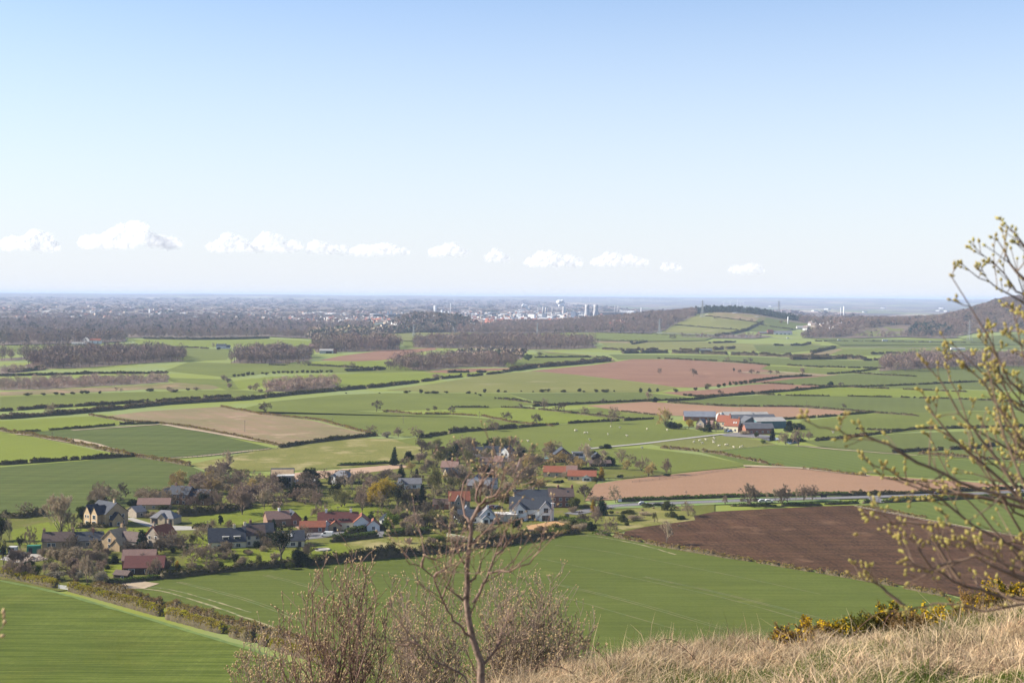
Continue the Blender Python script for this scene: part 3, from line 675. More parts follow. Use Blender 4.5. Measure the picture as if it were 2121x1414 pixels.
PROTO['lone'] = [bare(s, M['twig_dark'], B, depth=4, limbs=5, spread=.95, up=.12, trunk=.24, n=30, W=.052, lean=l) for s, l in ((51, .1), (52, -.12), (53, .2), (54, 0))]
PROTO['multi'] = [bare(s, M['twig_purple'], B, depth=3, limbs=4, spread=.5, up=.5, trunk=.25, multi=6, n=40, W=.028) for s in (61, 62)]
PROTO['golden'] = [bare(s, M['twig_gold'], B, depth=4, limbs=8, spread=.85, up=.3, trunk=.11, n=46, W=.028) for s in (71, 72)]
PROTO['olive'] = [leafy(s, M['bushleaf'], B, M['twig_olive'], n=12, size=.26, clump=.4, nt=14, depth=4, limbs=8, spread=.75, up=.35, trunk=.12) for s in (81, 82)]
PROTO['evergreen'] = [leafy(s, M['ever'], B, M['twig_dark'], n=30, size=.42, clump=.5, nt=2, depth=4, limbs=7, spread=.75, up=.3, trunk=.08) for s in (91, 92)]
PROTO['ivy'] = [leafy(s, M['ever'], B, M['twig'], n=16, size=.32, clump=.4, nt=10, depth=4, limbs=5, spread=.5, up=.6, trunk=.22) for s in (93, 94)]
PROTO['fir'] = [conifer(s, M['fir'], B) for s in (101, 102)]
PROTO['cypress'] = [conifer(s, M['ever'], B, width=1.9, power=.6, base=.02, droop=-.35, dens=1.5) for s in (103,)]
PROTO['goldfir'] = [conifer(104, M['gold'], B, width=2.2, power=.6, base=.02, droop=-.2)]
PROTO['willow'] = [leafy(s, M['willow'], B, M['twig_gold'], n=26, size=.34, clump=.5, nt=8, depth=4, limbs=8, spread=.85, up=.3, trunk=.16) for s in (111,)]
PROTO['blossom'] = [bush(s, M['blossom'], B, w=9, n=2400, size=.62) for s in (121, 122)]
PROTO['brush'] = [bush(s, None, B, w=9, n=2600, twig=M['twig']) for s in (131, 132)]
PROTO['brush_purple'] = [bush(s, None, B, w=9, n=2600, twig=M['twig_purple']) for s in (133,)]
PROTO['bush'] = [bush(s, M['bushleaf'], B, w=8) for s in (141, 142)]
PROTO['darkbush'] = [bush(s, M['ever'], B, w=8, n=3000) for s in (151, 152)]
PROTO['limebush'] = [bush(s, M['limebush'], B, w=8, n=3000) for s in (161,)]
PROTO['thorn'] = [bush(s, M['hedge_dark'], B, w=8, n=1500, size=.9) for s in (171, 172)]
EXT = {}
for k, v in PROTO.items():
    for t, c in v:
        co = np.empty(len(c.vertices) * 3, np.float32); c.vertices.foreach_get('co', co); co = co.reshape(-1, 3)
        EXT[c.name] = (np.abs(co[:, :2]).max(0).mean(), co[:, 2].max())
_pr = random.Random(5)
NAMES = {'oak': 'tree', 'ash': 'tree', 'pale': 'tree', 'purple': 'tree', 'dark': 'tree', 'lone': 'tree', 'multi': 'tree', 'golden': 'tree', 'olive': 'tree', 'ivy': 'tree', 'willow': 'willow_tree',
         'evergreen': 'evergreen_tree', 'fir': 'fir_tree', 'cypress': 'cypress_tree', 'goldfir': 'golden_conifer', 'blossom': 'blossom_shrub', 'brush': 'shrub', 'brush_purple': 'shrub', 'bush': 'shrub', 'darkbush': 'shrub', 'limebush': 'shrub', 'thorn': 'thorn_bush'}
LOOK = {'oak': 'bare brown tree', 'ash': 'slender pale bare tree', 'pale': 'dense pale brown bare tree', 'purple': 'purplish bare tree', 'dark': 'dark bare tree', 'lone': 'open bare tree', 'multi': 'many stemmed purplish tree', 'golden': 'golden brown budding tree',
        'olive': 'olive budding tree', 'ivy': 'ivy clad tree', 'willow': 'bright yellow willow', 'evergreen': 'dark evergreen tree', 'fir': 'dark fir tree', 'cypress': 'dark columnar cypress', 'goldfir': 'golden yellow conifer',
        'blossom': 'pale blossoming shrub', 'brush': 'bare brown shrub', 'brush_purple': 'bare purplish shrub', 'bush': 'olive green shrub', 'darkbush': 'dark evergreen shrub', 'limebush': 'bright green shrub', 'thorn': 'dark thorn bush'}
USED = {}
def tree(px, py, hp, kind, label=None, group=None, wp=None, v=None, loc=None):
    """plant of photo height hp (and width wp) pixels with its foot at a photo pixel"""
    p = loc if loc is not None else at(px, py)
    s = scale_at(p); h = hp / s
    var = PROTO[kind]; t, c = var[(v if v is not None else _pr.randrange(len(var))) % len(var)]
    ex, ez = EXT[c.name]
    sz = h / ez; sx = sz * _pr.uniform(.9, 1.12)
    if wp: sx = (wp / s) / (2 * ex) * 1.08
    nm = NAMES[kind]
    root = empty(nm, (p.x, p.y, p.z - .03 - .002 * p.length * 0), _pr.uniform(0, 6.28), (sx, sx, sz))
    link('trunk' if 'shrub' not in nm and 'bush' not in nm else 'stem', t, root); link('crown' if 'shrub' not in nm and 'bush' not in nm else 'foliage', c, root)
    cat = 'shrub' if ('shrub' in nm or 'bush' in nm) else 'tree'
    tag(root, label, cat, group)
    USED.setdefault(kind, []).append(root)
    return root
ORD = ['first', 'second', 'third', 'fourth', 'fifth', 'sixth', 'seventh', 'eighth', 'ninth', 'tenth', 'eleventh', 'twelfth', 'thirteenth', 'fourteenth', 'fifteenth', 'sixteenth', 'seventeenth', 'eighteenth', 'nineteenth', 'twentieth']
def ordinal(i): return ORD[i] if i < len(ORD) else 'last but a few'
def trees(anchor, group, items):
    """items (px, py, hp, kind[, wp]); each label says its look, its place among its like from the left, and the anchor"""
    cnt = {}
    for it in items: cnt[it[3]] = cnt.get(it[3], 0) + 1
    seen = {}
    for it in sorted(items, key=lambda i: i[0]):
        k = it[3]; i = seen.get(k, 0); seen[k] = i + 1
        pre = LOOK[k] if cnt[k] == 1 else f'{LOOK[k]} {anchor_join(i, cnt[k])}'
        tree(it[0], it[1], it[2], k, f'{pre} {anchor}', group, it[4] if len(it) > 4 else None)
def anchor_join(i, n):
    return f'{ordinal(i)} from left'

# ------------------------------------------------------------------ hedges
def world_line(pts, step):
    P = [at(*p) for p in pts]; Q = []
    for a, b in zip(P, P[1:]):
        n = max(1, int(round((b - a).length / step))); Q += [a.lerp(b, i / n) for i in range(n)]
    Q.append(P[-1]); return Q
_hr = np.random.default_rng(77)
def hedge(pts, h=2.0, w=1.7, leaf='hedge_dark', label=None, group='field hedges', gaps=0.0, rough=.25, name='hedge', detail=None, bumps=0):
    """hedge along a line of photo pixels: a lumpy body of twigs covered with leaf-sized faces"""
    Q0 = world_line(pts, 2.0)
    D = sum(p.to_2d().length for p in Q0) / len(Q0)
    if D > 1150 and leaf == 'hedge_brown': leaf = 'hedge_far'
    if D > 1000: h *= .70; w *= .72
    if D > 1000: bumps *= .5; rough *= .75
    step = float(np.clip(D / 500, .8, 5))
    Q = np.array([tuple(p) for p in world_line(pts, step)]); n = len(Q)
    T = np.gradient(Q[:, :2], axis=0); T /= np.linalg.norm(T, axis=1)[:, None] + 1e-9
    Nn = np.stack([-T[:, 1], T[:, 0]], 1)
    s = np.arange(n)
    ph = _hr.uniform(0, 9, 4)
    q = s * step
    top = h * (1 + rough * (.5 * np.sin(q / 7 + ph[0]) + .35 * np.sin(q / 3.1 + ph[1])) + rough * .6 * _hr.normal(size=n))
    if bumps: top = top * (1 + bumps * np.maximum(0, np.sin(q / 11 + ph[2]) * np.sin(q / 4.7 + ph[3]) ) * _hr.uniform(.6, 1.6, n))
    wid = w * (1 + rough * .5 * np.sin(q / 5 + ph[2]) + rough * .5 * _hr.normal(size=n)); wid = np.maximum(wid, .3 * w)
    if gaps:
        g = np.sin(q / 9 + ph[0]) + .8 * np.sin(q / 4.3 + ph[1]) + .6 * _hr.normal(size=n)
        top = np.where(g < np.quantile(g, gaps), .12, top)
    e_ = np.minimum(np.minimum(s + .35, n - 1 - s + .35) * step / 1.6, 1); wid = wid * e_; top = np.maximum(top * e_ ** .6, .12)
    gz = Q[:, 2] - .1
    prof = [(-.5, 0.0), (-.55, .45), (-.32, .95), (.05, 1.02), (.36, .9), (.55, .42), (.5, 0.0)]
    V = np.concatenate([np.stack([Q[:, 0] + Nn[:, 0] * wid * a * _hr.uniform(.8, 1.2, n), Q[:, 1] + Nn[:, 1] * wid * a * _hr.uniform(.8, 1.2, n), gz + top * .9 * b * _hr.uniform(.88, 1.1, n)], 1)[:, None] for a, b in prof], 1).reshape(-1, 3)
    k = len(prof); i = (np.arange(n - 1)[:, None] * k + np.arange(k - 1)[None]).ravel()
    Fq = np.stack([i, i + k, i + k + 1, i + 1], 1)
    keep = ~((top[i // k] < .2) & (top[np.minimum(i // k + 1, n - 1)] < .2)); Fq = Fq[keep]
    caps = np.array([[j for j in range(k)], [(n - 1) * k + j for j in range(k)][::-1]])
    # leaves over the body
    ls = float(np.clip(D / 2000, .21, .9)); per = (detail or 1.0) * float(np.clip(2.2 / ls ** 1.6, 3.5, 30)) * max(h, 1) * 1.8
    m = int(n * step * per); idx = _hr.integers(0, n, m); idx = idx[top[idx] > .2]; m = len(idx)
    a = _hr.uniform(-.62, .62, m); bmax = 1.06 - .6 * np.abs(a) ** 2.5; b = bmax * _hr.uniform(.0, 1.0, m) ** .35
    j = _hr.uniform(-.5, .5, m) * step
    P = np.stack([Q[idx, 0] + T[idx, 0] * j + Nn[idx, 0] * wid[idx] * a, Q[idx, 1] + T[idx, 1] * j + Nn[idx, 1] * wid[idx] * a, gz[idx] + top[idx] * b + .05], 1)
    d = unit(_hr.normal(size=P.shape) + [0, 0, .35])
    lv, lf = tri_blades(P, d, ls * 1.6 * _hr.uniform(.6, 1.3, m), ls * .85 * np.ones(m), _hr, True)
    nv = len(V)
    me = np_mesh(name, np.concatenate([V, lv]), [Fq, lf + nv, caps], [M['hedge_core'], M[leaf]], np.concatenate([np.zeros(len(Fq)), np.ones(len(lf)), np.zeros(2)]))
    o = link(name, me); tag(o, label, 'hedge', group); return o

# ------------------------------------------------------------------ woods that read as one mass
def wood_proto(seed, kind):
    rng = np.random.default_rng(seed)
    if kind in ('bare', 'young'):
        k = 130 if kind == 'bare' else 110
        z0 = .35 if kind == 'bare' else .12
        u = unit(rng.normal(size=(k, 3))) * rng.uniform(.3, 1, (k, 1)) ** .5
        P = u * np.array([.30, .30, .33]) + np.array([0, 0, .62 if kind == 'bare' else .5]); P[:, 2] = np.clip(P[:, 2], z0, 1)
        d = unit(rng.normal(size=P.shape) * .6 + u * .6 + [0, 0, .8])
        V, Fq = tri_blades(P, d, rng.uniform(.08, .19, k), rng.uniform(.012, .021, k), rng)
        tr = np.array([[-.014, 0, 0], [.014, 0, 0], [.0, 0, .8], [0, -.014, 0], [0, .014, 0], [0, 0, .8]])
        tv = np.array([[0, 1, 2], [3, 4, 5]])
        b = rng.uniform(-.16, .16, (6, 2)); bl = []
        for q in b: bl += [[-.008, 0, .25], [.008, 0, .25], [q[0], q[1], .85]]
        V = np.concatenate([V, tr, np.array(bl)]); Fq = np.concatenate([Fq, tv + 3 * k, np.arange(18).reshape(-1, 3) + 3 * k + 6])
        return V, Fq
    if kind == 'conifer':
        k = 60; t = rng.uniform(.05, 1, k) ** .8; an = rng.uniform(0, 6.28, k); r = .22 * (1 - t) + .02
        P = np.stack([np.cos(an) * r, np.sin(an) * r, t], 1); d = unit(np.stack([np.cos(an), np.sin(an), -.1 * np.ones(k)], 1) + rng.normal(size=(k, 3)) * .5)
        return tri_blades(P, d, np.full(k, .17), np.full(k, .06), rng)
    k = 34 if kind == 'far' else 50
    u = unit(rng.normal(size=(k, 3))) * rng.uniform(.5, 1, (k, 1)); u[:, 2] = np.abs(u[:, 2]) * 1.0
    P = u * np.array([.46, .46, .72]) + [0, 0, .12]
    d = unit(rng.normal(size=P.shape) + u * .3)
    return tri_blades(P, d, rng.uniform(.28, .5, k), rng.uniform(.10, .18, k), rng)
WP = {k: [wood_proto(i + 900 + 7 * j, k) for i in range(6)] for j, k in enumerate(('bare', 'young', 'conifer', 'far', 'scrub'))}
def wmat(name, c1, c2, sc): return mat(name, c1, c2, sc, lo=.4, hi=.6, tint=True, detail=2)
M['w_bare'] = wmat('bare woodland', (.170, .118, .092), (.215, .152, .115), .02)
M['w_young'] = wmat('young plantation', (.38, .27, .20), (.31, .225, .17), .03)
M['w_conifer'] = wmat('conifer plantation', (.03, .05, .036), (.042, .062, .04), .02)
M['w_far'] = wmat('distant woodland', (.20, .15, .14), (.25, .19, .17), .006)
M['w_scrub'] = wmat('scrub', (.26, .19, .135), (.19, .155, .095), .03)
def in_poly(x, y, poly):
    c = np.zeros(len(x), bool); n = len(poly)
    for i in range(n):
        (x1, y1), (x2, y2) = poly[i], poly[(i + 1) % n]
        hit = ((y1 > y) != (y2 > y)) & (x < (x2 - x1) * (y - y1) / (y2 - y1 + 1e-12) + x1); c ^= hit
    return c
def wood(name, polys, spacing, h, kind='bare', label=None, mk=None, seed=1, jit=.25, width=1.0, mix=0.0, kindmark='stuff', world=False):
    """woodland filling polygons of photo pixels with hundreds of trees"""
    rng = np.random.default_rng(seed); VV = []; FF = []; off = 0; CC = []
    for poly in polys:
        W = [at(*p) for p in poly] if not world else [Vector(((px_ - 1060.5) / F * d_, d_, 0)) for px_, d_ in poly]; wp = [(p.x, p.y) for p in W]
        x0, x1 = min(p[0] for p in wp), max(p[0] for p in wp); y0, y1 = min(p[1] for p in wp), max(p[1] for p in wp)
        n = int((x1 - x0) * (y1 - y0) / spacing ** 2)
        x = rng.uniform(x0, x1, n); y = rng.uniform(y0, y1, n); ok = in_poly(x, y, wp); x, y = x[ok], y[ok]
        z = G(x, y); m = len(x); which = rng.integers(0, 6, m)
        for w_ in range(6):
            I = np.nonzero(which == w_)[0]
            if not len(I): continue
            for kd in (kind, 'conifer') if mix else (kind,):
                J = I if not mix else I[(rng.random(len(I)) < mix) == (kd == 'conifer')]
                if not len(J): continue
                v, f = WP[kd][w_]
                hh = h * (1 + jit * rng.normal(size=len(J))).clip(.5, 1.6); ww = hh * width * rng.uniform(.8, 1.25, len(J)); a = rng.uniform(0, 6.28, len(J))
                ca, sa = np.cos(a)[:, None], np.sin(a)[:, None]
                X = (v[None, :, 0] * ca - v[None, :, 1] * sa) * ww[:, None] + x[J][:, None]
                Y = (v[None, :, 0] * sa + v[None, :, 1] * ca) * ww[:, None] + y[J][:, None]
                Z = v[None, :, 2] * hh[:, None] + z[J][:, None] - .2
                VV.append(np.stack([X, Y, Z], -1).reshape(-1, 3)); FF.append((f[None] + (np.arange(len(J)) * len(v))[:, None, None] + off).reshape(-1, f.shape[1]))
                tc = (rng.uniform(.82, 1.16, (len(J), 1)) if kind not in ('far', 'scrub') else rng.uniform(.86, 1.14, (len(J), 1))) * (1 + rng.normal(size=(len(J), 3)) * .05)
                if mix and kd == 'conifer': tc = tc * np.array([.28, .42, .38])
                elif kind in ('far', 'scrub'): 
                    ev = rng.random((len(J), 1)) < .10; tc = np.where(ev, tc * np.array([.35, .55, .45]), tc)
                CC.append(np.repeat(tc, len(v), 0)); off += len(J) * len(v)
    me = np_mesh(name, np.concatenate(VV), np.concatenate(FF), M[mk or 'w_' + kind], col=np.concatenate(CC).clip(0, 4))
    o = link(name, me); tag(o, label, kind=kindmark)
    for poly in polys:
        if world: sheet('woodland_floor', [((px_ - 1060.5) / F * d_, d_, 0) for px_, d_ in poly], M['litter'], world=True)
        else: sheet('woodland_floor', poly, M['litter'])
    return o
# ================================================================== PLANTING
# ---- village trees
trees('at the edge of the stone house paddock', 'village trees', [
    (54, 1067, 29, 'oak'), (127, 1113, 90, 'pale', 80), (142, 1110, 58, 'oak', 44), (2, 1122, 54, 'evergreen', 36), (20, 1122, 50, 'ash', 24), (59, 1138, 50, 'oak', 40), (8, 1178, 60, 'ivy', 24), (42, 1142, 34, 'ivy', 20)])
trees('behind the large stone house', 'village trees', [
    (172, 1084, 36, 'evergreen', 26), (249, 1037, 40, 'lone', 34), (206, 1040, 38, 'oak', 46), (214, 1044, 20, 'darkbush', 24), (168, 1063, 16, 'bush', 26), (190, 1052, 18, 'bush', 26), (277, 1048, 16, 'darkbush', 32), (290, 1040, 30, 'ash'), (303, 1041, 36, 'oak'), (318, 1042, 30, 'ash'), (330, 1036, 26, 'olive'), (345, 1030, 24, 'ash')])
trees('near the builders yard', 'village trees', [
    (120, 1162, 26, 'brush', 30), (138, 1168, 34, 'brush', 34), (160, 1170, 44, 'brush', 52), (186, 1166, 34, 'brush_purple', 36), (205, 1166, 30, 'brush', 34), (104, 1158, 22, 'brush', 30), (88, 1152, 20, 'brush', 24),
    (115, 1188, 28, 'brush', 40), (150, 1184, 30, 'multi', 34), (60, 1176, 16, 'bush', 30), (22, 1186, 18, 'bush', 34), (100, 1180, 24, 'olive', 28), (175, 1190, 34, 'brush_purple', 44)])
trees('by the brown barn and its shed', 'village trees', [
    (198, 1142, 22, 'darkbush', 26), (293, 1150, 52, 'fir', 40), (236, 1168, 20, 'darkbush', 26), (182, 1217, 70, 'ash', 52), (119, 1203, 22, 'blossom', 50), (158, 1204, 23, 'blossom', 34), (205, 1211, 26, 'blossom', 52),
    (73, 1193, 25, 'limebush', 24), (45, 1190, 19, 'darkbush', 28), (91, 1197, 36, 'ash', 22), (181, 1219, 12, 'limebush', 16), (326, 1197, 46, 'ash', 30), (314, 1196, 40, 'oak', 26), (345, 1182, 30, 'brush', 36), (307, 1165, 28, 'oak')])
trees('around the triple garage', 'village trees', [
    (393, 1052, 24, 'purple', 26), (417, 1050, 32, 'ivy', 32), (312, 1072, 14, 'brush', 34), (296, 1068, 12, 'bush', 30), (340, 1056, 12, 'bush', 40), (439, 1098, 26, 'purple', 24), (456, 1090, 25, 'evergreen', 16), (472, 1096, 22, 'purple', 26), (451, 1066, 22, 'ash', 14)])
trees('in the dense village grove', 'village trees', [
    (502, 1067, 62, 'purple', 66), (478, 1050, 40, 'purple', 40), (450, 1052, 36, 'purple', 36), (547, 1056, 52, 'ash', 46), (528, 1015, 44, 'oak', 50), (488, 1012, 34, 'oak', 48), (458, 1010, 34, 'oak', 44), (429, 1006, 34, 'golden', 44), (399, 1006, 26, 'olive', 44),
    (472, 978, 50, 'ash', 30), (560, 1030, 46, 'oak', 40), (515, 1038, 40, 'purple', 46), (432, 1024, 30, 'multi', 40), (380, 1012, 22, 'olive', 36), (410, 1022, 26, 'brush', 40), (540, 1030, 42, 'ash', 36), (360, 1020, 18, 'brush', 40), (435, 985, 18, 'golden', 30), (448, 990, 24, 'brush', 40), (500, 994, 26, 'olive', 44), (545, 1008, 32, 'oak', 44), (575, 1020, 26, 'brush', 30)])
trees('around the white cottage', 'village trees', [
    (350, 1139, 44, 'oak', 62), (399, 1137, 36, 'olive', 40), (375, 1139, 40, 'oak', 40), (583, 1161, 78, 'ivy', 64), (567, 1104, 30, 'fir', 22), (617, 1174, 44, 'evergreen', 48), (531, 1140, 22, 'evergreen', 20), (485, 1181, 38, 'ivy', 22), (535, 1179, 37, 'olive', 34),
    (437, 1189, 32, 'dark', 34), (397, 1185, 33, 'oak', 34), (360, 1174, 26, 'olive', 36), (367, 1183, 23, 'goldfir', 15), (372, 1190, 22, 'cypress', 13), (462, 1144, 8, 'limebush', 30), (511, 1147, 11, 'bush', 22), (569, 1165, 24, 'pale', 26), (515, 1180, 10, 'darkbush', 20), (455, 1178, 16, 'bush', 30), (636, 1176, 30, 'evergreen', 30), (545, 1144, 16, 'brush', 24), (410, 1180, 12, 'limebush', 20), (505, 1172, 24, 'brush', 26)])
trees('beside the modern house', 'village trees', [
    (611, 1038, 41, 'evergreen', 48), (626, 1008, 14, 'goldfir', 12), (655, 1061, 55, 'purple', 48), (697, 1032, 35, 'evergreen', 34), (683, 1004, 20, 'cypress', 12), (659, 1007, 16, 'fir', 22), (711, 1042, 23, 'ash', 20), (677, 996, 30, 'oak', 26), (730, 1020, 46, 'ash', 40), (744, 1002, 32, 'oak', 40), (768, 1000, 26, 'oak', 40), (798, 992, 24, 'purple', 54), (638, 1020, 18, 'bush', 26), (820, 996, 20, 'oak', 36)])
trees('in the park like garden of the village', 'village trees', [
    (750, 1062, 57, 'purple', 46), (794, 1052, 70, 'willow', 70), (789, 1056, 46, 'oak', 44), (823, 1059, 62, 'ivy', 32), (875, 1049, 48, 'cypress', 22), (855, 1047, 30, 'evergreen', 26), (897, 1051, 100, 'olive', 62), (768, 1089, 31, 'fir', 30), (633, 1085, 18, 'cypress', 15), (813, 1095, 36, 'limebush', 34),
    (857, 1093, 38, 'brush_purple', 54), (885, 1091, 34, 'brush', 40), (629, 1110, 26, 'oak', 34), (840, 1056, 44, 'dark', 30), (770, 1050, 34, 'golden', 30), (905, 1088, 26, 'brush', 34), (840, 1078, 18, 'bush', 30), (910, 1060, 30, 'dark', 26)])
trees('beside the rough meadow', 'village trees', [
    (817, 958, 33, 'fir', 22), (847, 960, 28, 'evergreen', 26), (831, 990, 30, 'fir', 22), (863, 993, 24, 'cypress', 14), (868, 957, 22, 'ash', 26), (853, 979, 26, 'golden', 26), (815, 964, 16, 'darkbush', 26), (880, 955, 20, 'dark', 22), (838, 962, 20, 'oak', 24), (890, 968, 20, 'brush', 26), (874, 985, 26, 'oak', 24)])
trees('at the top of the village', 'village trees', [
    (933, 965, 32, 'cypress', 26), (967, 971, 44, 'olive', 42), (959, 932, 34, 'oak', 50), (987, 931, 24, 'dark', 36), (1024, 937, 38, 'oak', 44), (1058, 924, 20, 'ash', 16), (1002, 961, 28, 'oak', 34), (1066, 961, 38, 'dark', 42), (1103, 941, 25, 'olive', 26), (1131, 943, 26, 'oak', 26), (1153, 941, 30, 'oak', 30), (1140, 940, 26, 'purple', 26),
    (1099, 1010, 54, 'dark', 42), (1074, 1008, 40, 'oak', 34), (1120, 1011, 20, 'brush_purple', 26), (1000, 978, 16, 'darkbush', 44), (945, 990, 22, 'dark', 26), (960, 1000, 28, 'brush', 30), (1040, 1002, 26, 'oak', 36), (1052, 1016, 22, 'brush', 36), (940, 1010, 28, 'oak', 30), (925, 998, 24, 'golden', 26), (1085, 980, 26, 'golden', 26), (1100, 962, 24, 'brush', 30), (1020, 990, 14, 'darkbush', 26), (905, 952, 14, 'brush', 30), (922, 944, 20, 'oak', 30), (1080, 943, 16, 'darkbush', 22), (1048, 985, 22, 'ivy', 24)])
trees('around the white houses by the crop field', 'village trees', [
    (1075, 1100, 31, 'evergreen', 40), (1010, 1115, 38, 'brush', 60), (1008, 1129, 20, 'fir', 24), (1098, 1042, 18, 'darkbush', 46), (1146, 1048, 30, 'dark', 32), (1045, 1042, 28, 'bush', 36), (1173, 1106, 22, 'bush', 36), (1195, 1100, 18, 'brush', 36), (1150, 1104, 12, 'limebush', 40), (965, 1096, 20, 'bush', 40), (930, 1100, 22, 'brush', 40), (940, 1070, 30, 'dark', 26), (985, 1075, 14, 'bush', 24), (1060, 1072, 12, 'bush', 22), (1030, 1122, 20, 'brush', 40), (1056, 1124, 16, 'darkbush', 44), (1030, 1036, 26, 'dark', 30), (1010, 1030, 24, 'brush', 34), (950, 1122, 16, 'brush', 44), (905, 1122, 14, 'limebush', 40)])
trees('around the long red roofed barns', 'village trees', [
    (1214, 971, 58, 'ash', 44), (1197, 975, 17, 'cypress', 14), (1256, 929, 11, 'darkbush', 30), (1250, 951, 22, 'ash', 30), (1264, 964, 22, 'darkbush', 26), (1246, 994, 28, 'goldfir', 16), (1235, 998, 12, 'bush', 12), (1164, 1000, 8, 'darkbush', 10), (1152, 1001, 7, 'darkbush', 18), (1174, 992, 6, 'limebush', 10), (1283, 990, 8, 'darkbush', 16), (1215, 974, 8, 'darkbush', 40), (1232, 945, 12, 'darkbush', 18)])
trees('in the orchard above the brown field', 'orchard trees', [
    (1288, 958, 32, 'oak', 34), (1299, 974, 26, 'golden', 24), (1329, 977, 36, 'oak', 34), (1343, 987, 27, 'golden', 24), (1351, 981, 28, 'golden', 24), (1380, 983, 37, 'purple', 28), (1380, 986, 6, 'darkbush', 18), (1310, 960, 22, 'oak', 26)])
trees('by the road bend', 'roadside trees', [
    (1211, 1032, 32, 'dark', 40), (1275, 1040, 38, 'oak', 38), (1193, 1054, 26, 'bush', 34), (1246, 1068, 42, 'fir', 30), (1229, 1060, 26, 'goldfir', 16), (1233, 1086, 42, 'purple', 36), (1225, 1100, 22, 'darkbush', 26), (1264, 1111, 44, 'oak', 40), (1380, 1129, 54, 'ash', 36), (1383, 1057, 22, 'bush', 30), (1425, 1070, 36, 'oak', 34), (1355, 1083, 26, 'olive', 22), (1288, 1081, 18, 'bush', 26), (1316, 1079, 15, 'brush', 40), (1391, 1072, 15, 'bush', 26), (1340, 1050, 9, 'bush', 34), (1302, 1064, 10, 'bush', 40), (1336, 1068, 10, 'brush', 40), (1410, 1076, 10, 'darkbush', 30), (1206, 1098, 18, 'brush', 30), (1360, 1048, 8, 'darkbush', 24)])
trees('on the verge below the country road', 'roadside trees', [
    (1552, 1048, 50, 'dark', 54), (1502, 1046, 22, 'purple', 18), (1619, 1046, 48, 'dark', 44), (1636, 1040, 34, 'ash', 14), (1648, 1039, 34, 'ash', 14), (1665, 1039, 38, 'purple', 30), (1682, 1038, 36, 'purple', 30), (1605, 1040, 34, 'ash', 20), (1587, 1038, 24, 'ash', 12)])
trees('around the red roofed farm', 'farm trees', [
    (1378, 884, 46, 'golden', 38), (1394, 888, 17, 'darkbush', 30), (1406, 888, 13, 'bush', 20), (1426, 888, 22, 'willow', 24), (1468, 894, 28, 'fir', 18), (1483, 895, 26, 'dark', 18), (1628, 923, 32, 'purple', 32), (1654, 925, 42, 'purple', 30), (1676, 911, 22, 'oak', 22), (1600, 912, 26, 'cypress', 16), (1636, 884, 14, 'darkbush', 24), (1634, 894, 15, 'darkbush', 26), (1656, 890, 14, 'darkbush', 30), (1448, 890, 12, 'brush_purple', 20), (1540, 900, 10, 'brush', 30), (1565, 906, 12, 'bush', 12), (1460, 894, 10, 'bush', 26), (1646, 914, 8, 'darkbush', 44), (1580, 918, 8, 'limebush', 14)])
# ---- smaller growth filling the gardens
_fr = random.Random(99)
for n_, (x0, x1, y0, y1), kinds in [(48, (350, 575, 985, 1056), ('oak', 'purple', 'brush', 'brush_purple', 'oak', 'golden')), (48, (580, 900, 995, 1052), ('oak', 'dark', 'brush', 'purple', 'evergreen', 'olive')), (58, (860, 1115, 932, 1040), ('oak', 'dark', 'brush', 'purple', 'olive', 'evergreen', 'ash', 'golden')),
        (22, (20, 225, 1158, 1208), ('brush', 'brush_purple', 'oak', 'multi', 'bush')), (14, (300, 640, 1164, 1186), ('brush', 'bush', 'oak', 'darkbush')), (16, (830, 1000, 1070, 1128), ('brush', 'brush_purple', 'bush', 'dark')), (10, (1165, 1250, 1040, 1104), ('brush', 'bush', 'dark')), (10, (225, 430, 1118, 1160), ('brush', 'oak', 'bush')), (10, (1255, 1430, 1054, 1092), ('brush', 'bush', 'brush')), (9, (160, 345, 1034, 1052), ('oak', 'brush', 'ash')), (16, (90, 340, 1122, 1166), ('oak', 'brush', 'dark', 'brush_purple')), (16, (420, 650, 1118, 1168), ('oak', 'brush', 'dark', 'bush')), (12, (640, 900, 1074, 1100), ('brush', 'oak', 'olive')), (14, (1110, 1260, 935, 1000), ('oak', 'brush', 'dark', 'golden'))]:
    for i in range(n_):
        k = _fr.choice(kinds); hp = _fr.uniform(24, 42) if k not in ('brush', 'brush_purple', 'bush', 'darkbush') else _fr.uniform(9, 19)
        if 1255 <= x0: hp *= .6
        tree(_fr.uniform(x0, x1), _fr.uniform(y0, y1), hp, k, LOOK[k] + ' filling the gardens between the village houses', 'garden growth between the houses, ' + k.replace('_', ' '))
# ---- lone trees and bushes in the fields
trees('standing alone among the mid distance fields', 'field trees', [
    (550, 857, 27, 'lone'), (780, 852, 26, 'lone'), (932, 857, 17, 'lone'), (900, 850, 11, 'dark', 14), (884, 853, 9, 'lone'), (108, 859, 26, 'oak', 38)])
trees('along hedges round the bright green field', 'field trees', [
    (1126, 848, 26, 'oak', 26), (1170, 856, 26, 'lone'), (1210, 858, 19, 'oak', 24), (1251, 836, 12, 'lone'), (1340, 833, 26, 'ash', 22), (1357, 833, 12, 'darkbush', 14), (1266, 878, 40, 'oak', 28), (1278, 866, 26, 'oak', 20), (1242, 862, 14, 'oak', 16), (1111, 880, 27, 'lone'), (1049, 872, 22, 'lone'), (1022, 893, 30, 'oak', 30), (864, 907, 28, 'oak', 32), (942, 896, 15, 'lone'), (931, 897, 10, 'lone'), (825, 905, 22, 'purple', 26), (803, 906, 14, 'blossom', 24), (770, 898, 20, 'oak', 24), (1076, 846, 12, 'lone'), (866, 922, 8, 'bush', 6)])
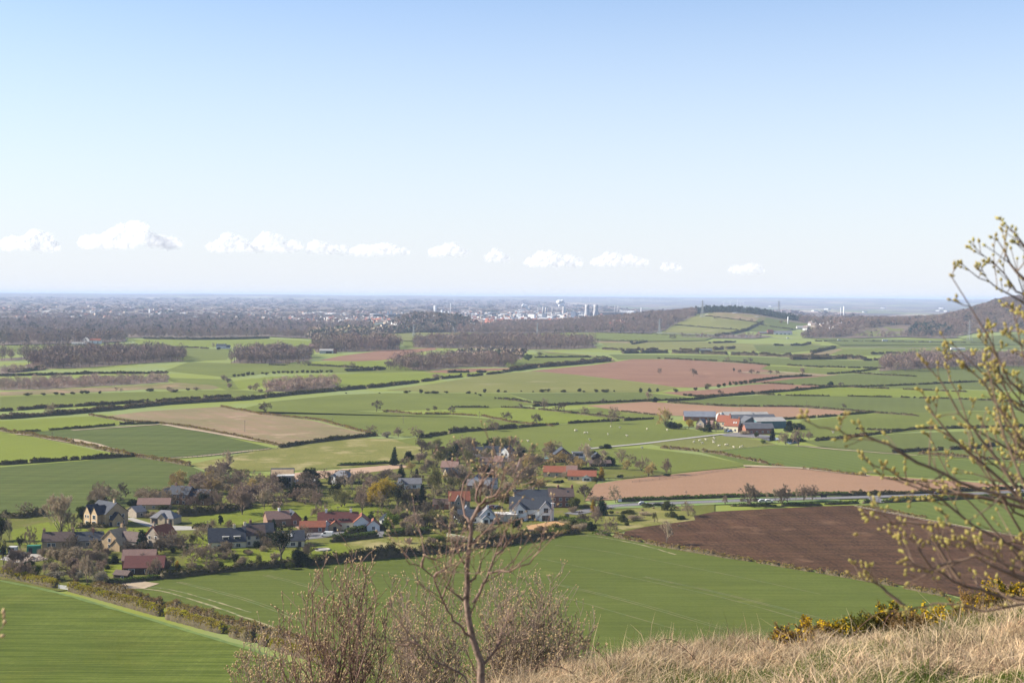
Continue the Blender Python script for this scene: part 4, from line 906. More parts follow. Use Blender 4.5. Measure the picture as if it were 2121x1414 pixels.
trees('around the large pink harrowed field', 'field trees', [
    (1367, 776, 15, 'lone', 10), (1436, 780, 18, 'lone', 20), (1490, 823, 18, 'lone', 18), (1520, 772, 11, 'ivy', 7), (1532, 773, 9, 'lone'), (1557, 775, 12, 'lone'), (1570, 775, 8, 'lone'), (1595, 775, 10, 'lone'), (1608, 776, 10, 'lone'), (1507, 749, 11, 'oak'), (1542, 752, 10, 'lone'), (1554, 751, 11, 'lone'), (1662, 778, 18, 'pale', 20), (1747, 847, 12, 'lone'), (1742, 801, 11, 'lone'), (1721, 798, 9, 'darkbush', 14), (1467, 807, 14, 'olive', 22), (1420, 888, 2, 'bush'), (1558, 816, 8, 'darkbush', 8), (1566, 816, 8, 'brush', 12), (1650, 806, 6, 'darkbush', 8)])
trees('towards the middle hill', 'far field trees', [
    (1392, 704, 13, 'lone'), (1202, 702, 9, 'oak'), (1492, 694, 8, 'oak'), (1455, 696, 9, 'oak'), (1412, 694, 7, 'oak'), (1308, 712, 8, 'bush', 10), (1812, 688, 9, 'oak', 12), (1157, 756, 10, 'lone'), (1118, 740, 12, 'olive', 20), (1095, 746, 14, 'limebush', 18), (1630, 668, 9, 'oak'), (1618, 670, 9, 'oak'), (1480, 660, 8, 'oak'), (1532, 664, 7, 'oak'), (1556, 666, 7, 'oak'), (1085, 735, 14, 'oak', 16)])
trees('in the far left fields', 'far field trees', [
    (595, 757, 14, 'oak'), (617, 755, 13, 'oak'), (632, 757, 13, 'oak'), (640, 757, 12, 'oak'), (730, 762, 14, 'oak', 16), (716, 761, 8, 'oak'), (805, 763, 18, 'lone', 22), (815, 764, 20, 'ash', 16), (905, 784, 12, 'brush', 26), (931, 782, 7, 'darkbush', 5), (955, 777, 5, 'darkbush', 5), (811, 795, 6, 'darkbush', 7), (700, 805, 6, 'darkbush', 6), (442, 720, 12, 'oak', 8), (452, 724, 6, 'darkbush', 10), (530, 810, 20, 'oak', 22), (518, 806, 10, 'brush', 16), (540, 812, 8, 'brush', 16), (556, 813, 7, 'brush_purple', 20), (472, 792, 12, 'brush', 14), (476, 803, 12, 'brush_purple', 14), (463, 787, 12, 'brush', 16), (349, 809, 10, 'brush', 14), (358, 812, 8, 'brush', 26), (407, 808, 8, 'brush', 18), (240, 810, 10, 'ash', 12), (250, 812, 9, 'ash', 10), (206, 815, 6, 'darkbush', 7), (977, 735, 16, 'cypress', 9), (935, 734, 14, 'oak', 14), (1034, 738, 16, 'evergreen', 18), (965, 728, 16, 'purple', 20)])
for i, (px, py, hp) in enumerate([(1327, 813, 11), (1345, 812, 9), (1362, 811, 8), (1440, 808, 7), (1463, 806, 9), (1400, 812, 8), (1489, 802, 8), (1500, 800, 8), (1512, 798, 9), (1524, 797, 8), (1535, 796, 8), (1544, 795, 9), (1555, 794, 9), (1563, 793, 9), (1430, 820, 6), (1420, 819, 5), (1440, 821, 5), (1448, 821, 5), (1456, 822, 6), (1464, 822, 6), (1472, 821, 6)]):
    tree(px, py, hp, 'thorn', f'dark thorn bush {ordinal(i) if i < 20 else "last"} in the rows edging the narrow pink field', 'thorn bushes by the pink field', _pr.uniform(7, 13))
for i, (px, py, w, hp) in enumerate([(1032, 812, 8, 7), (1123, 812, 18, 7), (1136, 811, 8, 7), (1167, 812, 14, 6), (1200, 811, 10, 8), (1210, 812, 7, 4), (1235, 812, 10, 7), (1252, 812, 18, 7), (1272, 811, 5, 4), (1080, 811, 4, 3), (1104, 812, 4, 3), (1046, 812, 8, 4), (842, 814, 16, 6), (872, 814, 10, 9), (884, 815, 12, 5), (900, 815, 22, 6), (925, 814, 10, 5), (970, 815, 12, 6), (985, 816, 6, 4), (1004, 813, 9, 9), (995, 820, 8, 5), (786, 815, 5, 2.5), (717, 815, 5, 3)]):
    tree(px, py, hp, 'thorn', f'low thorn bush {ordinal(i) if i < 20 else "near last"} along the foot of the pale hill pasture', 'thorn bushes below the pale pasture', w)
for i, (px, py, w, hp) in enumerate([(57, 819, 18, 6), (90, 818, 12, 5), (116, 817, 12, 6), (130, 818, 10, 5), (150, 816, 12, 5), (170, 815, 14, 7), (181, 815, 10, 7), (310, 810, 18, 7), (362, 812, 16, 6), (390, 808, 9, 5)]):
    tree(px, py, hp, 'thorn', f'dark bush {ordinal(i)} along the edge of the brownish rough grass strip', 'bushes by the rough strip', w)
for i, (px, py, w, hp) in enumerate([(485, 780, 8, 6), (494, 779, 8, 5), (503, 779, 9, 7), (513, 777, 9, 8), (523, 776, 9, 6), (544, 774, 7, 4), (552, 776, 9, 6), (568, 774, 9, 6), (577, 773, 9, 6), (586, 772, 8, 5), (596, 773, 9, 6), (605, 773, 8, 6), (615, 772, 6, 5), (627, 772, 9, 7), (637, 772, 8, 6), (648, 772, 9, 6), (657, 772, 9, 6), (666, 771, 8, 6), (677, 771, 7, 5), (686, 771, 9, 6)]):
    tree(px, py, hp, 'thorn', f'small hedgerow bush {ordinal(i)} in the dotted row across the green field', 'dotted row of bushes', w)

# ---- hedges: (points, height, width, leaf, label, gaps)
H = 'hedge_dark'; HB = 'hedge_brown'; HL = 'hedge_lime'; HG = 'hedge_green'
HEDGES = [
 ([(0, 1192), (60, 1206), (120, 1219)], 2.9, 2.4, HL, 'lime green budding hedge left of the white field gate', 0),
 ([(143, 1222), (240, 1248), (336, 1276)], 2.9, 2.5, HL, 'nearer lime and brown hedge beside the field lane, upper part', 0),
 ([(345, 1279), (420, 1300), (468, 1312)], 2.9, 2.5, HL, 'nearer lime and brown hedge beside the field lane, middle part', 0),
 ([(476, 1315), (528, 1330)], 2.7, 2.4, HB, 'brownish clipped length of the nearer lane hedge', 0),
 ([(537, 1333), (556, 1339)], 2.6, 2.4, HL, 'short round stub of the lane hedge before the shrubs', 0),
 ([(562, 1341), (620, 1358), (680, 1378)], 2.6, 2.4, HL, 'last length of the nearer lane hedge behind the bare shrubs', 0),
 ([(190, 1219), (270, 1238), (340, 1258)], 2.4, 2.0, HB, 'farther brown hedge of the field lane, upper part', .06),
 ([(345, 1260), (420, 1280), (500, 1300), (600, 1328), (680, 1352)], 2.3, 2.0, HB, 'farther purplish brown hedge of the field lane, lower part', .05),
 ([(215, 1212), (260, 1208), (330, 1200)], 1.9, 1.5, HG, 'dark clipped hedge below the brown barn', 0),
 ([(330, 1200), (400, 1192), (480, 1184), (560, 1176), (620, 1174)], 2.2, 2.6, H, 'dark shady hedge below the white cottage garden', 0),
 ([(640, 1172), (720, 1163), (790, 1158), (860, 1150), (930, 1144)], 3.4, 2.4, H, 'tall dark hedge between rough plot and crop field', 0),
 ([(930, 1143), (1000, 1133), (1060, 1126), (1140, 1112)], 3.2, 3.0, H, 'dark overgrown hedge below the white houses', .1),
 ([(1140, 1112), (1200, 1105)], 2.0, 2.2, HB, 'low hedge at the end of the white house garden', 0),
 ([(1230, 1106), (1262, 1111)], 1.6, 1.6, HG, 'short clipped hedge by the ploughed field corner', 0),
 ([(1272, 1113), (1330, 1124), (1400, 1138), (1480, 1152), (1560, 1164)], 1.6, 1.7, HB, 'low olive hedge between the crop and the dark ploughed field', .05),
 ([(1568, 1166), (1660, 1181), (1760, 1198), (1860, 1216), (1960, 1237)], 1.5, 1.7, HB, 'low ragged hedge along the lower side of the ploughed field', .12),
 ([(686, 1124), (720, 1120), (782, 1113)], 2.6, 2.2, HG, 'neat rounded green hedge beside the lane', 0),
 ([(797, 1112), (850, 1108), (890, 1104)], 2.6, 2.4, HG, 'neat green hedge right of the lane opening', 0),
 ([(716, 1108), (740, 1104), (760, 1098), (800, 1098)], 2.6, 2.2, HG, 'clipped hedge round the white courtyard', 0),
 ([(365, 1070), (410, 1068), (468, 1062), (520, 1052)], 3.4, 3.0, H, 'tall black green hedge behind the triple garage', 0),
 ([(400, 1096), (440, 1100)], 2.2, 1.8, H, 'short dark hedge by the telegraph pole', 0),
 ([(0, 1072), (40, 1074), (95, 1066)], 2.4, 2.2, H, 'dark hedge above the bright paddock', 0),
 ([(160, 1096), (185, 1092), (225, 1094)], 1.6, 2.0, H, 'dark low hedge below the stone house', 0),
 ([(240, 1113), (290, 1110), (305, 1108)], 1.6, 1.6, HG, 'green hedge at the bottom of the stone house lawn', 0),
 ([(1160, 1082), (1190, 1088), (1215, 1096)], 3.0, 2.6, HG, 'thick green hedge right of the white house', 0),
 ([(1108, 1104), (1150, 1098), (1185, 1096)], 2.0, 2.4, HB, 'loose brown hedge in front of the orange drive', 0),
 ([(1282, 1040), (1340, 1037.5), (1420, 1034.5), (1520, 1031), (1640, 1029), (1760, 1026)], 1.9, 1.8, HG, 'long clipped hedge on the far side of the road', 0),
 ([(1760, 1026), (1880, 1023), (2000, 1017), (2121, 1013)], 1.7, 1.8, H, 'dark clipped roadside hedge continuing right', 0),
 ([(1512, 1048), (1545, 1048), (1600, 1048)], 1.3, 1.5, HG, 'short clipped hedge under the roadside trees', .1),
 ([(1605, 1048), (1660, 1047.5), (1700, 1047)], 1.4, 1.5, HG, 'clipped hedge below the pair of slender trees', .1),
 ([(1710, 1045), (1760, 1043), (1806, 1041)], 1.4, 1.6, HG, 'clipped hedge before the field opening', .1),
 ([(1828, 1041), (1900, 1038), (2000, 1034), (2121, 1027)], 1.6, 1.7, HG, 'long clipped hedge on the near side of the road', 0),
 ([(1845, 1034), (1920, 1031), (2000, 1027)], 1.2, 1.5, HL, 'low budding hedge between road and verge', .1),
 ([(1772, 1050), (1808, 1055), (1860, 1063), (1920, 1073)], 1.1, 1.3, HB, 'low brown hedge along the dark green field wedge', .1),
 ([(0, 963), (60, 959), (160, 952), (280, 946)], 2.0, 1.6, H, 'dark hedge between bright field and dark striped field', .05),
 ([(0, 893), (60, 902), (140, 916), (240, 938), (285, 947)], 2.0, 1.8, HB, 'brown hedge running down left of the dark crop field', 0),
 ([(285, 947), (340, 955), (395, 966)], 2.0, 1.8, HB, 'brown hedge ending at the village grove', 0),
 ([(40, 896), (150, 888), (260, 879), (328, 877)], 1.9, 1.5, H, 'gappy dark hedge above the dark crop field', .08),
 ([(186, 860), (260, 873), (330, 877), (400, 886), (500, 906), (590, 926)], 1.9, 1.7, HB, 'long brown hedge between stubble and dark crop', 0),
 ([(580, 928), (640, 918), (760, 904), (780, 902)], 2.0, 1.7, H, 'dark straight hedge above the rough meadow', 0),
 ([(458, 843), (540, 858), (660, 870), (720, 886), (780, 903)], 1.9, 1.8, HB, 'brown hedge along the top of the stubble field', .05),
 ([(700, 965), (760, 963), (805, 960)], 1.6, 1.4, HG, 'low green hedge at the bottom of the meadow', 0),
 ([(870, 908), (950, 895), (1000, 892), (1070, 887)], 2.3, 2.0, H, 'dark hedge above the sheep pasture, left length', .05),
 ([(1076, 886), (1150, 880), (1200, 876), (1290, 872), (1352, 868)], 2.3, 2.0, H, 'dark gappy hedge above the sheep pasture, right length', .1),
 ([(795, 852), (860, 858), (930, 858), (1000, 862)], 1.7, 1.7, HB, 'brown hedge left of the bright tree field', .08),
 ([(1000, 862), (1060, 875), (1110, 880), (1145, 883)], 1.8, 1.8, HB, 'brown hedge below the bright tree field', .04),
 ([(938, 844), (975, 844), (1010, 844)], 1.8, 2.0, H, 'short dark hedge on its own in the pale field', 0),
 ([(1040, 844), (1090, 846), (1160, 853), (1240, 862), (1320, 870)], 1.8, 1.8, HB, 'long brown hedge slanting below the row of bare trees', .06),
 ([(1026, 826), (1060, 829), (1100, 835), (1135, 839)], 2.2, 2.0, H, 'dark hedge slanting down to the lone trees', .12),
 ([(1105, 842), (1180, 838), (1260, 834), (1340, 831), (1390, 829)], 2.2, 1.9, H, 'dark straight hedge above the orange pink field', 0),
 ([(1386, 831), (1440, 828), (1480, 822), (1560, 816), (1640, 810), (1720, 802)], 2.6, 2.2, H, 'bold dark hedge rising below the narrow pink field', 0),
 ([(1386, 834), (1480, 840), (1560, 842), (1660, 843), (1740, 849), (1800, 854), (1900, 862)], 1.7, 1.7, HB, 'brown hedge along the top of the orange pink field', .04),
 ([(1620, 869), (1700, 864), (1780, 857), (1812, 854)], 1.9, 1.8, H, 'dark hedge on the lower side of the orange pink field', .05),
 ([(1290, 853), (1340, 858), (1365, 861)], 1.5, 1.5, HB, 'faint hedge at the left tip of the orange pink field', .2),
 ([(1560, 816), (1640, 820), (1740, 821), (1850, 823), (1990, 827), (2121, 833)], 1.6, 1.6, H, 'gappy hedge under the bright green strip', .2),
 ([(1580, 794), (1640, 797), (1760, 802), (1850, 806), (2000, 812)], 1.6, 1.6, HB, 'brown hedge above the bright green strip', .15),
 ([(1720, 802), (1800, 801), (1900, 797), (1980, 793), (2060, 789)], 2.0, 1.9, H, 'dark hedge rising to the right above the bright strip', .05),
 ([(1560, 790), (1620, 782), (1680, 779)], 2.4, 2.4, H, 'dark hedge below the pale trees of the pink field', 0),
 ([(1715, 775), (1760, 772), (1800, 767), (1815, 765)], 2.0, 2.0, H, 'short dark hedge climbing to the wood corner', .1),
 ([(1760, 772), (1830, 777), (1895, 780)], 1.8, 1.8, H, 'thin hedge running right below the wood', .1),
 ([(1700, 760), (1760, 762), (1830, 763)], 2.0, 2.0, H, 'thin dark hedge before the right hand wood', .06),
 ([(1632, 757), (1700, 761)], 2.0, 2.0, H, 'thin hedge above the tan strip', .06),
 ([(1365, 743), (1480, 748), (1540, 752), (1592, 757)], 2.2, 2.0, H, 'hedge along the top of the large pink field', .12),
 ([(1770, 889), (1840, 893), (1860, 891)], 1.8, 1.7, H, 'dark hedge behind the budding twigs, upper', .1),
 ([(1690, 913), (1760, 906), (1840, 896), (1900, 889), (2121, 884)], 2.2, 2.2, H, 'bold dark hedge sloping up behind the budding twigs', .03),
 ([(1850, 938), (1920, 934), (2010, 930), (2060, 924)], 2.0, 2.0, H, 'dark hedge among the twigs right of the lone bush', .08),
 ([(1900, 940), (1960, 945), (2040, 951), (2121, 954)], 1.6, 1.7, HB, 'brown hedge along the dark green right field', .05),
 ([(1370, 928), (1440, 934), (1500, 943), (1560, 955), (1590, 962)], 1.5, 1.6, HB, 'straggly brown hedge below the sheep paddock', .12),
 ([(1600, 964), (1700, 975), (1780, 985), (1860, 995), (1960, 1003)], 1.1, 1.5, HB, 'low ragged bank hedge above the pale ploughed field', .3),
 ([(60, 1175), (20, 1184)], 1.8, 1.8, HG, 'dark hedge at the yard corner', 0),
 ([(0, 868), (60, 864), (160, 856), (260, 846), (340, 838), (420, 833), (500, 829)], 4.2, 6, HB, 'broad scrubby railway hedge left of the stubble field', 0),
 ([(500, 829), (600, 818), (690, 810), (780, 802), (850, 794)], 4.0, 6, H, 'dark scrubby railway hedge in the middle', .05),
 ([(850, 794), (920, 784), (980, 779), (1040, 772), (1060, 768)], 2.6, 4, H, 'thin railway hedge fading towards the pink field', .2),
 ([(0, 852), (100, 845), (260, 836), (340, 831), (480, 822)], 3.2, 4, HB, 'second scrub line behind the railway hedge', .1),
 ([(0, 779), (100, 777), (200, 774), (290, 774), (345, 773)], 3.0, 4, H, 'dark straight hedge behind the young wood', 0),
 ([(20, 771), (60, 768), (92, 764)], 4.0, 5, H, 'short dark hedge at the pink scrub', 0),
 ([(330, 719), (380, 720), (430, 722)], 2.6, 2.2, HB, 'thin hedge leading to the white farmhouse', .05),
 ([(300, 702), (400, 704), (480, 703), (555, 701)], 5.0, 6, H, 'dark tall hedge edging the far bright field', 0),
 ([(640, 757), (700, 760), (740, 762), (790, 768)], 2.4, 2.2, H, 'dark hedge along the pair of green fields', .1),
 ([(718, 769), (760, 768), (795, 765)], 4.5, 5, H, 'thick dark scrub hedge left of the tall wood', .05),
 ([(560, 756), (590, 757)], 1.8, 2, H, 'short hedge under the middle wood', 0),
 ([(930, 772), (985, 771)], 3.2, 3, HB, 'bushy hedge along the small red field', .25),
 ([(990, 772), (1010, 770)], 3.2, 3, HB, 'short bushy hedge ending the small red field', .2),
 ([(780, 694), (860, 690), (920, 689)], 4, 4, H, 'dark hedge edging the pale far pasture', 0),
 ([(905, 703), (960, 698), (1010, 696)], 3, 4, H, 'dark hedge right of the pale far pasture', .1),
 ([(1110, 741), (1180, 740), (1250, 740)], 2.4, 2.4, H, 'dark hedge inside the track loop', .05),
 ([(1060, 768), (1100, 762), (1150, 758), (1200, 754), (1240, 750), (1262, 748)], 6, 8, HB, 'broad scrub belt along the bend of the railway', .05),
 ([(1070, 728), (1090, 726)], 4, 4, H, 'short dark hedge above the loop field', 0),
 ([(1290, 732), (1380, 731), (1450, 733), (1540, 736), (1640, 740), (1720, 742), (1790, 745)], 6.5, 9, HB, 'long bushy belt above the large pink field', .08),
 ([(1250, 724), (1300, 726), (1360, 724)], 4, 5, HB, 'thin scrub line right of the big wood', .25),
 ([(1410, 726), (1440, 727), (1480, 725), (1520, 722)], 5, 7, HB, 'scrub by the pale barn in the middle distance', .2),
 ([(1470, 711), (1500, 710), (1522, 709)], 4, 5, H, 'dark clump hedge right of the far barn', .1),
 ([(1605, 716), (1660, 716), (1678, 712)], 4, 4, H, 'dark broken hedge in the far green field', .2),
 ([(1310, 713), (1340, 708)], 3, 3, H, 'short dark hedge slanting in the far field', 0),
 ([(1218, 704), (1260, 705), (1340, 707)], 2.4, 3, HB, 'thin hedge above the far fallow strip', .25),
 ([(1680, 732), (1700, 727), (1728, 721)], 5, 7, H, 'dark bushes along the tan track', .15),
 ([(1806, 734), (1850, 732), (1890, 732)], 3.4, 4, H, 'dotted dark hedge before the right wood', .2),
 ([(1640, 745), (1700, 744), (1780, 743)], 6, 8, HB, 'bushy belt left of the right hand wood', .1),
 ([(1790, 747), (1830, 746), (1860, 745)], 4, 5, HB, 'thin scrub joining the right hand wood', .1),
 ([(1690, 707), (1780, 708), (1900, 710), (2060, 712)], 3, 4, H, 'hedge along the far right road', .1),
 ([(1400, 674), (1430, 677), (1480, 681), (1525, 684)], 4, 5, H, 'dark hedge across the hill pasture', 0),
 ([(1463, 656), (1500, 660), (1545, 666), (1575, 670)], 4, 5, H, 'dark hedge below the reddish hilltop field', 0),
 ([(1482, 697), (1520, 691), (1548, 684), (1575, 671), (1604, 656)], 6, 7, H, 'bold dark hedge climbing the hill', 0),
 ([(1576, 674), (1600, 678), (1640, 683)], 4, 5, H, 'faint hedge along the upper hill field', .1),
 ([(1240, 690), (1300, 692), (1352, 693)], 3, 4, HB, 'roadside scrub below the hill wood', .2),
 ([(1360, 694), (1440, 697), (1500, 700)], 3, 4, HB, 'roadside hedge below the hill pasture', .2),
]
for pts, h, w, leaf, lb, gp in HEDGES:
    far = pts[0][1] < 800
    hedge(pts, h, w, leaf, lb, gaps=gp, rough=.13 if leaf in (HG, HL) else .30, bumps=.0 if h < 2.2 or leaf in (HG, HL) else (.7 if far else .35))

# ---- woods
wood('woodland', [[(48, 758), (90, 742), (200, 735), (330, 733), (378, 738), (383, 748), (300, 752), (170, 762), (100, 764)]], 9, 15, 'bare', 'long dark bare wood on the left of the plain', seed=1)
wood('woodland', [[(0, 742), (40, 740), (110, 733), (200, 731), (270, 732), (262, 738), (130, 738), (40, 746), (0, 748)]], 13, 15, 'bare', 'thin line of tall trees behind the long left wood', seed=2)
wood('plantation', [[(0, 808), (100, 806), (200, 800), (280, 796), (350, 791), (345, 783), (240, 786), (120, 788), (0, 792)]], 6, 7, 'young', 'pale pinkish young plantation strip', seed=3, width=1.1)
wood('plantation', [[(0, 776), (40, 772), (95, 766), (92, 758), (50, 760), (0, 764)]], 8, 6, 'young', 'small pinkish scrub block at the left edge', seed=4, width=1.2)
wood('woodland', [[(476, 752), (530, 753), (585, 753), (640, 746), (648, 742), (640, 735), (560, 732), (500, 738)]], 8.5, 15, 'bare', 'dark bare wood in front of the grey barn', seed=5)
wood('woodland', [[(655, 730), (700, 729), (760, 728), (828, 724), (826, 716), (760, 712), (700, 714), (650, 722)]], 11, 19, 'bare', 'rounded purplish wood behind the small red field', seed=6)
wood('woodland', [[(806, 766), (860, 768), (900, 766), (960, 760), (1060, 760), (1075, 752), (1000, 748), (900, 748), (820, 756)]], 8, 13, 'bare', 'tall bare wood with pale trunks in the middle of the plain', seed=7)
wood('woodland', [[(855, 720), (980, 722), (1100, 724), (1190, 723), (1238, 720), (1225, 711), (1100, 706), (950, 707), (860, 711)]], 11, 16, 'bare', 'wide purplish wood across the middle distance', seed=8)
wood('scrub_wood', [[(548, 810), (600, 812), (660, 806), (704, 802), (690, 795), (620, 794), (560, 802)]], 5.5, 9, 'young', 'pinkish willow scrub beside the railway hedge', seed=9, width=1.0)
wood('woodland', [[(1820, 768), (1880, 770), (2000, 764), (2160, 762), (2160, 745), (2000, 742), (1900, 744), (1830, 752)]], 9, 13, 'bare', 'bare wood behind the budding twigs', seed=10)
wood('woodland', [[(940, 690), (1000, 692), (1080, 692), (1118, 690), (1110, 683), (1020, 681), (950, 683)]], 13, 15, 'bare', 'low purplish wood in front of the red roofed estate', seed=11)
wood('woodland', [[(0, 716), (80, 714), (180, 712), (262, 708), (258, 700), (120, 697), (0, 698)]], 13, 16, 'bare', 'dark wood belt at the left edge of the plain', seed=12, mix=.08)
wood('woodland', [[(262, 700), (400, 701), (556, 698), (640, 702), (650, 694), (480, 690), (262, 690)]], 14, 13, 'bare', 'purplish wood belt behind the bright far field', seed=13, mix=.05)
wood('woodland', [[(640, 703), (700, 697), (780, 691), (930, 688), (930, 682), (780, 682), (640, 688)]], 15, 14, 'scrub', 'mixed wood belt left of the wooded knoll', seed=14, mix=.12)
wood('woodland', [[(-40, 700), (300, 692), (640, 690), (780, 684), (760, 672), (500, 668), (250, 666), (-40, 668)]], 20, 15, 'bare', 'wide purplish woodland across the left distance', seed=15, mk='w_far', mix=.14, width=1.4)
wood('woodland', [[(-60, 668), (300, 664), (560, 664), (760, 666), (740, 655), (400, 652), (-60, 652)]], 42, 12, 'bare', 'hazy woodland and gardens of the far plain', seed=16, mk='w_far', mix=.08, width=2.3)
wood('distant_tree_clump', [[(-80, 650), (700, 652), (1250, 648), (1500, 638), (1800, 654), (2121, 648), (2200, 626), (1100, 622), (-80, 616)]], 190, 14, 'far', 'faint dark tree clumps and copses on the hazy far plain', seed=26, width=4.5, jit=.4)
wood('woodland', [[(796, 690), (850, 676), (960, 672), (1000, 680), (930, 690)], [(800, 676), (838, 661), (862, 656), (905, 656), (940, 658), (966, 666), (975, 674), (900, 680), (840, 682)]], 13, 15, 'bare', 'woodland on the little rounded knoll', seed=17, mix=.4, mk='w_bare', width=1.2)
wood('woodland', [[(1010, 684), (1130, 690), (1230, 690), (1350, 691), (1378, 684), (1400, 672), (1440, 655), (1452, 646), (1400, 650), (1345, 654), (1300, 659), (1240, 664), (1180, 668), (1120, 672), (1040, 672)]], 11, 14, 'bare', 'purplish wood covering the flank of the middle hill', seed=18, mix=.05, width=1.15)
wood('conifer_plantation', [[(1442, 4150), (1480, 4130), (1560, 4140), (1610, 4160), (1655, 4200), (1660, 4420), (1600, 4480), (1440, 4480)]], 10, 14, 'conifer', 'dark conifer ridge on top of the middle hill', seed=19, world=True)
wood('woodland', [[(1110, 4000), (1230, 4060), (1330, 4000), (1440, 4100), (1446, 4460), (1300, 4440), (1110, 4400)]], 12, 13, 'bare', 'purplish wood along the crest of the middle hill', seed=28, world=True, mix=.06, width=1.15)
wood('woodland', [[(1655, 4080), (1760, 3980), (1900, 3900), (2000, 3850), (2250, 3700), (2300, 4460), (2000, 4480), (1655, 4420)]], 12, 14, 'bare', 'purplish woods along the crest of the right hand hills', seed=29, world=True, mix=.1, width=1.25)
wood('woodland', [[(1655, 663), (1700, 666), (1760, 670), (1710, 680), (1680, 690), (1660, 700), (1740, 700), (1790, 684), (1840, 674), (1900, 676), (1905, 690), (1880, 697), (1990, 696), (2020, 690), (2121, 688), (2250, 690), (2250, 625), (2121, 622), (2085, 628), (2040, 640), (2000, 652), (1930, 660), (1830, 663), (1750, 662)]], 11.5, 14, 'bare', 'purplish woods covering the right hand hills', seed=20, mix=.07, width=1.3)
wood('woodland', [[(1680, 702), (1760, 698), (1830, 700), (1870, 699), (1950, 702), (1990, 700), (1960, 694), (1880, 694), (1800, 697), (1730, 692)]], 14, 11, 'bare', 'low belt of trees at the foot of the right hill', seed=21, mix=.12)
wood('woodland', [[(1880, 698), (1975, 696), (1975, 684), (1930, 678), (1895, 680)]], 13, 14, 'conifer', 'dark conifers beside the stone coloured hill house', seed=22)
wood('woodland', [[(1400, 700), (1560, 702), (1600, 697), (1540, 694), (1520, 698), (1470, 696)]], 18, 9, 'bare', 'scattered trees along the hill foot road', seed=23)
wood('woodland', [[(930, 742), (1000, 742), (1080, 744), (1085, 736), (1020, 732), (940, 733)]], 14, 10, 'scrub', 'garden trees round the two cottages', seed=24, mix=.1)
wood('woodland', [[(640, 700), (700, 698), (690, 693), (640, 694)]], 14, 12, 'conifer', 'dark conifers round the green roofed farm', seed=25)
# ================================================================== BUILDINGS
def wm(n, c, c2=None, sc=.9): return mat(n, c, c2 or tuple(v * .82 for v in c), sc, local=True, detail=5)
def roofm(n, c, c2, sc=1.2):
    m, t, out = _mat(n)
    tc = t.new('ShaderNodeTexCoord').outputs['Object']
    c, c2 = dim(c), dim(c2); nf = noise_fac(t, sc, 5, tc); cc = mixc(t, remap(t, nf, .35, .65), c, c2)
    w = t.new('ShaderNodeTexWave', bands_direction='Z'); w.inputs['Scale'].default_value = 1.6; t.put(tc, w.inputs[0])
    cc = mixc(t, remap(t, w.outputs['Fac'], 0, 1, 0, .25), cc, tuple(v * .6 for v in c2))
    surf(t, out, cc, .75, w.outputs['Fac'], .3, .25, .05); return m
M['stone'] = wm('honey sandstone wall', (.46, .34, .20), (.36, .26, .16))
M['stone_pale'] = wm('pale stone wall', (.52, .42, .28), (.42, .34, .23))
M['stone_grey'] = wm('grey stone wall', (.34, .29, .23), (.26, .22, .18))
M['brick'] = wm('red brick wall', (.30, .13, .085), (.24, .11, .08))
M['brick_brown'] = wm('brown brick wall', (.25, .15, .10), (.2, .125, .09))
M['white'] = wm('white render', (.80, .80, .78), (.72, .72, .70))
M['cream'] = wm('cream render', (.74, .66, .48), (.66, .58, .42))
M['timber'] = wm('dark timber cladding', (.075, .05, .04), (.05, .035, .03))
M['slate'] = roofm('blue grey slate', (.05, .058, .075), (.034, .04, .054))
M['slate_light'] = roofm('light grey slate', (.185, .185, .20), (.14, .14, .152))
M['pantile'] = roofm('orange red pantiles', (.29, .095, .05), (.22, .072, .04))
M['pantile_dark'] = roofm('dark red tiles', (.135, .043, .036), (.105, .036, .032))
M['tile_brown'] = roofm('brown roof tiles', (.12, .082, .07), (.088, .06, .053))
M['tile_pinkbrown'] = roofm('weathered pinkish tiles', (.24, .148, .12), (.19, .115, .097))
M['sheetroof'] = roofm('grey fibre cement sheet roof', (.36, .35, .33), (.28, .27, .255), .3)
M['sheetroof_dark'] = roofm('dark sheet roof', (.12, .125, .14), (.09, .095, .11), .3)
M['sheetroof_blue'] = roofm('blue grey solar roof', (.19, .205, .245), (.145, .16, .195), .3)
M['flatroof'] = mat('pale flat roof', (.5, .49, .47), (.42, .41, .39), .4)
M['glass'] = mat('dark window glass', (.025, .032, .042), (.035, .045, .06), .3, rough=.12, spec=.5)
M['glass_green'] = mat('greenhouse glass', (.16, .30, .28), (.12, .24, .24), .5, rough=.2, spec=.5)
M['frame'] = mat('white window frame', (.78, .78, .76), None, 1)
M['doorpaint'] = mat('dark door paint', (.04, .045, .06), None, 1)
M['black'] = mat('black board for doors and doorway shade', (.03, .03, .032), None, 1)  # near-black: door panels, and the painted shade inside open barn fronts
M['teal'] = wm('teal cladding', (.08, .17, .19), (.07, .14, .165), .3)
M['pot'] = mat('clay chimney pot', (.38, .22, .14), None, 1)
M['greenmetal'] = wm('green painted metal', (.03, .17, .11), (.02, .13, .09), .4)
M['greymetal'] = wm('pale grey metal', (.50, .50, .48), (.42, .42, .40), .4)
def wall_pt(b, face, u, z, out):
    """point on a face of block b: u along it, z up, out proud of it"""
    w, d, x, y = b['w'], b['d'], b['x'], b['y']
    return {'f': (x + u, y - out, z), 'b': (x + u, y + d + out, z), 'l': (x - w / 2 - out, y + d / 2 + u, z), 'r': (x + w / 2 + out, y + d / 2 + u, z)}[face]
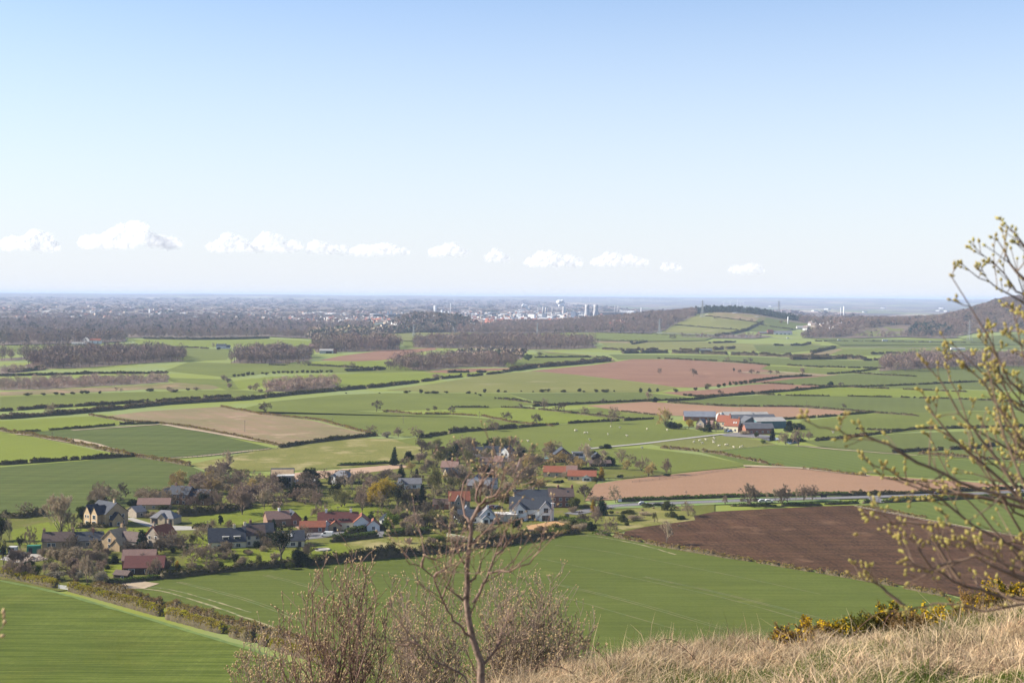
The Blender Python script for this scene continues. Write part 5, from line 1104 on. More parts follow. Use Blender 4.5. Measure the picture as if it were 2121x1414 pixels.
def opening(parent, b, face, u, z, w, h, kind='window'):
    k = 'f' if face in 'fb' else 'l'
    def slab(o0, o1, w_, h_, zc):
        a = wall_pt(b, face, u - w_ / 2, zc, o0); c = wall_pt(b, face, u + w_ / 2, zc + h_, o1)
        return [min(a[i], c[i]) if i < 2 else (zc, zc + h_)[0] for i in range(3)], [max(a[i], c[i]) if i < 2 else zc + h_ for i in range(3)]
    m = MB(); lo, hi = slab(-.06, .07, w + .22, h + .22, z - .11); m.box(lo[0], hi[0], lo[1], hi[1], lo[2], hi[2])
    fr = m.build(kind, M['frame'] if kind == 'window' else M['doorpaint'], parent)
    m = MB()
    nb = 2 if (kind == 'window' and w > .9) else 1
    for i in range(nb):
        ww = w / nb - (.08 if nb > 1 else 0); uu = u + (i - (nb - 1) / 2) * (w / nb)
        a = wall_pt(b, face, uu - ww / 2, 0, -.02); c = wall_pt(b, face, uu + ww / 2, 0, .10)
        m.box(min(a[0], c[0]), max(a[0], c[0]), min(a[1], c[1]), max(a[1], c[1]), z, z + h)
    m.build('pane' if kind == 'window' else 'panel', M['glass'] if kind == 'window' else M['black'], fr)  # on open barn fronts this dark panel is painted shade, not a door
def house(name, label, px, py, yaw, blocks, group=None, sc=1.0, loc=None, cat='house'):
    p = loc if loc is not None else at(px, py)
    root = empty(name, (p.x, p.y, p.z), rad(yaw), sc)
    tag(root, label, cat, group)
    for b in blocks:
        b = dict(dict(x=0, y=0, h=4.8, r=2.8, ax='x', wall='stone', roof='slate', hip=0, flat=0, oh=.3), **b)
        x, y, w, d, h, r, oh = b['x'], b['y'], b['w'], b['d'], b['h'], b['r'], b['oh']
        x0, x1, y0, y1 = x - w / 2, x + w / 2, y, y + d
        m = MB()
        if b['flat'] or b['hip']: m.box(x0, x1, y0, y1, -.5, h)
        elif b.get('open'):
            for cx in np.linspace(x0 + .15, x1 - .15, 5):
                for cy in (y0 + .15, y1 - .15): m.box(cx - .14, cx + .14, cy - .14, cy + .14, -.5, h)
            m.box(x0, x1, y1 - .1, y1, -.5, h * .95)
        elif b['ax'] == 'x': m.extr([(x0, y0, -.5), (x0, y1, -.5), (x0, y1, h), (x0, (y0 + y1) / 2, h + r), (x0, y0, h)], (w, 0, 0))
        else: m.extr([(x0, y0, -.5), (x1, y0, -.5), (x1, y0, h), ((x0 + x1) / 2, y0, h + r), (x0, y0, h)][::-1], (0, d, 0))
        m.build('wall', M[b['wall']], root)
        m = MB(); T = .16
        if b['flat']:
            m.box(x0 - oh, x1 + oh, y0 - oh, y1 + oh, h + .02, h + .3)
        elif b['hip']:
            e = .05; X0, X1, Y0, Y1 = x0 - oh, x1 + oh, y0 - oh, y1 + oh; hz = h + r
            if b['ax'] == 'x': i = min(d, w) * .48; a, c = (X0 + i, (Y0 + Y1) / 2, hz), (X1 - i, (Y0 + Y1) / 2, hz); fs = [(0, 1, 5, 4), (1, 2, 5), (2, 3, 4, 5), (3, 0, 4), (3, 2, 1, 0)]
            else: i = min(d, w) * .48; a, c = ((X0 + X1) / 2, Y0 + i, hz), ((X0 + X1) / 2, Y1 - i, hz); fs = [(0, 1, 4), (1, 2, 5, 4), (2, 3, 5), (3, 0, 4, 5), (3, 2, 1, 0)]
            m.add([(X0, Y0, h + e), (X1, Y0, h + e), (X1, Y1, h + e), (X0, Y1, h + e), a, c], fs)
        elif b.get('mono'):
            m.extr([(x0 - oh, y0 - oh, h + .03), (x0 - oh, y1 + oh, h + r + .03), (x0 - oh, y1 + oh, h + r + .2), (x0 - oh, y0 - oh, h + .2)], (w + 2 * oh, 0, 0))
        elif b['ax'] == 'x':
            ym = (y0 + y1) / 2; k = r / (d / 2)
            for sg, ye in ((-1, y0 - oh), (1, y1 + oh)):
                ze = h - k * oh + .03
                m.extr([(x0 - oh, ye, ze), (x0 - oh, ym, h + r + .03), (x0 - oh, ym, h + r + T + .05), (x0 - oh, ye, ze + T)][::sg], (w + 2 * oh, 0, 0))
        else:
            xm = (x0 + x1) / 2; k = r / (w / 2)
            for sg, xe in ((-1, x0 - oh), (1, x1 + oh)):
                ze = h - k * oh + .03
                m.extr([(xe, y0 - oh, ze), (xm, y0 - oh, h + r + .03), (xm, y0 - oh, h + r + T + .05), (xe, y0 - oh, ze + T)][::-sg], (0, d + 2 * oh, 0))
        rf = m.build('roof', M[b['roof']], root)
        for t in b.get('ch', []):
            q = MB(); cw = .45
            cx, cy = (x + t * w, y + d / 2) if b['ax'] == 'x' else (x, y + d / 2 + t * d)
            q.box(cx - cw, cx + cw, cy - cw * .8, cy + cw * .8, h + r - 1.2, h + r + 1.1); q.box(cx - cw * 1.15, cx + cw * 1.15, cy - cw, cy + cw, h + r + 1.11, h + r + 1.27)
            c = q.build('chimney', M[b.get('chm', b['wall'])], rf)
            q = MB()
            for dx in (-.2, .2): q.lathe([(.13, 0), (.16, .4), (.12, .45)], 8, 0, (cx + dx, cy, h + r + 1.28))
            q.build('chimney_pot', M['pot'], c)
        for u, zz, ww, hh in b.get('sky', []):   # rooflights on the front slope
            k = r / (d / 2) if b['ax'] == 'x' else 0
            yy = y0 + (zz - h) / k if k else y0
            q = MB(); nrm = Vector((0, -k, 1)).normalized(); P = []
            for a_, b_ in ((-1, -1), (1, -1), (1, 1), (-1, 1)):
                dy = hh / 2 * b_ / math.hypot(1, k)
                P.append(Vector((x + u + ww / 2 * a_, yy + dy, zz + k * dy + .2)) + nrm * .02)
            q.extr([tuple(p_) for p_ in P], tuple(nrm * .12)); q.build('rooflight', M['flatroof'] if not b.get('skydark') else M['glass'], rf)
        for u, dw, dh in b.get('dorm', []):      # gabled or flat dormers on the front slope
            k = r / (d / 2); zb = h + .25; yb = y0 + .25 / k + .3
            q = MB(); q.box(x + u - dw / 2, x + u + dw / 2, yb, yb + dh / k + .6, zb - .4, zb + dh); dm = q.build('dormer', M[b['wall']], rf)
            q = MB(); q.box(x + u - dw / 2 - .2, x + u + dw / 2 + .2, yb - .25, yb + dh / k + .9, zb + dh + .01, zb + dh + .16); q.build('dormer_roof', M['flatroof'] if b.get('dflat') else M[b['roof']], dm)
            q = MB(); q.box(x + u - dw / 2 + .2, x + u + dw / 2 - .2, yb - .06, yb + .05, zb + .3, zb + dh - .2); q.build('dormer_window', M['glass'], dm)
        for f, u, z, ww, hh in b.get('win', []): opening(root, b, f, u, z, ww, hh)
        for f, u, ww, hh in b.get('door', []): opening(root, b, f, u, .12, ww, hh, 'door')
        for f, u, ww, hh in b.get('gar', []): opening(root, b, f, u, .12, ww, hh, 'garage_door')
    return root
def W4(face, us, zs, w=1.1, h=1.2): return [(face, u, z, w, h) for u in us for z in zs]
HG_ = 'village houses'
house('stone_house', 'large honey stone house with twin front gables and blue slate roof', 200, 1090, -38, [
    dict(w=12, d=11, h=5.6, r=4.0, wall='stone', ch=[.36], chm='stone_pale', win=W4('r', (-3, 0, 3), (.9, 3.6)) + W4('f', (5,), (.9,))),
    dict(x=-3.4, y=-2.2, w=4.2, d=5, h=5.6, r=3.0, ax='y', wall='stone', win=W4('f', (-.8, .8), (3.6,), .7, 1.1) + W4('f', (0,), (.9,), 1.6, 1.3)),
    dict(x=1.4, y=-2.2, w=4.2, d=5, h=5.6, r=3.0, ax='y', wall='stone', win=[('f', 0, 3.4, 1.8, 1.6), ('f', 0, .6, 2.2, 1.9)]),
    dict(x=6.8, y=2.0, w=3.0, d=5, h=3.4, r=2.6, ax='x', wall='stone', win=W4('r', (0,), (.9,)), door=[('f', 0, 1.1, 2.1)])], HG_)
house('annexe', 'low grey roofed annexe behind the large stone house', 272, 1072, -38, [dict(w=7, d=5, h=2.7, r=2.0, ax='y', wall='stone_grey', roof='slate_light', win=W4('r', (0,), (.9,)))], HG_)
house('garage', 'triple garage with hipped grey slate roof and stone walls', 335, 1087, -14, [
    dict(w=10.5, d=7, h=2.8, r=2.9, hip=1, wall='stone_pale', roof='slate_light', gar=[('f', -3.2, 2.4, 2.2), ('f', 0, 2.4, 2.2), ('f', 3.2, 2.4, 2.2)]),
    dict(x=0, y=-.25, w=3, d=2.5, h=3.0, r=1.6, ax='y', wall='stone_pale', roof='slate_light')], HG_, cat='garage')
house('barn', 'long low barn with weathered pinkish tile roof', 318, 1056, 4, [dict(w=14, d=6, h=2.5, r=2.3, wall='stone', roof='tile_pinkbrown', win=W4('f', (-4, 0, 4), (.9,), 1.0, .9))], HG_, cat='barn')
house('farmhouse', 'slate roofed house half hidden by the ivy tree behind the pinkish barn', 368, 1046, -16, [
    dict(w=10, d=8, h=5, r=3.2, wall='brick_brown', roof='slate', ch=[-.3, .4], win=W4('f', (-3, 0, 3), (.9, 3.2))),
    dict(x=-6.6, y=-1, w=4.5, d=9, h=4.4, r=2.6, ax='y', wall='stone_pale', roof='slate_light', win=W4('f', (0,), (.9, 2.9))),
    dict(x=9.5, y=1.5, w=9, d=6.5, h=4.4, r=2.6, wall='brick_brown', roof='slate', win=W4('f', (-2, 2), (.9,)))], HG_)
house('cottage_row', 'long low cottage row, left half brown tiled, right half dark slate', 148, 1137, 9, [
    dict(x=-5, w=11, d=6, h=3.2, r=2.8, wall='stone', roof='tile_brown', ch=[-.47, .47], win=W4('f', (-3, -1.4, 2), (1.2,))),
    dict(x=5.8, y=.2, w=10.4, d=6, h=3.1, r=2.7, wall='stone_grey', roof='slate', ch=[.15], chm='brick', win=W4('f', (0, 2.6), (1.2,)))], HG_)
house('stone_cottage', 'stone cottage with steep crossed roofs beside the cottage row', 236, 1140, -22, [
    dict(x=-2, w=7, d=8, h=4.2, r=3.2, ax='y', wall='stone', roof='stone', ch=[.42], win=W4('f', (0,), (1, 3.2))),
    dict(x=4.5, y=2.5, w=8, d=6, h=3.6, r=2.8, wall='stone_grey', roof='tile_brown', win=W4('f', (-1, 2), (1.1,))),
    dict(x=2.2, y=-2.2, w=4, d=5, h=2.6, r=2.0, ax='y', wall='stone', roof='stone')], HG_)
house('cottage', 'small stone cottage with red tiled left slope and two chimneys', 316, 1134, -30, [
    dict(w=7, d=9, h=4.6, r=3.4, ax='y', wall='stone_grey', roof='pantile', ch=[-.42, .42], win=W4('f', (-1.6, 1.6), (3.3,), 1, 1.1) + W4('r', (-2, 1.5), (1, 3.2)))], HG_)
house('barn', 'large barn conversion with dark reddish brown roofs', 285, 1191, 6, [
    dict(x=2, w=13, d=8, h=2.6, r=3.2, wall='timber', roof='pantile_dark', win=[('f', -4, .8, 1.8, 1.3), ('f', 1, .8, 1.2, 1.2)]),
    dict(x=-1.0, y=8.2, w=11, d=7, h=3.6, r=3.0, wall='brick', roof='tile_pinkbrown', win=W4('l', (-1.5, 1.5), (1,)))], HG_, cat='barn')
house('garden_shed', 'small dark garden shed with brown roof by the crop field hedge', 249, 1203, -18, [dict(w=5.2, d=3.6, h=2.1, r=1.1, wall='timber', roof='tile_brown', door=[('l', 0, 1.2, 1.8)], win=W4('f', (0.8,), (.9,), .9, .7))], HG_, cat='shed')
house('site_container', 'bright green metal container in the builders yard', 69, 1148, 8, [dict(w=4.6, d=2.6, h=2.9, r=0, flat=1, oh=.05, wall='greenmetal', roof='greenmetal', door=[('f', -1, 1.2, 2.2)])], None, cat='container')
house('site_container', 'pale grey metal container in the builders yard', 25, 1147, 4, [dict(w=3.0, d=2.6, h=2.3, r=0, flat=1, oh=.05, wall='greymetal', roof='greymetal', door=[('f', 0, 1.1, 2)])], None, cat='container')
house('site_container', 'green container cut by the frame edge in the yard', 0, 1150, 4, [dict(w=3.0, d=2.6, h=1.4, r=0, flat=1, oh=.05, wall='greenmetal', roof='greenmetal', door=[('f', 0, 1.1, 1.1)])], None, cat='container')
house('white_cottage', 'white cottage with dark slate roof and two flat roofed dormers', 471, 1137, 14, [
    dict(w=13.5, d=8, h=2.9, r=4.4, wall='cream', roof='slate', dorm=[(-.6, 2.2, 1.4), (3.6, 2.2, 1.4)], dflat=1, ch=[.2], win=[('l', 0, 3.1, 1.1, 1.4), ('l', 0, .8, 1.8, 1.6), ('f', -3, .7, 1.2, 1), ('f', 4, .7, 1.6, 1.3)], door=[('f', 1, 1, 2)])], HG_)
house('cottage', 'brown roofed cottage behind the right end of the white cottage', 527, 1132, 16, [
    dict(w=8, d=7, h=4.4, r=3.2, wall='cream', roof='tile_brown', ch=[-.4], win=W4('f', (-2, 1), (.9, 2.9))),
    dict(x=3, y=7.2, w=10, d=6, h=4.2, r=3.0, wall='brick_brown', roof='slate', ch=[-.35], win=W4('f', (3,), (1,)))], HG_)
house('brick_house', 'brick house with pale grey left roof slope and white chimney', 578, 1092, 22, [
    dict(w=9.5, d=8, h=3.4, r=2.8, wall='brick_brown', roof='tile_pinkbrown', ch=[.1], chm='white', win=W4('f', (-2, 2), (1,))),
    dict(x=6.8, y=1, w=5.5, d=8, h=3.0, r=2.8, ax='y', wall='brick', roof='slate', win=W4('f', (0,), (1,)))], HG_)
house('white_cottage', 'small white cottage with three bright rooflights in a slate roof', 604, 1134, 12, [
    dict(w=9.5, d=7, h=2.7, r=3.2, wall='cream', roof='slate', sky=[(-2.4, 4.3, .7, 1.6), (-1.2, 4.3, .7, 1.6), (0, 4.3, .7, 1.6)], win=[('f', -2.5, .8, 1.6, 1.2), ('f', .5, .8, 1.6, 1.2)], door=[('f', 3, 1, 2)])], HG_)
house('red_roofed_house', 'long house with dark red roof and bright orange side wings', 700, 1099, 6, [
    dict(w=16, d=7, h=3.6, r=3.4, wall='cream', roof='pantile_dark', ch=[-.3, .32], chm='white', dorm=[(-3, 1.6, 1.0), (.8, 1.6, 1.0), (3.2, 1.6, 1.0)], win=W4('f', (-5, 4), (.9,))),
    dict(x=9.5, y=-2.2, w=6.5, d=9, h=3.6, r=2.6, ax='y', wall='white', roof='pantile', win=W4('f', (-1, 1.4), (1,), .9, 1.2)),
    dict(x=14.2, y=-3.2, w=5, d=6, h=2.6, r=2.0, ax='y', wall='white', roof='pantile', win=W4('f', (0,), (.9,))),
    dict(x=-10, y=-4.6, w=10, d=5, h=2.4, r=2.0, wall='brick', roof='pantile', win=W4('f', (3,), (.8,))),
    dict(x=-1.2, y=-3.2, w=5, d=5, h=2.4, r=1.8, ax='y', wall='stone', roof='pantile', door=[('f', 0, 1, 2)]),
    dict(x=-4.5, y=-2.6, w=3.2, d=4, h=2.8, r=1.2, ax='y', wall='glass_green' if False else 'white', roof='flatroof')], HG_)
house('summer_house', 'white framed summer house right of the red roofed house', 795, 1086, -20, [dict(w=4, d=4, h=2.3, r=1.8, ax='y', wall='white', roof='sheetroof', win=W4('f', (0,), (.7,), 2, 1.3))], HG_, cat='summer house')
house('modern_house', 'modern house with dark pitched slab roof and white flat roofed boxes', 606, 1012, 8, [
    dict(x=-5, y=5, w=11, d=7, h=5.6, r=3.0, wall='stone', roof='slate', mono=1),
    dict(x=-3.4, w=8, d=6, h=6.2, r=0, flat=1, wall='stone', roof='flatroof', win=[('f', 1.4, .8, 2.4, 1.9), ('f', 1.4, 3.4, 2.4, 2.2)]),
    dict(x=6, y=1, w=10, d=6, h=3.4, r=0, flat=1, wall='white', roof='flatroof', win=[('f', -1.5, .7, 3.4, 1.7), ('f', 3, .7, 1.6, 1.7)])], HG_)
house('stone_cottage', 'pale stone house with hipped grey roof behind the dark evergreens', 702, 1003, -18, [
    dict(w=10, d=8, h=3.9, r=2.8, hip=1, wall='stone_pale', roof='slate_light', win=W4('f', (-3, 0, 3), (1,), 1.1, 1.5)),
    dict(x=-3, y=-1.4, w=3.6, d=3, h=3.4, r=1.6, ax='y', wall='white', roof='slate_light'),
    dict(x=-1, y=8.5, w=4, d=3, h=6.2, r=0, flat=1, wall='stone', roof='stone')], HG_)
house('bungalow', 'grey roofed bungalow glimpsed behind the columnar cypress', 850, 1013, 8, [
    dict(w=11, d=7, h=2.6, r=2.4, wall='white', roof='slate_light', win=W4('f', (-3, 2), (.8,), 1.5, 1.2)), dict(x=-4.5, y=-2, w=4, d=5, h=2.6, r=2.2, ax='y', wall='white', roof='slate', win=W4('f', (0,), (.8,)))], HG_)
house('stone_house', 'stone house with orange pantile roof and small white gable', 952, 1057, 6, [
    dict(w=9.2, d=7, h=4.4, r=3.6, wall='stone_grey', roof='pantile', win=W4('f', (-3, 2.6), (.9, 3.0))),
    dict(x=-.6, y=-.9, w=2.6, d=4, h=4.4, r=2.2, ax='y', wall='stone_grey', roof='slate_light', win=W4('f', (0,), (2.9,), .8, 1)),
    dict(x=-8, y=2, w=7, d=6, h=2.6, r=2.0, wall='brick', roof='tile_brown', win=W4('f', (0,), (.8,)))], HG_)
house('white_bungalow', 'white bungalow with pale slate roofs and an arched gable window', 990, 1084, 4, [
    dict(x=-3.5, w=9.5, d=7, h=3.0, r=2.4, wall='white', roof='slate', win=W4('f', (-2, 2), (.9,), 1.6, 1.1)),
    dict(x=4.0, y=-1.5, w=6.6, d=8, h=3.2, r=3.2, ax='y', wall='white', roof='slate_light', ch=[-.2], win=[('f', .4, 3.6, 1.1, 1.3), ('f', 1.6, .8, 1.4, 1.3)]),
    dict(x=3.2, y=-4, w=3.2, d=3, h=2.4, r=1.4, ax='y', wall='white', roof='slate_light', door=[('f', 0, 1.4, 2)]),
    dict(x=-4.5, y=6, w=5, d=5, h=3.2, r=3.0, ax='y', wall='white', roof='slate_light')], HG_)
house('flat_garage', 'white flat roofed garage between the two white houses', 1046, 1081, -4, [dict(w=9.5, d=7, h=3.0, r=0, flat=1, wall='cream', roof='flatroof', win=[('f', -2.6, .8, 1, .8)])], HG_, cat='garage')
house('white_house', 'large white house with black slate roof and two front gables', 1098, 1078, -4, [
    dict(w=17.5, d=8.5, h=5.0, r=4.4, wall='white', roof='slate', win=[('f', .6, .5, 3.2, 2.2), ('l', 0, 1, 1.4, 1.3)]),
    dict(x=-4.6, y=-2.6, w=6.4, d=7, h=4.4, r=3.2, ax='y', wall='white', roof='slate_light', win=[('f', .8, 3.5, 2.0, 1.2)]),
    dict(x=6.6, y=-2.4, w=5.2, d=7, h=5.2, r=2.9, ax='y', wall='white', roof='slate_light', win=[('f', .2, 3.9, 1.9, 1.9), ('f', .2, .4, 3.4, 2.4)]),
    dict(x=9.4, y=-.5, w=1.2, d=1.2, h=7.4, r=0, flat=1, oh=.1, wall='white', roof='white')], HG_)
house('brick_terrace', 'slate roofed terrace of brick houses behind the large white house', 1122, 1052, 6, [
    dict(x=-4, w=16, d=8, h=4.6, r=3.2, wall='stone_pale', roof='slate', ch=[-.48, .05], chm='stone', win=W4('f', (-4, 3), (1, 3))),
    dict(x=9, y=-.6, w=11, d=8.6, h=5.2, r=3.2, wall='brick', roof='tile_brown', ch=[-.1, .47], sky=[(3, 7, .8, 1)], skydark=1, win=W4('f', (-3.6, -.6, 2.4), (1, 3.4)), door=[('f', 4.2, 1, 2.1)]),
    dict(x=-6, y=8.6, w=6, d=5, h=4.2, r=2.4, ax='y', wall='brick', roof='pantile')], HG_)
house('long_barn', 'long pale stone barn with red pantile roof, left of the pair', 1157, 989, -5, [
    dict(x=-2, w=12, d=6, h=3.0, r=2.7, wall='stone_pale', roof='pantile', win=W4('f', (-3, 1, 4), (.9,), 1, 1.2)), dict(x=6.8, y=-.5, w=5.4, d=6.5, h=3.3, r=2.8, wall='stone_pale', roof='tile_pinkbrown', win=W4('f', (0,), (.9,)))], HG_, cat='barn')
house('long_barn', 'long pale stone barn with red pantile roof and glass porch, right of the pair', 1205, 996, -5, [
    dict(w=14.5, d=6, h=2.6, r=2.5, wall='stone_pale', roof='pantile', win=W4('f', (-5, -2), (.8,))), dict(x=2.6, y=-2.2, w=4.5, d=2.2, h=1.9, r=1.1, ax='y', wall='white', roof='glass_green', win=W4('f', (0,), (.6,), 3, 1.1))], HG_, cat='barn')
house('modern_house', 'modern dark brick house with broad gable and white balcony wing', 1166, 959, 4, [
    dict(w=9.6, d=10, h=4.8, r=3.6, ax='y', wall='brick_brown', roof='slate', win=[('f', .8, 1, 4.4, 1.5), ('f', .8, 4.6, 2.6, 1.5), ('f', -3, 3, 1.6, .9)]),
    dict(x=8.4, y=1.5, w=7.5, d=7, h=3.0, r=0, flat=1, wall='white', roof='flatroof', win=[('f', -1.4, .4, 3.4, 2.1)]),
    dict(x=9.6, y=3, w=7, d=5, h=5.6, r=0, flat=1, oh=.6, wall='white', roof='sheetroof_dark', win=[('f', 0, 3.8, 4.6, 1.3)])], HG_)
house('greenhouse', 'pale green glass greenhouse left of the modern dark brick house', 1137, 957, -8, [dict(w=5, d=4, h=2.0, r=1.4, wall='glass_green', roof='glass_green', oh=.1)], HG_, cat='greenhouse')
house('bungalow', 'low dark wooden bungalow with broad eaves below the bare tree', 1243, 967, 2, [dict(w=11, d=7, h=2.4, r=1.1, wall='timber', roof='tile_brown', oh=.9, win=W4('f', (-3, 2), (.7,), 2, 1.1)), dict(x=-1, y=7, w=6, d=6, h=4.6, r=2.4, ax='y', wall='timber', roof='slate')], HG_)
house('white_house', 'white gabled house with slate roof at the top of the village', 1044, 956, -22, [dict(w=6, d=9, h=5.6, r=3.0, ax='y', wall='white', roof='slate', win=W4('f', (-1.2, 1.2), (1, 3.6), .8, 1.2))], HG_)
house('stone_chapel', 'small stone house with brown roofs among dark shrubs', 1022, 970, -12, [dict(x=2.5, w=5, d=7, h=4, r=2.6, wall='stone_grey', roof='tile_pinkbrown', win=W4('r', (0,), (1,))), dict(x=-4, y=1.5, w=8, d=6, h=3.4, r=2.2, wall='stone_grey', roof='tile_brown', win=W4('f', (-1, 2), (1,)))], HG_)
house('cottage', 'slate cottage with white dormer behind the stone house', 1020, 948, 4, [dict(w=9, d=6, h=3.6, r=3, wall='white', roof='slate', dorm=[(-1, 1.7, 1.3)], win=W4('f', (2,), (1,))), dict(x=-9.5, y=2, w=8, d=6, h=3, r=3, wall='white', roof='slate')], HG_)
house('red_roofed_barn', 'steep orange roofed barn at the edge of the meadow', 905, 947, -40, [dict(w=5, d=6, h=2.6, r=3.4, ax='y', wall='brick_brown', roof='pantile', win=W4('r', (0,), (.9,)))], HG_, cat='barn')
house('cottage', 'weathered red tiled cottage with brick chimneys beside the olive tree', 930, 979, -10, [dict(w=9, d=7, h=3.0, r=3.0, wall='stone', roof='tile_pinkbrown', ch=[.1, .42], chm='brick', win=W4('f', (-2, 1), (.9,)))], HG_)
house('cottage', 'dark slate cottage just below the weathered red tiled one', 942, 993, 20, [dict(w=8, d=7, h=3, r=2.8, wall='stone_grey', roof='slate', win=W4('f', (-2, 2), (.9,)))], HG_)
house('cottage', 'low house with several grey slate roofs in the middle of the village', 990, 1018, -6, [
    dict(w=11, d=7, h=3, r=2.4, wall='brick', roof='slate_light', win=W4('f', (-3, 0, 3), (.9,))), dict(x=-2, y=8, w=6, d=7, h=4, r=2.6, ax='y', wall='white', roof='slate', win=W4('f', (0,), (2.2,))), dict(x=5, y=8.5, w=6, d=6, h=3, r=2.4, wall='white', roof='slate')], HG_)
house('pink_chimney_house', 'stone house end with a tall chimney gable beside the purple tree', 1078, 984, 10, [dict(w=3, d=4, h=4.6, r=3.2, ax='y', wall='stone', roof='tile_brown', ch=[-.42], win=W4('f', (0,), (1,)))], HG_)
# ---- the red roofed farm
FG = 'farm buildings'
house('farmhouse', 'cream farmhouse with red pantile roof, left of the pair', 1497, 890, -27, [dict(w=9.5, d=7, h=6, r=4.2, wall='stone_pale', roof='pantile', ch=[-.42, .45], chm='brick', win=W4('f', (-3, 0, 3), (1, 3.8)))], FG)
house('farmhouse', 'cream farmhouse with red pantile roof and two rooflights, right of the pair', 1514, 895, -27, [dict(w=10, d=8, h=4.6, r=4.6, wall='cream', roof='pantile', ch=[.46], chm='brick', sky=[(1.6, 6.6, .9, 1.5), (3.2, 6.6, .9, 1.5)], win=W4('f', (-3, 0, 3), (.9,), 1.2, 1.4)), dict(x=8, y=3, w=6, d=6, h=3.4, r=3, ax='y', wall='brick', roof='pantile_dark')], FG)
house('stone_cottage', 'small grey gabled cottage left of the farm pines', 1450, 889, -30, [dict(w=6, d=7, h=4.4, r=3, ax='y', wall='stone_grey', roof='slate_light', win=W4('f', (0,), (1, 3.2))), dict(x=6, y=1, w=5, d=6, h=3.8, r=2.6, wall='stone', roof='tile_pinkbrown')], FG)
house('barn', 'blue grey solar roofed shed at the back of the farm', 1450, 872, -4, [dict(w=24, d=14, h=3.4, r=3.6, wall='brick', roof='sheetroof_blue', win=W4('f', (-6, 0, 6), (1,)))], FG, cat='barn')
house('barn', 'big pale sheet roofed barn in the middle of the farm', 1533, 876, 10, [dict(w=22, d=16, h=5.4, r=2.6, wall='teal', roof='sheetroof', open=1), dict(x=18, y=3, w=13, d=14, h=5.2, r=2.2, wall='teal', roof='sheetroof')], FG, cat='barn')
house('barn', 'open fronted dark roofed barn facing the farm yard', 1557, 886, 14, [dict(w=11, d=16, h=4.8, r=3, ax='y', wall='sheetroof_dark', roof='sheetroof_dark', gar=[('f', 0, 6, 4)])], FG, cat='barn')
house('barn', 'wide teal sided barn with patched grey roof at the right of the farm', 1598, 887, 14, [dict(w=23, d=16, h=5.2, r=2.2, wall='teal', roof='sheetroof', oh=.4), dict(x=-6, y=16.5, w=34, d=10, h=6.0, r=2.4, wall='teal', roof='sheetroof_dark')], FG, cat='barn')
house('barn', 'long red brick barn with dark roof along the farm road', 1574, 899, 7, [dict(w=20, d=9, h=4, r=3.0, wall='brick', roof='sheetroof_dark', win=W4('f', (-6, -2, 2, 6), (1.2,), 1, 1)), dict(x=-2, y=9.4, w=13, d=8, h=4, r=3.0, wall='brick', roof='slate_light')], FG, cat='barn')
q = MB(); q.lathe([(3.4, 0), (3.4, 5.4), (2.8, 6.8), (1.4, 7.9), (.1, 8.2)], 16)
p = at(1492, 876); o = q.build('silo', M['greymetal'], None, True); o.location = p; tag(o, 'round white domed silo behind the red farm roofs', 'silo', FG)
# ---- far farms and cottages
house('white_farmhouse', 'white farmhouse with blue slate roof alone in the far green field', 458, 722, 6, [dict(w=17, d=8, h=4.6, r=3.4, wall='white', roof='slate', ch=[-.4, .3], win=W4('f', (-5, 0, 5), (1,))), dict(x=11, y=2, w=8, d=7, h=3, r=3.4, wall='white', roof='slate')], 'far farms')
house('barn', 'grey open barn beside the far pink soil field', 676, 732, 4, [dict(w=22, d=14, h=4.6, r=2.4, wall='greymetal', roof='sheetroof', gar=[('f', 4, 9, 3.6)]), dict(x=13, y=2, w=6, d=12, h=4.8, r=3.4, ax='y', wall='brick', roof='pantile')], 'far farms', cat='barn')
house('farmhouse', 'brick farmhouse behind the dark wood and the grey barn', 650, 722, 4, [dict(w=16, d=8, h=5, r=3.6, wall='brick', roof='tile_pinkbrown', ch=[-.4, .4], win=W4('f', (-4, 4), (1, 3)))], 'far farms')
house('cottage', 'brick cottage left of the far dark cypress', 953, 739, -10, [dict(w=15, d=8, h=5, r=3.4, wall='brick', roof='tile_brown', ch=[-.4, .4], win=W4('f', (-4, 4), (1, 3)))], 'far farms')
house('cottage', 'pale pinkish cottage right of the far dark cypress', 1006, 740, -10, [dict(w=19, d=9, h=5.4, r=3.8, wall='cream', roof='tile_pinkbrown', ch=[-.4, .1, .4], win=W4('f', (-6, 0, 6), (1, 3)))], 'far farms')
house('villa', 'long white villa on the shoulder of the right hand hill', 1846, 673, 0, [dict(w=24, d=10, h=6, r=3, wall='cream', roof='tile_pinkbrown', win=W4('f', (-7, 0, 7), (1, 3.6), 2, 1.6))], 'hill houses')
house('villa', 'sandy stone hill house beside the dark conifers', 1898, 691, -20, [dict(w=18, d=10, h=8, r=4, wall='stone_pale', roof='tile_brown', win=W4('f', (-5, 0, 5), (1, 4), 2, 1.8)), dict(x=-12, y=-4, w=8, d=8, h=5, r=3, wall='stone_pale', roof='tile_brown')], 'hill houses')
house('villa', 'pinkish house among trees between hill field and knoll', 1758, 684, 10, [dict(w=20, d=10, h=6, r=4, wall='cream', roof='tile_pinkbrown', win=W4('f', (-5, 5), (1, 3.6), 2, 1.6))], 'hill houses')
house('farm_shed', 'long pale sheds of the farm under the hill', 1622, 693, 4, [dict(w=46, d=16, h=5, r=4, wall='white', roof='slate_light', win=W4('f', (-15, -5, 5, 15), (1,), 4, 2)), dict(x=-30, y=2, w=14, d=12, h=7, r=5, wall='brick', roof='pantile_dark'), dict(x=-48, y=2, w=20, d=12, h=4, r=3, wall='brick', roof='slate_light')], 'hill houses', cat='shed')
house('shed', 'round roofed grey shed by the hill foot trees', 1660, 682, 4, [dict(w=22, d=14, h=4, r=5, wall='greymetal', roof='sheetroof')], 'hill houses', cat='shed')
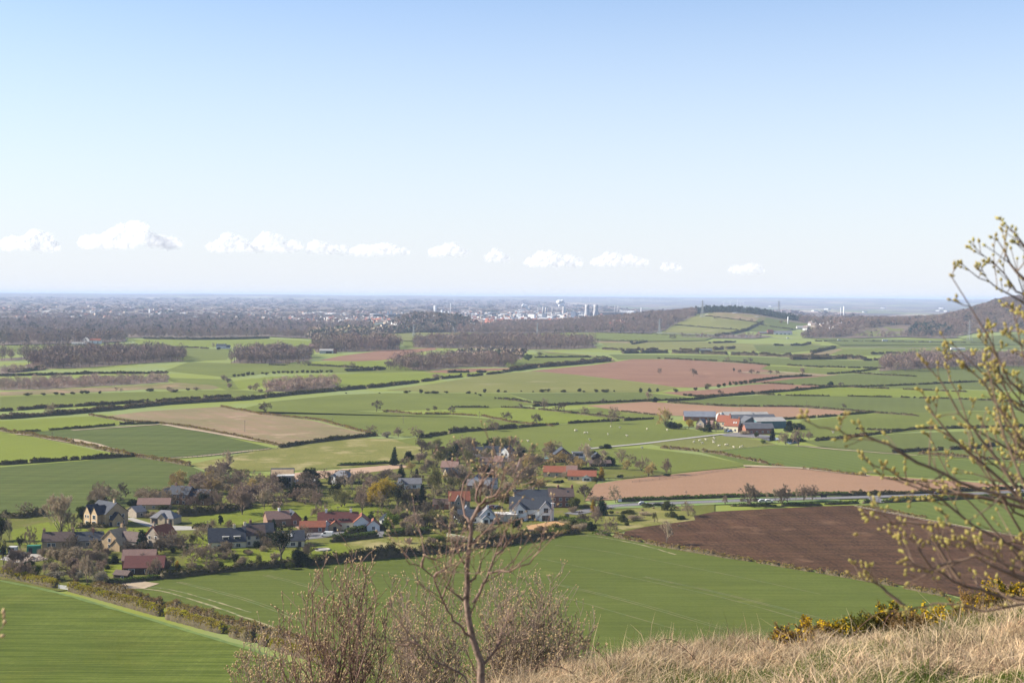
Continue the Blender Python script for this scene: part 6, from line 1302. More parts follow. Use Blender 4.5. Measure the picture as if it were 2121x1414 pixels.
house('white_barn', 'long low white building before the wooded knoll', 891, 687, 2, [dict(w=46, d=12, h=5, r=2, wall='greymetal', roof='sheetroof'), dict(x=-21, y=-3, w=9, d=8, h=8, r=0, flat=1, wall='white', roof='flatroof')], 'far farms', cat='building')
house('shed', 'white roofed shed among the dark conifers of the far farm', 643, 696, 0, [dict(w=16, d=14, h=4, r=2.5, wall='white', roof='flatroof', flat=1)], 'far farms', cat='shed')
house('house', 'white and red roofed house in the far left woods', 197, 712, 6, [dict(w=20, d=10, h=6, r=4, wall='white', roof='pantile', win=W4('f', (-5, 5), (1, 3.4), 2, 1.6))], 'far farms')
house('house', 'pale house with grey gable left of the white red roofed one', 178, 710, -20, [dict(w=15, d=9, h=7, r=5, wall='white', roof='tile_pinkbrown', ax='y', win=W4('f', (0,), (1, 4), 3, 1.6))], 'far farms')
house('shed', 'low white shed at the edge of the far left woods', 163, 714, 4, [dict(w=26, d=8, h=3, r=1.6, wall='white', roof='sheetroof')], 'far farms', cat='shed')
house('house', 'small red roofed house by the purplish wood belt', 436, 692, 0, [dict(w=18, d=9, h=5, r=4, wall='white', roof='pantile')], 'far farms')
house('barn', 'pale roofed barn in the hedgerow beyond the pink field', 1459, 727, 2, [dict(w=28, d=10, h=3.4, r=2, wall='greymetal', roof='flatroof', flat=1)], 'far farms', cat='barn')
house('barn', 'white roofed long shed far behind the budding twigs', 1985, 725, 2, [dict(w=26, d=8, h=3, r=2, wall='white', roof='sheetroof')], 'far farms', cat='barn')

# ================================================================== VEHICLES AND SMALL THINGS
M['tyre'] = mat('tyre rubber', (.02, .02, .02), None, 2); M['rim'] = mat('wheel rim', (.45, .45, .46), None, 2, rough=.4)
M['lamp'] = mat('lamp lens', (.8, .78, .7), None, 2, rough=.2); M['taillamp'] = mat('tail lamp lens', (.4, .02, .02), None, 2, rough=.3)
def paint(n, c): return mat(n, c, tuple(v * .93 for v in c), .5, rough=.3, spec=.5)
PAINT = {'white': paint('white car paint', (.78, .78, .77)), 'silver': paint('silver car paint', (.5, .51, .53)), 'dark': paint('dark car paint', (.03, .033, .04)), 'blue': paint('blue car paint', (.05, .16, .42)), 'red': paint('red car paint', (.4, .04, .03))}
def vehicle(name, label, px, py, yaw, col, kind='car', group=None, cat='car', loc=None, sc=1.0):
    p = loc if loc is not None else at(px, py); p = Vector(p)
    if loc is None: p.z += .47 if p.to_2d().length < 1100 else 1.2
    root = empty(name, p, rad(yaw), sc); tag(root, label, cat, group)
    if kind == 'van': L, Wd, prof, glass = 4.9, 1.9, [(-2.4, .35), (2.3, .35), (2.42, .8), (2.2, 1.05), (1.45, 1.2), (.9, 1.95), (-2.3, 2.0), (-2.42, 1.8)], [(1.38, 1.22), (.92, 1.85), (.2, 1.87), (.2, 1.22)]
    elif kind == 'lorry': L, Wd, prof, glass = 12, 2.5, [(-6, 1.0), (3.9, 1.0), (3.9, .5), (6, .5), (6, 1.9), (5.8, 3.0), (4.1, 3.1), (4.0, 3.9), (-6, 3.9)], [(5.95, 1.9), (5.78, 2.8), (4.6, 2.85), (4.6, 1.9)]
    else: L, Wd, prof, glass = 4.3, 1.75, [(-2.1, .35), (2.1, .35), (2.14, .68), (1.95, .86), (1.05, .96), (.45, 1.42), (-1.1, 1.46), (-1.75, 1.02), (-2.08, .95)], [(.98, .97), (.43, 1.37), (-1.08, 1.40), (-1.66, 1.0)]
    m = MB(); m.extr([(x, -Wd / 2, z) for x, z in prof], (0, Wd, 0)); m.build('body', PAINT[col], root)
    m = MB(); m.extr([(x, -Wd / 2 - .015, z) for x, z in glass], (0, Wd + .03, 0)); m.build('side_window', M['glass'], root)
    a, b = glass[0], glass[1]; m = MB(); m.extr([(a[0] + .03, -Wd * .42, a[1] + .02), (b[0] + .03, -Wd * .40, b[1] - .02), (b[0] + .03, Wd * .40, b[1] - .02), (a[0] + .03, Wd * .42, a[1] + .02)], (.02, 0, .015)); m.build('windscreen', M['glass'], root)
    xs = (-L * .31, L * .32) if kind != 'lorry' else (-4.6, -3.4, 4.6); R_ = .32 if kind != 'lorry' else .5
    for x in xs:
        for s_ in (-1, 1):
            m = MB(); n = 14; ring = [(x + R_ * math.cos(6.2832 * k / n), s_ * (Wd / 2 - .2), R_ + R_ * math.sin(6.2832 * k / n)) for k in range(n)]; m.extr(ring, (0, s_ * .24, 0)); w = m.build('wheel', M['tyre'], root)
            m = MB(); m.extr([(x + R_ * .6 * math.cos(6.2832 * k / n), s_ * (Wd / 2 + .045), R_ + R_ * .6 * math.sin(6.2832 * k / n)) for k in range(n)], (0, s_ * .02, 0)); m.build('rim', M['rim'], w)
    z0 = .7 if kind != 'lorry' else 1.0; xf = max(q_[0] for q_ in prof)
    for s_ in (-1, 1):
        m = MB(); m.box(xf - .16, xf + .01, s_ * Wd * .36 - .16, s_ * Wd * .36 + .16, z0 - .08, z0 + .08); m.build('headlight', M['lamp'], root)
        m = MB(); m.box(-L / 2 - .03, -L / 2 + .12, s_ * Wd * .40 - .1, s_ * Wd * .40 + .1, z0, z0 + .25); m.build('tail_light', M['taillamp'], root)
    return root
vehicle('van', 'small white van parked in the yard by the red roofed house', 677, 1113, 172, 'white', 'van', cat='van')
VG = 'vehicles on the country road'
vehicle('parked_car', 'silver car half hidden by the scrub on the road bend', 1332, 1047, 4, 'silver', group=VG)
vehicle('parked_car', 'dark car under the big bare roadside tree', 1568, 1040, 3, 'dark', group=VG)
vehicle('parked_car', 'silver car just right of the dark one under the tree', 1580, 1042, 3, 'silver', group=VG)
vehicle('parked_car', 'white car between the clipped hedge and the slender roadside trees', 1592, 1042, 3, 'white', group=VG)
vehicle('parked_car', 'dark car on the road behind the budding twigs', 1944, 1025, 8, 'dark', group=VG)
vehicle('parked_car', 'white car at the right end of the road behind the twigs', 2110, 1019, 8, 'white', group=VG)
vehicle('parked_car', 'blue car in front of the cream farmhouse', 1513, 896, 6, 'blue', group='farm vehicles')
vehicle('parked_car', 'red car tucked between the white houses', 1022, 1054, 10, 'red', group='cars in the village')
vehicle('parked_car', 'dark car beside the red one between the white houses', 1032, 1055, 30, 'dark', group='cars in the village')
vehicle('parked_car', 'white car at the left of the white bungalow', 948, 1077, 60, 'white', group='cars in the village')
vehicle('lorry', 'pale lorry on the far right road below the hill', 1833, 708, 2, 'white', 'lorry', 'vehicles on the far road', 'lorry')
for i, (px, py, c, what) in enumerate([(1738, 706, 'white', 'white car left of the lorry on the far road'), (1928, 710, 'white', 'white car right of the lorry on the far road'), (1452, 697, 'white', 'white car on the pale hill foot road by the bare trees'), (1546, 699, 'silver', 'silver car on the hill foot road near the farm sheds'),
    (1284, 690, 'white', 'white car on the hill foot road under the wooded flank'), (1200, 687, 'white', 'white car at the left end of the hill foot road'), (1632, 702, 'white', 'white car at the right end of the hill foot road'), (1182, 687, 'white', 'white car farthest along the hill foot road beside the wood')]):
    vehicle('car', what, px, py, 3, c, 'van', 'vehicles on the far road', sc=1.3)
# sheep: one continuous body each
M['fleece'] = mat('sheep fleece', (.62, .56, .44), (.5, .45, .36), 3); 
def sheep_mesh(seed):
    rg = random.Random(seed); bm = bmesh.new()
    bmesh.ops.create_icosphere(bm, subdivisions=2, radius=.5)
    for v in bm.verts:
        k = 1 + rg.uniform(-.06, .06); v.co = Vector((v.co.x * 1.25 * k, v.co.y * .72 * k, v.co.z * .72 * k + .68))
    for x, z, r, sx in ((.68, .95, .17, 1.2), (.84, .88, .13, 1.5)):
        bmesh.ops.create_icosphere(bm, subdivisions=2, radius=r, matrix=Matrix.Translation((x, 0, z)) @ Matrix.Diagonal((sx, 1, 1, 1)))
    for x in (-.38, .36):
        for y in (-.18, .18): bmesh.ops.create_cone(bm, cap_ends=True, segments=7, radius1=.05, radius2=.08, depth=.62, matrix=Matrix.Translation((x, y, .29)))
    for y in (-.14, .14): bmesh.ops.create_icosphere(bm, subdivisions=1, radius=.07, matrix=Matrix.Translation((.70, y, 1.05)) @ Matrix.Diagonal((.6, 1.5, .7, 1)))
    me = bpy.data.meshes.new('sheep'); bm.to_mesh(me); bm.free(); me.materials.append(M['fleece']); me.polygons.foreach_set('use_smooth', [True] * len(me.polygons)); return me
SM = [sheep_mesh(s) for s in (1, 2)]
SH = [(1191, 893), (1194, 893), (1211, 898), (1217, 898), (1265, 885), (1284, 887), (1340, 890), (1382, 892), (1259, 901), (1299, 904), (1222, 912), (1094, 915), (1222, 929), (1219, 925), (1437, 917), (1449, 914), (1462, 912), (1455, 919), (1478, 908), (1477, 915), (1478, 918), (1480, 910), (1489, 925), (1503, 923), (1508, 923), (1520, 928), (1533, 928), (1538, 926), (1726, 897), (1330, 929), (1725, 895)]
for i, (px, py) in enumerate(SH):
    p = at(px, py + 1); o = link('sheep', SM[i % 2]); o.location = (p.x, p.y, p.z + .35); o.rotation_euler = (0, 0, random.Random(i).uniform(0, 6.28)); o.scale = (1.25,) * 3
    if px < 1400: lb = 'white sheep grazing the green pasture behind the village'
    elif px < 1600: lb = 'white sheep grazing the pale paddock below the farm'
    else: lb = 'white sheep by the hedge right of the farm'
    tag(o, lb, 'sheep', {'w': 'sheep in the green pasture', 'p': 'sheep in the pale paddock', 'r': 'sheep right of the farm'}['w' if px < 1400 else 'p' if px < 1600 else 'r'])
# poles, signs, fences, gate, rubble
M['polewood'] = mat('weathered pole', (.20, .16, .13), (.15, .12, .10), 2); M['fencewood'] = mat('weathered fence wood', (.36, .31, .25), (.28, .24, .2), 2)
def pole(px, py, hp, label):
    p = at(px, py); h = hp / scale_at(p); root = empty('utility_pole', p, .3); tag(root, label, 'pole', 'wooden utility poles')
    m = MB(); m.tube([(0, 0, -.5), (0, 0, h)], [.16, .11], 8); m.build('post', M['polewood'], root)
    m = MB(); m.box(-.8, .8, -.06, .06, h - .55, h - .4); m.build('crossarm', M['polewood'], root)
    m = MB()
    for x in (-.65, 0, .65): m.lathe([(.05, 0), (.07, .1), (.03, .18)], 6, 0, (x, 0, h - .39))
    m.build('insulator', M['white'], root)
for a in [(507, 895, 24, 'thin utility pole standing in the stubble field'), (689, 878, 12, 'utility pole at the top hedge of the stubble field'), (835, 877, 17, 'utility pole in the green field above the meadow'), (108, 909, 14, 'utility pole at the left end of the dark crop field'), (993, 864, 12, 'utility pole in the bright tree field'), (430, 1104, 26, 'dark telegraph pole by the small pink trees'),
          (1211, 1036, 20, 'utility pole among the dark bare shrubs by the road'), (1421, 1029, 13, 'pole at the edge of the pale brown field'), (1535, 857, 18, 'faint pole in the orange pink field'), (1671, 842, 12, 'pole at the hedge under the bright strip'), (148, 1096, 18, 'dark pole below the large stone house'), (700, 1064, 16, 'pole on the bright village lawn'), (728, 1068, 20, 'second pole on the bright village lawn')]: pole(*a)
p = at(1284, 1047); root = empty('road_sign', p, .2); tag(root, 'small white road sign on a post by the road bend', 'sign')
m = MB(); m.tube([(0, 0, -.3), (0, 0, 3.0)], .08, 8); m.build('post', M['polewood'], root)
m = MB(); m.box(-.8, .8, -.10, -.03, 1.9, 3.1); m.build('panel', M['frame'], root)
p = at(1706, 1034); root = empty('road_sign', p, 0); tag(root, 'low dark roadside sign board right of the thin trees', 'sign')
m = MB(); m.tube([(-1.1, 0, -.3), (-1.1, 0, 2)], .07, 6); m.tube([(1.1, 0, -.3), (1.1, 0, 2)], .07, 6); m.build('post', M['polewood'], root)
m = MB(); m.box(-1.4, 1.4, -.16, -.09, 1.1, 2.1); m.build('panel', M['doorpaint'], root)
def fence(pts, h, sp, label, rails=2, wood='fencewood'):
    Q = world_line(pts, sp); o0 = Q[0]; root = empty('field_fence', o0); tag(root, label, 'fence')
    m = MB()
    for q_ in Q[:100]:
        d = q_ - o0; m.box(d.x - .08, d.x + .08, d.y - .08, d.y + .08, d.z - .3, d.z + h)
    m.build('post', M[wood], root)['kind'] = 'stuff'
    for k in range(rails):
        m = MB(); z = h * (.45 + .4 * k)
        for a, b in zip(Q, Q[1:]):
            m.tube([tuple(a - o0 + Vector((0, 0, z))), tuple(b - o0 + Vector((0, 0, z)))], .05, 4, cap=False)
        m.build('rail', M[wood], root)
fence([(345, 951), (420, 947), (500, 939), (582, 929)], 1.3, 3, 'post and rail fence between dark crop and meadow')
fence([(1510, 902), (1560, 908), (1620, 914)], 1.3, 3, 'farm fence round the pond paddock')
fence([(1310, 1000), (1420, 988), (1545, 968)], 1.2, 5, 'thin wire fence along the top of the pale brown field', 2)
fence([(1235, 996), (1300, 990), (1370, 985)], 1.2, 4, 'fence below the orchard trees')
fence([(1770, 1050), (1850, 1066), (1950, 1085), (2121, 1116)], 1.1, 4, 'pale fence along the top right edge of the ploughed field', 2)
fence([(1390, 932), (1500, 934), (1610, 922)], 1.1, 5, 'thin fence at the lower edge of the sheep paddock', 1)
fence([(925, 1112), (960, 1118), (985, 1124)], 1.2, 2.5, 'white rail fence below the bungalow garden', 3, 'frame')
p = at(131, 1221); root = empty('field_gate', p, rad(-28)); tag(root, 'white five barred gate in the lime green hedge', 'gate')
m = MB()
for x in (-2, 2): m.box(x - .1, x + .1, -.1, .1, -.3, 1.6)
m.build('post', M['frame'], root); m = MB()
for z in (.3, .55, .8, 1.05, 1.3): m.box(-1.88, 1.88, -.04, .04, z, z + .12)
m.build('bar', M['frame'], root)
M['rubble'] = mat('broken stone', (.45, .36, .28), (.33, .26, .21), .6)
for px, py, w, h, lb in [(52, 1160, 8, 2.2, 'grey heap of gravel in the builders yard'), (66, 1162, 6, 1.6, 'pale heap of broken stone in the builders yard'), (82, 1160, 6, 1.3, 'spread of rubble right of the heaps')]:
    rg = np.random.default_rng(px); V = []; Fq = []; bm = bmesh.new()
    for i in range(150):
        a, r = rg.uniform(0, 6.28), w / 2 * math.sqrt(rg.uniform(0, 1)); s_ = rg.uniform(.12, .45)
        bmesh.ops.create_icosphere(bm, subdivisions=1, radius=s_, matrix=Matrix.Translation((math.cos(a) * r, math.sin(a) * r * .8, max(0, h * (1 - 2 * r / w)) * rg.uniform(.6, 1) + s_ * .3)) @ Matrix.Diagonal((1.2, .9, .7, 1)))
    bmesh.ops.create_cone(bm, cap_ends=False, segments=18, radius1=w / 2, radius2=.2, depth=h * .9, matrix=Matrix.Translation((0, 0, h * .42)))
    for v in bm.verts: v.co += Vector(rg.normal(size=3) * .06)
    me = bpy.data.meshes.new('rubble_heap'); bm.to_mesh(me); bm.free(); me.materials.append(M['rubble']); o = link('rubble_heap', me); o.location = at(px, py) + Vector((0, 0, .2)); tag(o, lb, 'rubble heap')
p = at(668, 1140); m = MB(); m.lathe([(2.9, -.1), (2.9, .35), (2.5, .4), (2.4, .15), (.1, .15)], 28); o = m.build('paved_circle', M['drive']); o.location = p + Vector((0, 0, .35)); tag(o, 'pale round paved circle on the mown lawn', 'paving')

# ================================================================== THE FAR TOWN AND INDUSTRY
M['f_white'] = wm('far white cladding', (.80, .80, .80), (.70, .70, .71), .02); M['f_grey'] = wm('far grey concrete', (.44, .43, .43), (.38, .37, .37), .02)
M['f_blue'] = wm('far blue grey cladding', (.14, .17, .24), (.12, .15, .2), .02); M['f_red'] = wm('far red tiles', (.40, .15, .10), (.32, .13, .095), .05); M['f_brown'] = wm('far brown tiles', (.22, .17, .155), (.17, .13, .12), .05); M['f_cream'] = wm('far cream wall', (.62, .52, .42), (.5, .41, .34), .05); M['f_teal'] = wm('far green roof', (.02, .42, .30), (.02, .36, .26), .05)
def at_ground(px, py): return at(px, py)
def size_m(px, py, wpx, hpx):
    p = at(px, py); s = scale_at(p); return p, wpx / s, hpx / s
def tower_prof(name, label, px, py, wpx, hpx, prof, m, cat, group, n=20):
    p, w, h = size_m(px, py, wpx, hpx); q = MB(); q.lathe([(r * w / 2, z * h) for r, z in prof], n); o = q.build(name, M[m], None, True); o.location = p; return tag(o, label, cat, group)
COOL = [(1, 0), (.93, .12), (.80, .35), (.70, .6), (.68, .78), (.72, 1), (.64, 1), (.6, .8)]
tower_prof('cooling_tower', 'left of the twin tall concrete cooling towers', 1216, 656, 13, 25, COOL, 'f_grey', 'cooling tower', 'twin cooling towers')
tower_prof('cooling_tower', 'right of the twin tall concrete cooling towers', 1234, 656, 13, 25, COOL, 'f_grey', 'cooling tower', 'twin cooling towers')
tower_prof('cooling_tower', 'smaller cooling tower with white steam above it', 1168, 651, 9, 16, COOL, 'f_grey', 'cooling tower', None)
CHIM = [(1, 0), (.7, 1), (.5, 1)]
for i, (px, py, w, h, lb) in enumerate([(1125, 650, 3, 15, 'pale chimney beside the row of refinery stacks'), (1131, 650, 3, 14, 'paired refinery stack, its neighbour slightly taller'), (1144, 648, 2, 12, 'slender refinery stack left of the steaming tower'), (1115, 647, 2, 10, 'short stack right of the smoke streak'), (1096, 648, 2, 13, 'thin stack trailing the smoke streak'), (1274, 648, 1.4, 16, 'thin mast right of the twin cooling towers'), (1280, 648, 1.4, 15, 'second thin mast right of the twin cooling towers'), (1328, 652, 1.6, 15, 'white chimney by the far white sheds'),
        (933, 654, 1, 26, 'very thin mast beside the white process plant'), (1748, 657, 2.2, 22, 'white chimney standing beyond the hill trees'), (1741, 657, 1.2, 20, 'grey mast beside the white chimney beyond the hill trees'), (1632, 672, 2, 16, 'small white mast in the hill field'), (1718, 692, 1.6, 14, 'white mast among the hill foot trees')]):
    tower_prof('chimney_stack', lb, px, py, w * 1.5, h, CHIM, 'f_white' if 'white' in lb else 'f_grey', 'chimney', 'far chimneys and masts', 8)
def block(name, label, px, py, wpx, hpx, m, cat, group=None, d=None, roof=None, rise=.15, yaw=-.45):
    p, w, h = size_m(px, py, wpx, hpx); d = d or w * .6
    root = empty(name, p, yaw); tag(root, label, cat, group)
    q = MB(); q.box(-w / 2, w / 2, 0, d, -1, h); q.build('wall', M[m], root)
    q = MB(); q.extr([(-w / 2 - .5, -.5, h + .05), (-w / 2 - .5, d + .5, h + .05), (-w / 2 - .5, d / 2, h + h * rise + .1)][::-1], (w + 1, 0, 0)); q.build('roof', M[roof or 'f_grey'], root)
    return root
# process plant: tall tower on a slim shaft, drums and sheds
p, w, h = size_m(905, 655, 40, 22); root = empty('process_plant', p, -.5); tag(root, 'white process plant with a tall flat headed tower behind the knoll', 'industrial plant', None)
u = w / 40
q = MB(); q.box(-7.5 * u, -4.2 * u, 0, 4 * u, -5, h * .62); q.box(-4.6 * u, -3.6 * u, 1 * u, 3 * u, 0, h * .8); q.build('tower_shaft', M['f_white'], root)
q = MB(); q.box(-8.4 * u, -4.0 * u, -.5 * u, 4.5 * u, h * .62 + .1, h); q.build('tower_head', M['f_white'], root)
q = MB(); q.box(9 * u, 12 * u, 0, 4 * u, -5, h * .62); q.build('tower_block', M['f_white'], root)
q = MB(); q.lathe([(4.4 * u, -4), (4.4 * u, h * .25), (3.6 * u, h * .38), (1.6 * u, h * .45), (.1, h * .46)], 16, 0, (16.5 * u, 3 * u, 0)); q.build('storage_dome', M['f_white'], root, True)
for x0, x1, z in ((-3, 8, .3), (12, 22, .16), (21, 29, .32), (25, 27, .5)):
    q = MB(); q.box(x0 * u, x1 * u, (1 + .3 * x0 % 2) * u, 5 * u, -5, h * z); q.build('plant_block', M['f_white'], root)
block('power_block', 'dark blue grey tower block in front of the twin cooling towers', 1187, 660, 11, 15, 'f_blue', 'building', None, roof='f_blue', rise=.02)
block('power_block', 'dark blue tower block left of the steaming tower', 1127, 661, 9, 12, 'f_blue', 'building', None, roof='f_blue', rise=.02)
block('works_block', 'broad white works block left of the dark blue tower block', 1100, 661, 14, 10, 'f_white', 'building', None, rise=.05)
block('works_block', 'white stepped works building right of the dark blue tower block', 1138, 662, 12, 7, 'f_white', 'building', None, rise=.05)
block('green_hall', 'turquoise roofed hall at the right foot of the knoll', 967, 671, 8, 4, 'f_teal', 'building', None, roof='f_teal', rise=.2)
for px, py, w, h, lb in [(309, 649, 3, 9, 'white tower block on the left of the far town'), (349, 649, 3, 9, 'second white tower block of the far town'), (803, 652, 4, 8, 'left grey tower block left of the knoll'), (810, 652, 4, 8, 'right grey tower block left of the knoll'), (986, 653, 4, 5, 'white block beyond the knoll')]:
    block('tower_block', lb, px, py, w, h, 'f_white' if 'white' in lb else 'f_blue', 'tower block', 'far tower blocks', rise=.02)
rg = random.Random(31)
WH = [(248, 653, 18, 3), (275, 653, 11, 3), (305, 653, 16, 2.4), (330, 651, 20, 2.4), (362, 653, 18, 3), (378, 650, 14, 2), (405, 658, 16, 2), (430, 658, 14, 2), (446, 649, 26, 2), (188, 645, 5, 2), (92, 646, 8, 2), (113, 650, 10, 2), (635, 652, 20, 3.4), (655, 651, 22, 4), (680, 652, 26, 3), (710, 653, 20, 2), (730, 656, 14, 2), (1360, 655, 26, 2), (1420, 654, 60, 1.4), (1385, 653, 30, 1.4), (1305, 650, 14, 5), (1322, 652, 18, 4), (1290, 648, 16, 3)]
for i in range(150):
    px = rg.uniform(955, 1215); t = rg.random(); py = 644 + t * 22; k = .55 + t * .8
    WH.append((px, py, rg.uniform(5, 17) * k, rg.uniform(1.3, 3.2) * k))
for i in range(60): WH.append((rg.uniform(0, 2000), rg.uniform(634, 660), rg.uniform(3, 9), rg.uniform(1.2, 2.2)))
for i, (px, py, w, h) in enumerate(WH):
    lb = 'white warehouse in the hazy industrial district by the cooling towers' if 955 < px < 1345 else 'white warehouse scattered in the hazy far town'
    block('warehouse', lb, px, py, w, h, rg.choice(['f_white', 'f_white', 'f_white', 'f_grey']), 'warehouse', 'industrial district warehouses' if 955 < px < 1345 else 'far town warehouses', d=60, roof=rg.choice(['f_white', 'f_white', 'f_grey']), rise=.2, yaw=rg.uniform(-.75, -.25))
# small houses of the estate, individually, and the rest of the town as one mass
def far_house_mesh(wl, rf):
    m = MB(); m.extr([(-5, -4, -1), (-5, 4, -1), (-5, 4, 5), (-5, 0, 8.2), (-5, -4, 5)], (10, 0, 0), 0)
    for sg in (-1, 1): m.extr([(-5.3, sg * 4.3, 4.9), (-5.3, 0, 8.3), (-5.3, 0, 8.7), (-5.3, sg * 4.3, 5.3)][::sg], (10.6, 0, 0), 1)
    m.box(2.5, 3.5, -.5, .5, 7.5, 10, 0)
    return m.mesh('small house', [M[wl], M[rf]])
HM = {'red': far_house_mesh('brick', 'f_red'), 'brown': far_house_mesh('f_cream', 'f_brown'), 'white': far_house_mesh('f_white', 'f_brown'), 'pink': far_house_mesh('f_cream', 'f_red')}
spots = []
for i in range(120):
    px = rg.uniform(985, 1165); py = 667 + rg.random() ** 1.3 * 13 - abs(px - 1070) * .02; spots.append((px, py, rg.choice(['red', 'red', 'red', 'pink', 'brown'])))
for i in range(110):
    px = rg.uniform(775, 985); py = rg.uniform(668, 688); spots.append((px, py, rg.choice(['white', 'brown', 'brown', 'pink', 'white'])))
for i in range(12): spots.append((rg.uniform(1262, 1300), rg.uniform(672, 680), rg.choice(['pink', 'red', 'white'])))
for i in range(14): spots.append((rg.uniform(1668, 1745), rg.uniform(672, 686), rg.choice(['white', 'brown', 'pink', 'white'])))
for px, py, k in spots:
    p = at(px, py); o = link('house', HM[k]); o.location = (p.x, p.y, p.z + 2.5); o.rotation_euler = (0, 0, rg.uniform(-.9, .9)); o.scale = (rg.uniform(1, 1.5), 1.15, rg.uniform(1.0, 1.35))
    if 985 <= px <= 1165: a = ('small house of the red roofed estate before the industrial district', 'red roofed estate houses')
    elif px < 985: a = ('small pale house among trees on the wooded knoll', 'knoll village houses')
    elif px < 1400: a = ('small pinkish house in the woods of the middle hill', 'middle hill houses')
    else: a = ('small house among trees at the foot of the right hill', 'right hill houses')
    tag(o, a[0], 'house', a[1])
def town(name, label, boxes, n, seed, smin, smax):
    r = np.random.default_rng(seed); V = []; Fq = []; mi = []; off = 0
    for (x0, x1, y0, y1) in boxes:
        for i in range(n):
            p = at(r.uniform(x0, x1), r.uniform(y0, y1)); w, d, h = r.uniform(smin, smax), r.uniform(smin, smax) * .7, r.uniform(5, 9) * (smin / 9) ** .5; a = r.uniform(-.8, .8); ca, sa = math.cos(a), math.sin(a)
            pr = [(-w / 2, -d / 2, -1), (w / 2, -d / 2, -1), (w / 2, d / 2, -1), (-w / 2, d / 2, -1), (-w / 2, -d / 2, h), (w / 2, -d / 2, h), (w / 2, d / 2, h), (-w / 2, d / 2, h), (-w / 2, 0, h * 1.5), (w / 2, 0, h * 1.5)]
            V += [(p.x + x * ca - y * sa, p.y + x * sa + y * ca, p.z + z + 2) for x, y, z in pr]
            wl, rf = r.choice([0, 1, 1, 2, 2]), 3 + r.choice([0, 0, 0, 1, 2])
            for f, k in (((0, 1, 5, 4), wl), ((1, 2, 6, 5), wl), ((2, 3, 7, 6), wl), ((3, 0, 4, 7), wl), ((4, 5, 9, 8), rf), ((6, 7, 8, 9), rf), ((4, 8, 7, 7), wl), ((5, 6, 9, 9), wl)):
                Fq.append([off + q_ for q_ in f]); mi.append(k)
            off += 10
    me = bpy.data.meshes.new(name); me.from_pydata(V, [], [f[:3] if f[3] == f[2] else f for f in Fq])
    for k in ('f_grey', 'f_cream', 'brick', 'f_brown', 'f_red', 'f_grey'): me.materials.append(M[k])
    me.polygons.foreach_set('material_index', mi); tag(link(name, me), label, kind='stuff')
town('far_suburb', 'faint hazy roofs among the woods of the far left plain', [(0, 560, 636, 662)], 150, 6, 8, 18)
town('far_town', 'hazy spread of far town houses', [(540, 1000, 648, 664), (960, 1250, 646, 668), (600, 800, 662, 672)], 170, 5, 7, 14)
# steam
M['steam'] = mat('white steam', (.85, .85, .86), (.8, .8, .82), .05)
for pts, lb in [([(1167, 634, 2.6), (1164, 631, 4), (1158, 628, 5.4), (1162, 625, 4), (1167, 629, 3.2), (1154, 626, 3)], 'white steam billowing from the smaller cooling tower'), ([(1096, 641, 2), (1093, 639, 2.4), (1090, 637, 2.8), (1087, 634, 3.2), (1083, 632, 3)], 'slanting white smoke streak left of the refinery stacks')]:
    bm = bmesh.new(); c0 = at(1168, 651); Dm = c0.length; r_ = random.Random(3)
    for px, py, rp in pts:
        for k in range(5):
            q_ = along(px + r_.gauss(0, rp * .4), py + r_.gauss(0, rp * .35), Dm) ; bmesh.ops.create_icosphere(bm, subdivisions=3, radius=rp / F * Dm * r_.uniform(.4, .8), matrix=Matrix.Translation(q_ - c0))
    me = bpy.data.meshes.new('steam'); bm.to_mesh(me); bm.free(); me.materials.append(M['steam']); o = link('steam', me); o.location = c0; tag(o, lb, kind='stuff')
    rmod = o.modifiers.new('remesh', 'REMESH'); rmod.mode = 'VOXEL'; rmod.voxel_size = 3; rmod.use_smooth_shade = True
# wind turbines
def turbine(px, py, hp, i, lb, grp):
    p = at(px, py); h = hp / scale_at(p) * .72; root = empty('wind_turbine', p, random.Random(i).uniform(-.5, .5)); tag(root, lb, 'wind turbine', grp)
    m = MB(); m.tube([(0, 0, -5), (0, 0, h)], [h * .035, h * .022], 8); m.build('tower', M['f_white'], root)
    m = MB(); a0 = random.Random(i).uniform(0, 2)
    m.box(-h * .03, h * .03, -h * .05, h * .04, h - h * .02, h + h * .035); nac = m.build('nacelle', M['f_white'], root)
    for k in range(3):
        an = a0 + k * 2.094; m = MB(); m.tube([(0, -h * .06, h), (math.cos(an) * h * .5, -h * .06, h + math.sin(an) * h * .5)], [h * .022, h * .008], 4); m.build('blade', M['f_white'], root)
for i, px in enumerate([1203, 1221, 1258, 1262, 1296, 1301, 1309, 1328, 1332, 1346, 1350, 1367]): turbine(px, 624, 9, i, 'tiny hazy wind turbine in the row above the cooling towers', 'hazy wind turbine row')
for i, (px, py) in enumerate([(1499, 635), (1512, 634), (1527, 632), (1533, 635), (1539, 635)]): turbine(px, py, 13, i + 40, f'white wind turbine {ordinal(i)} from left behind the conifer ridge', 'wind turbines behind the ridge')
turbine(2015, 626, 9, 70, 'lone wind turbine by the right hand hill', None)
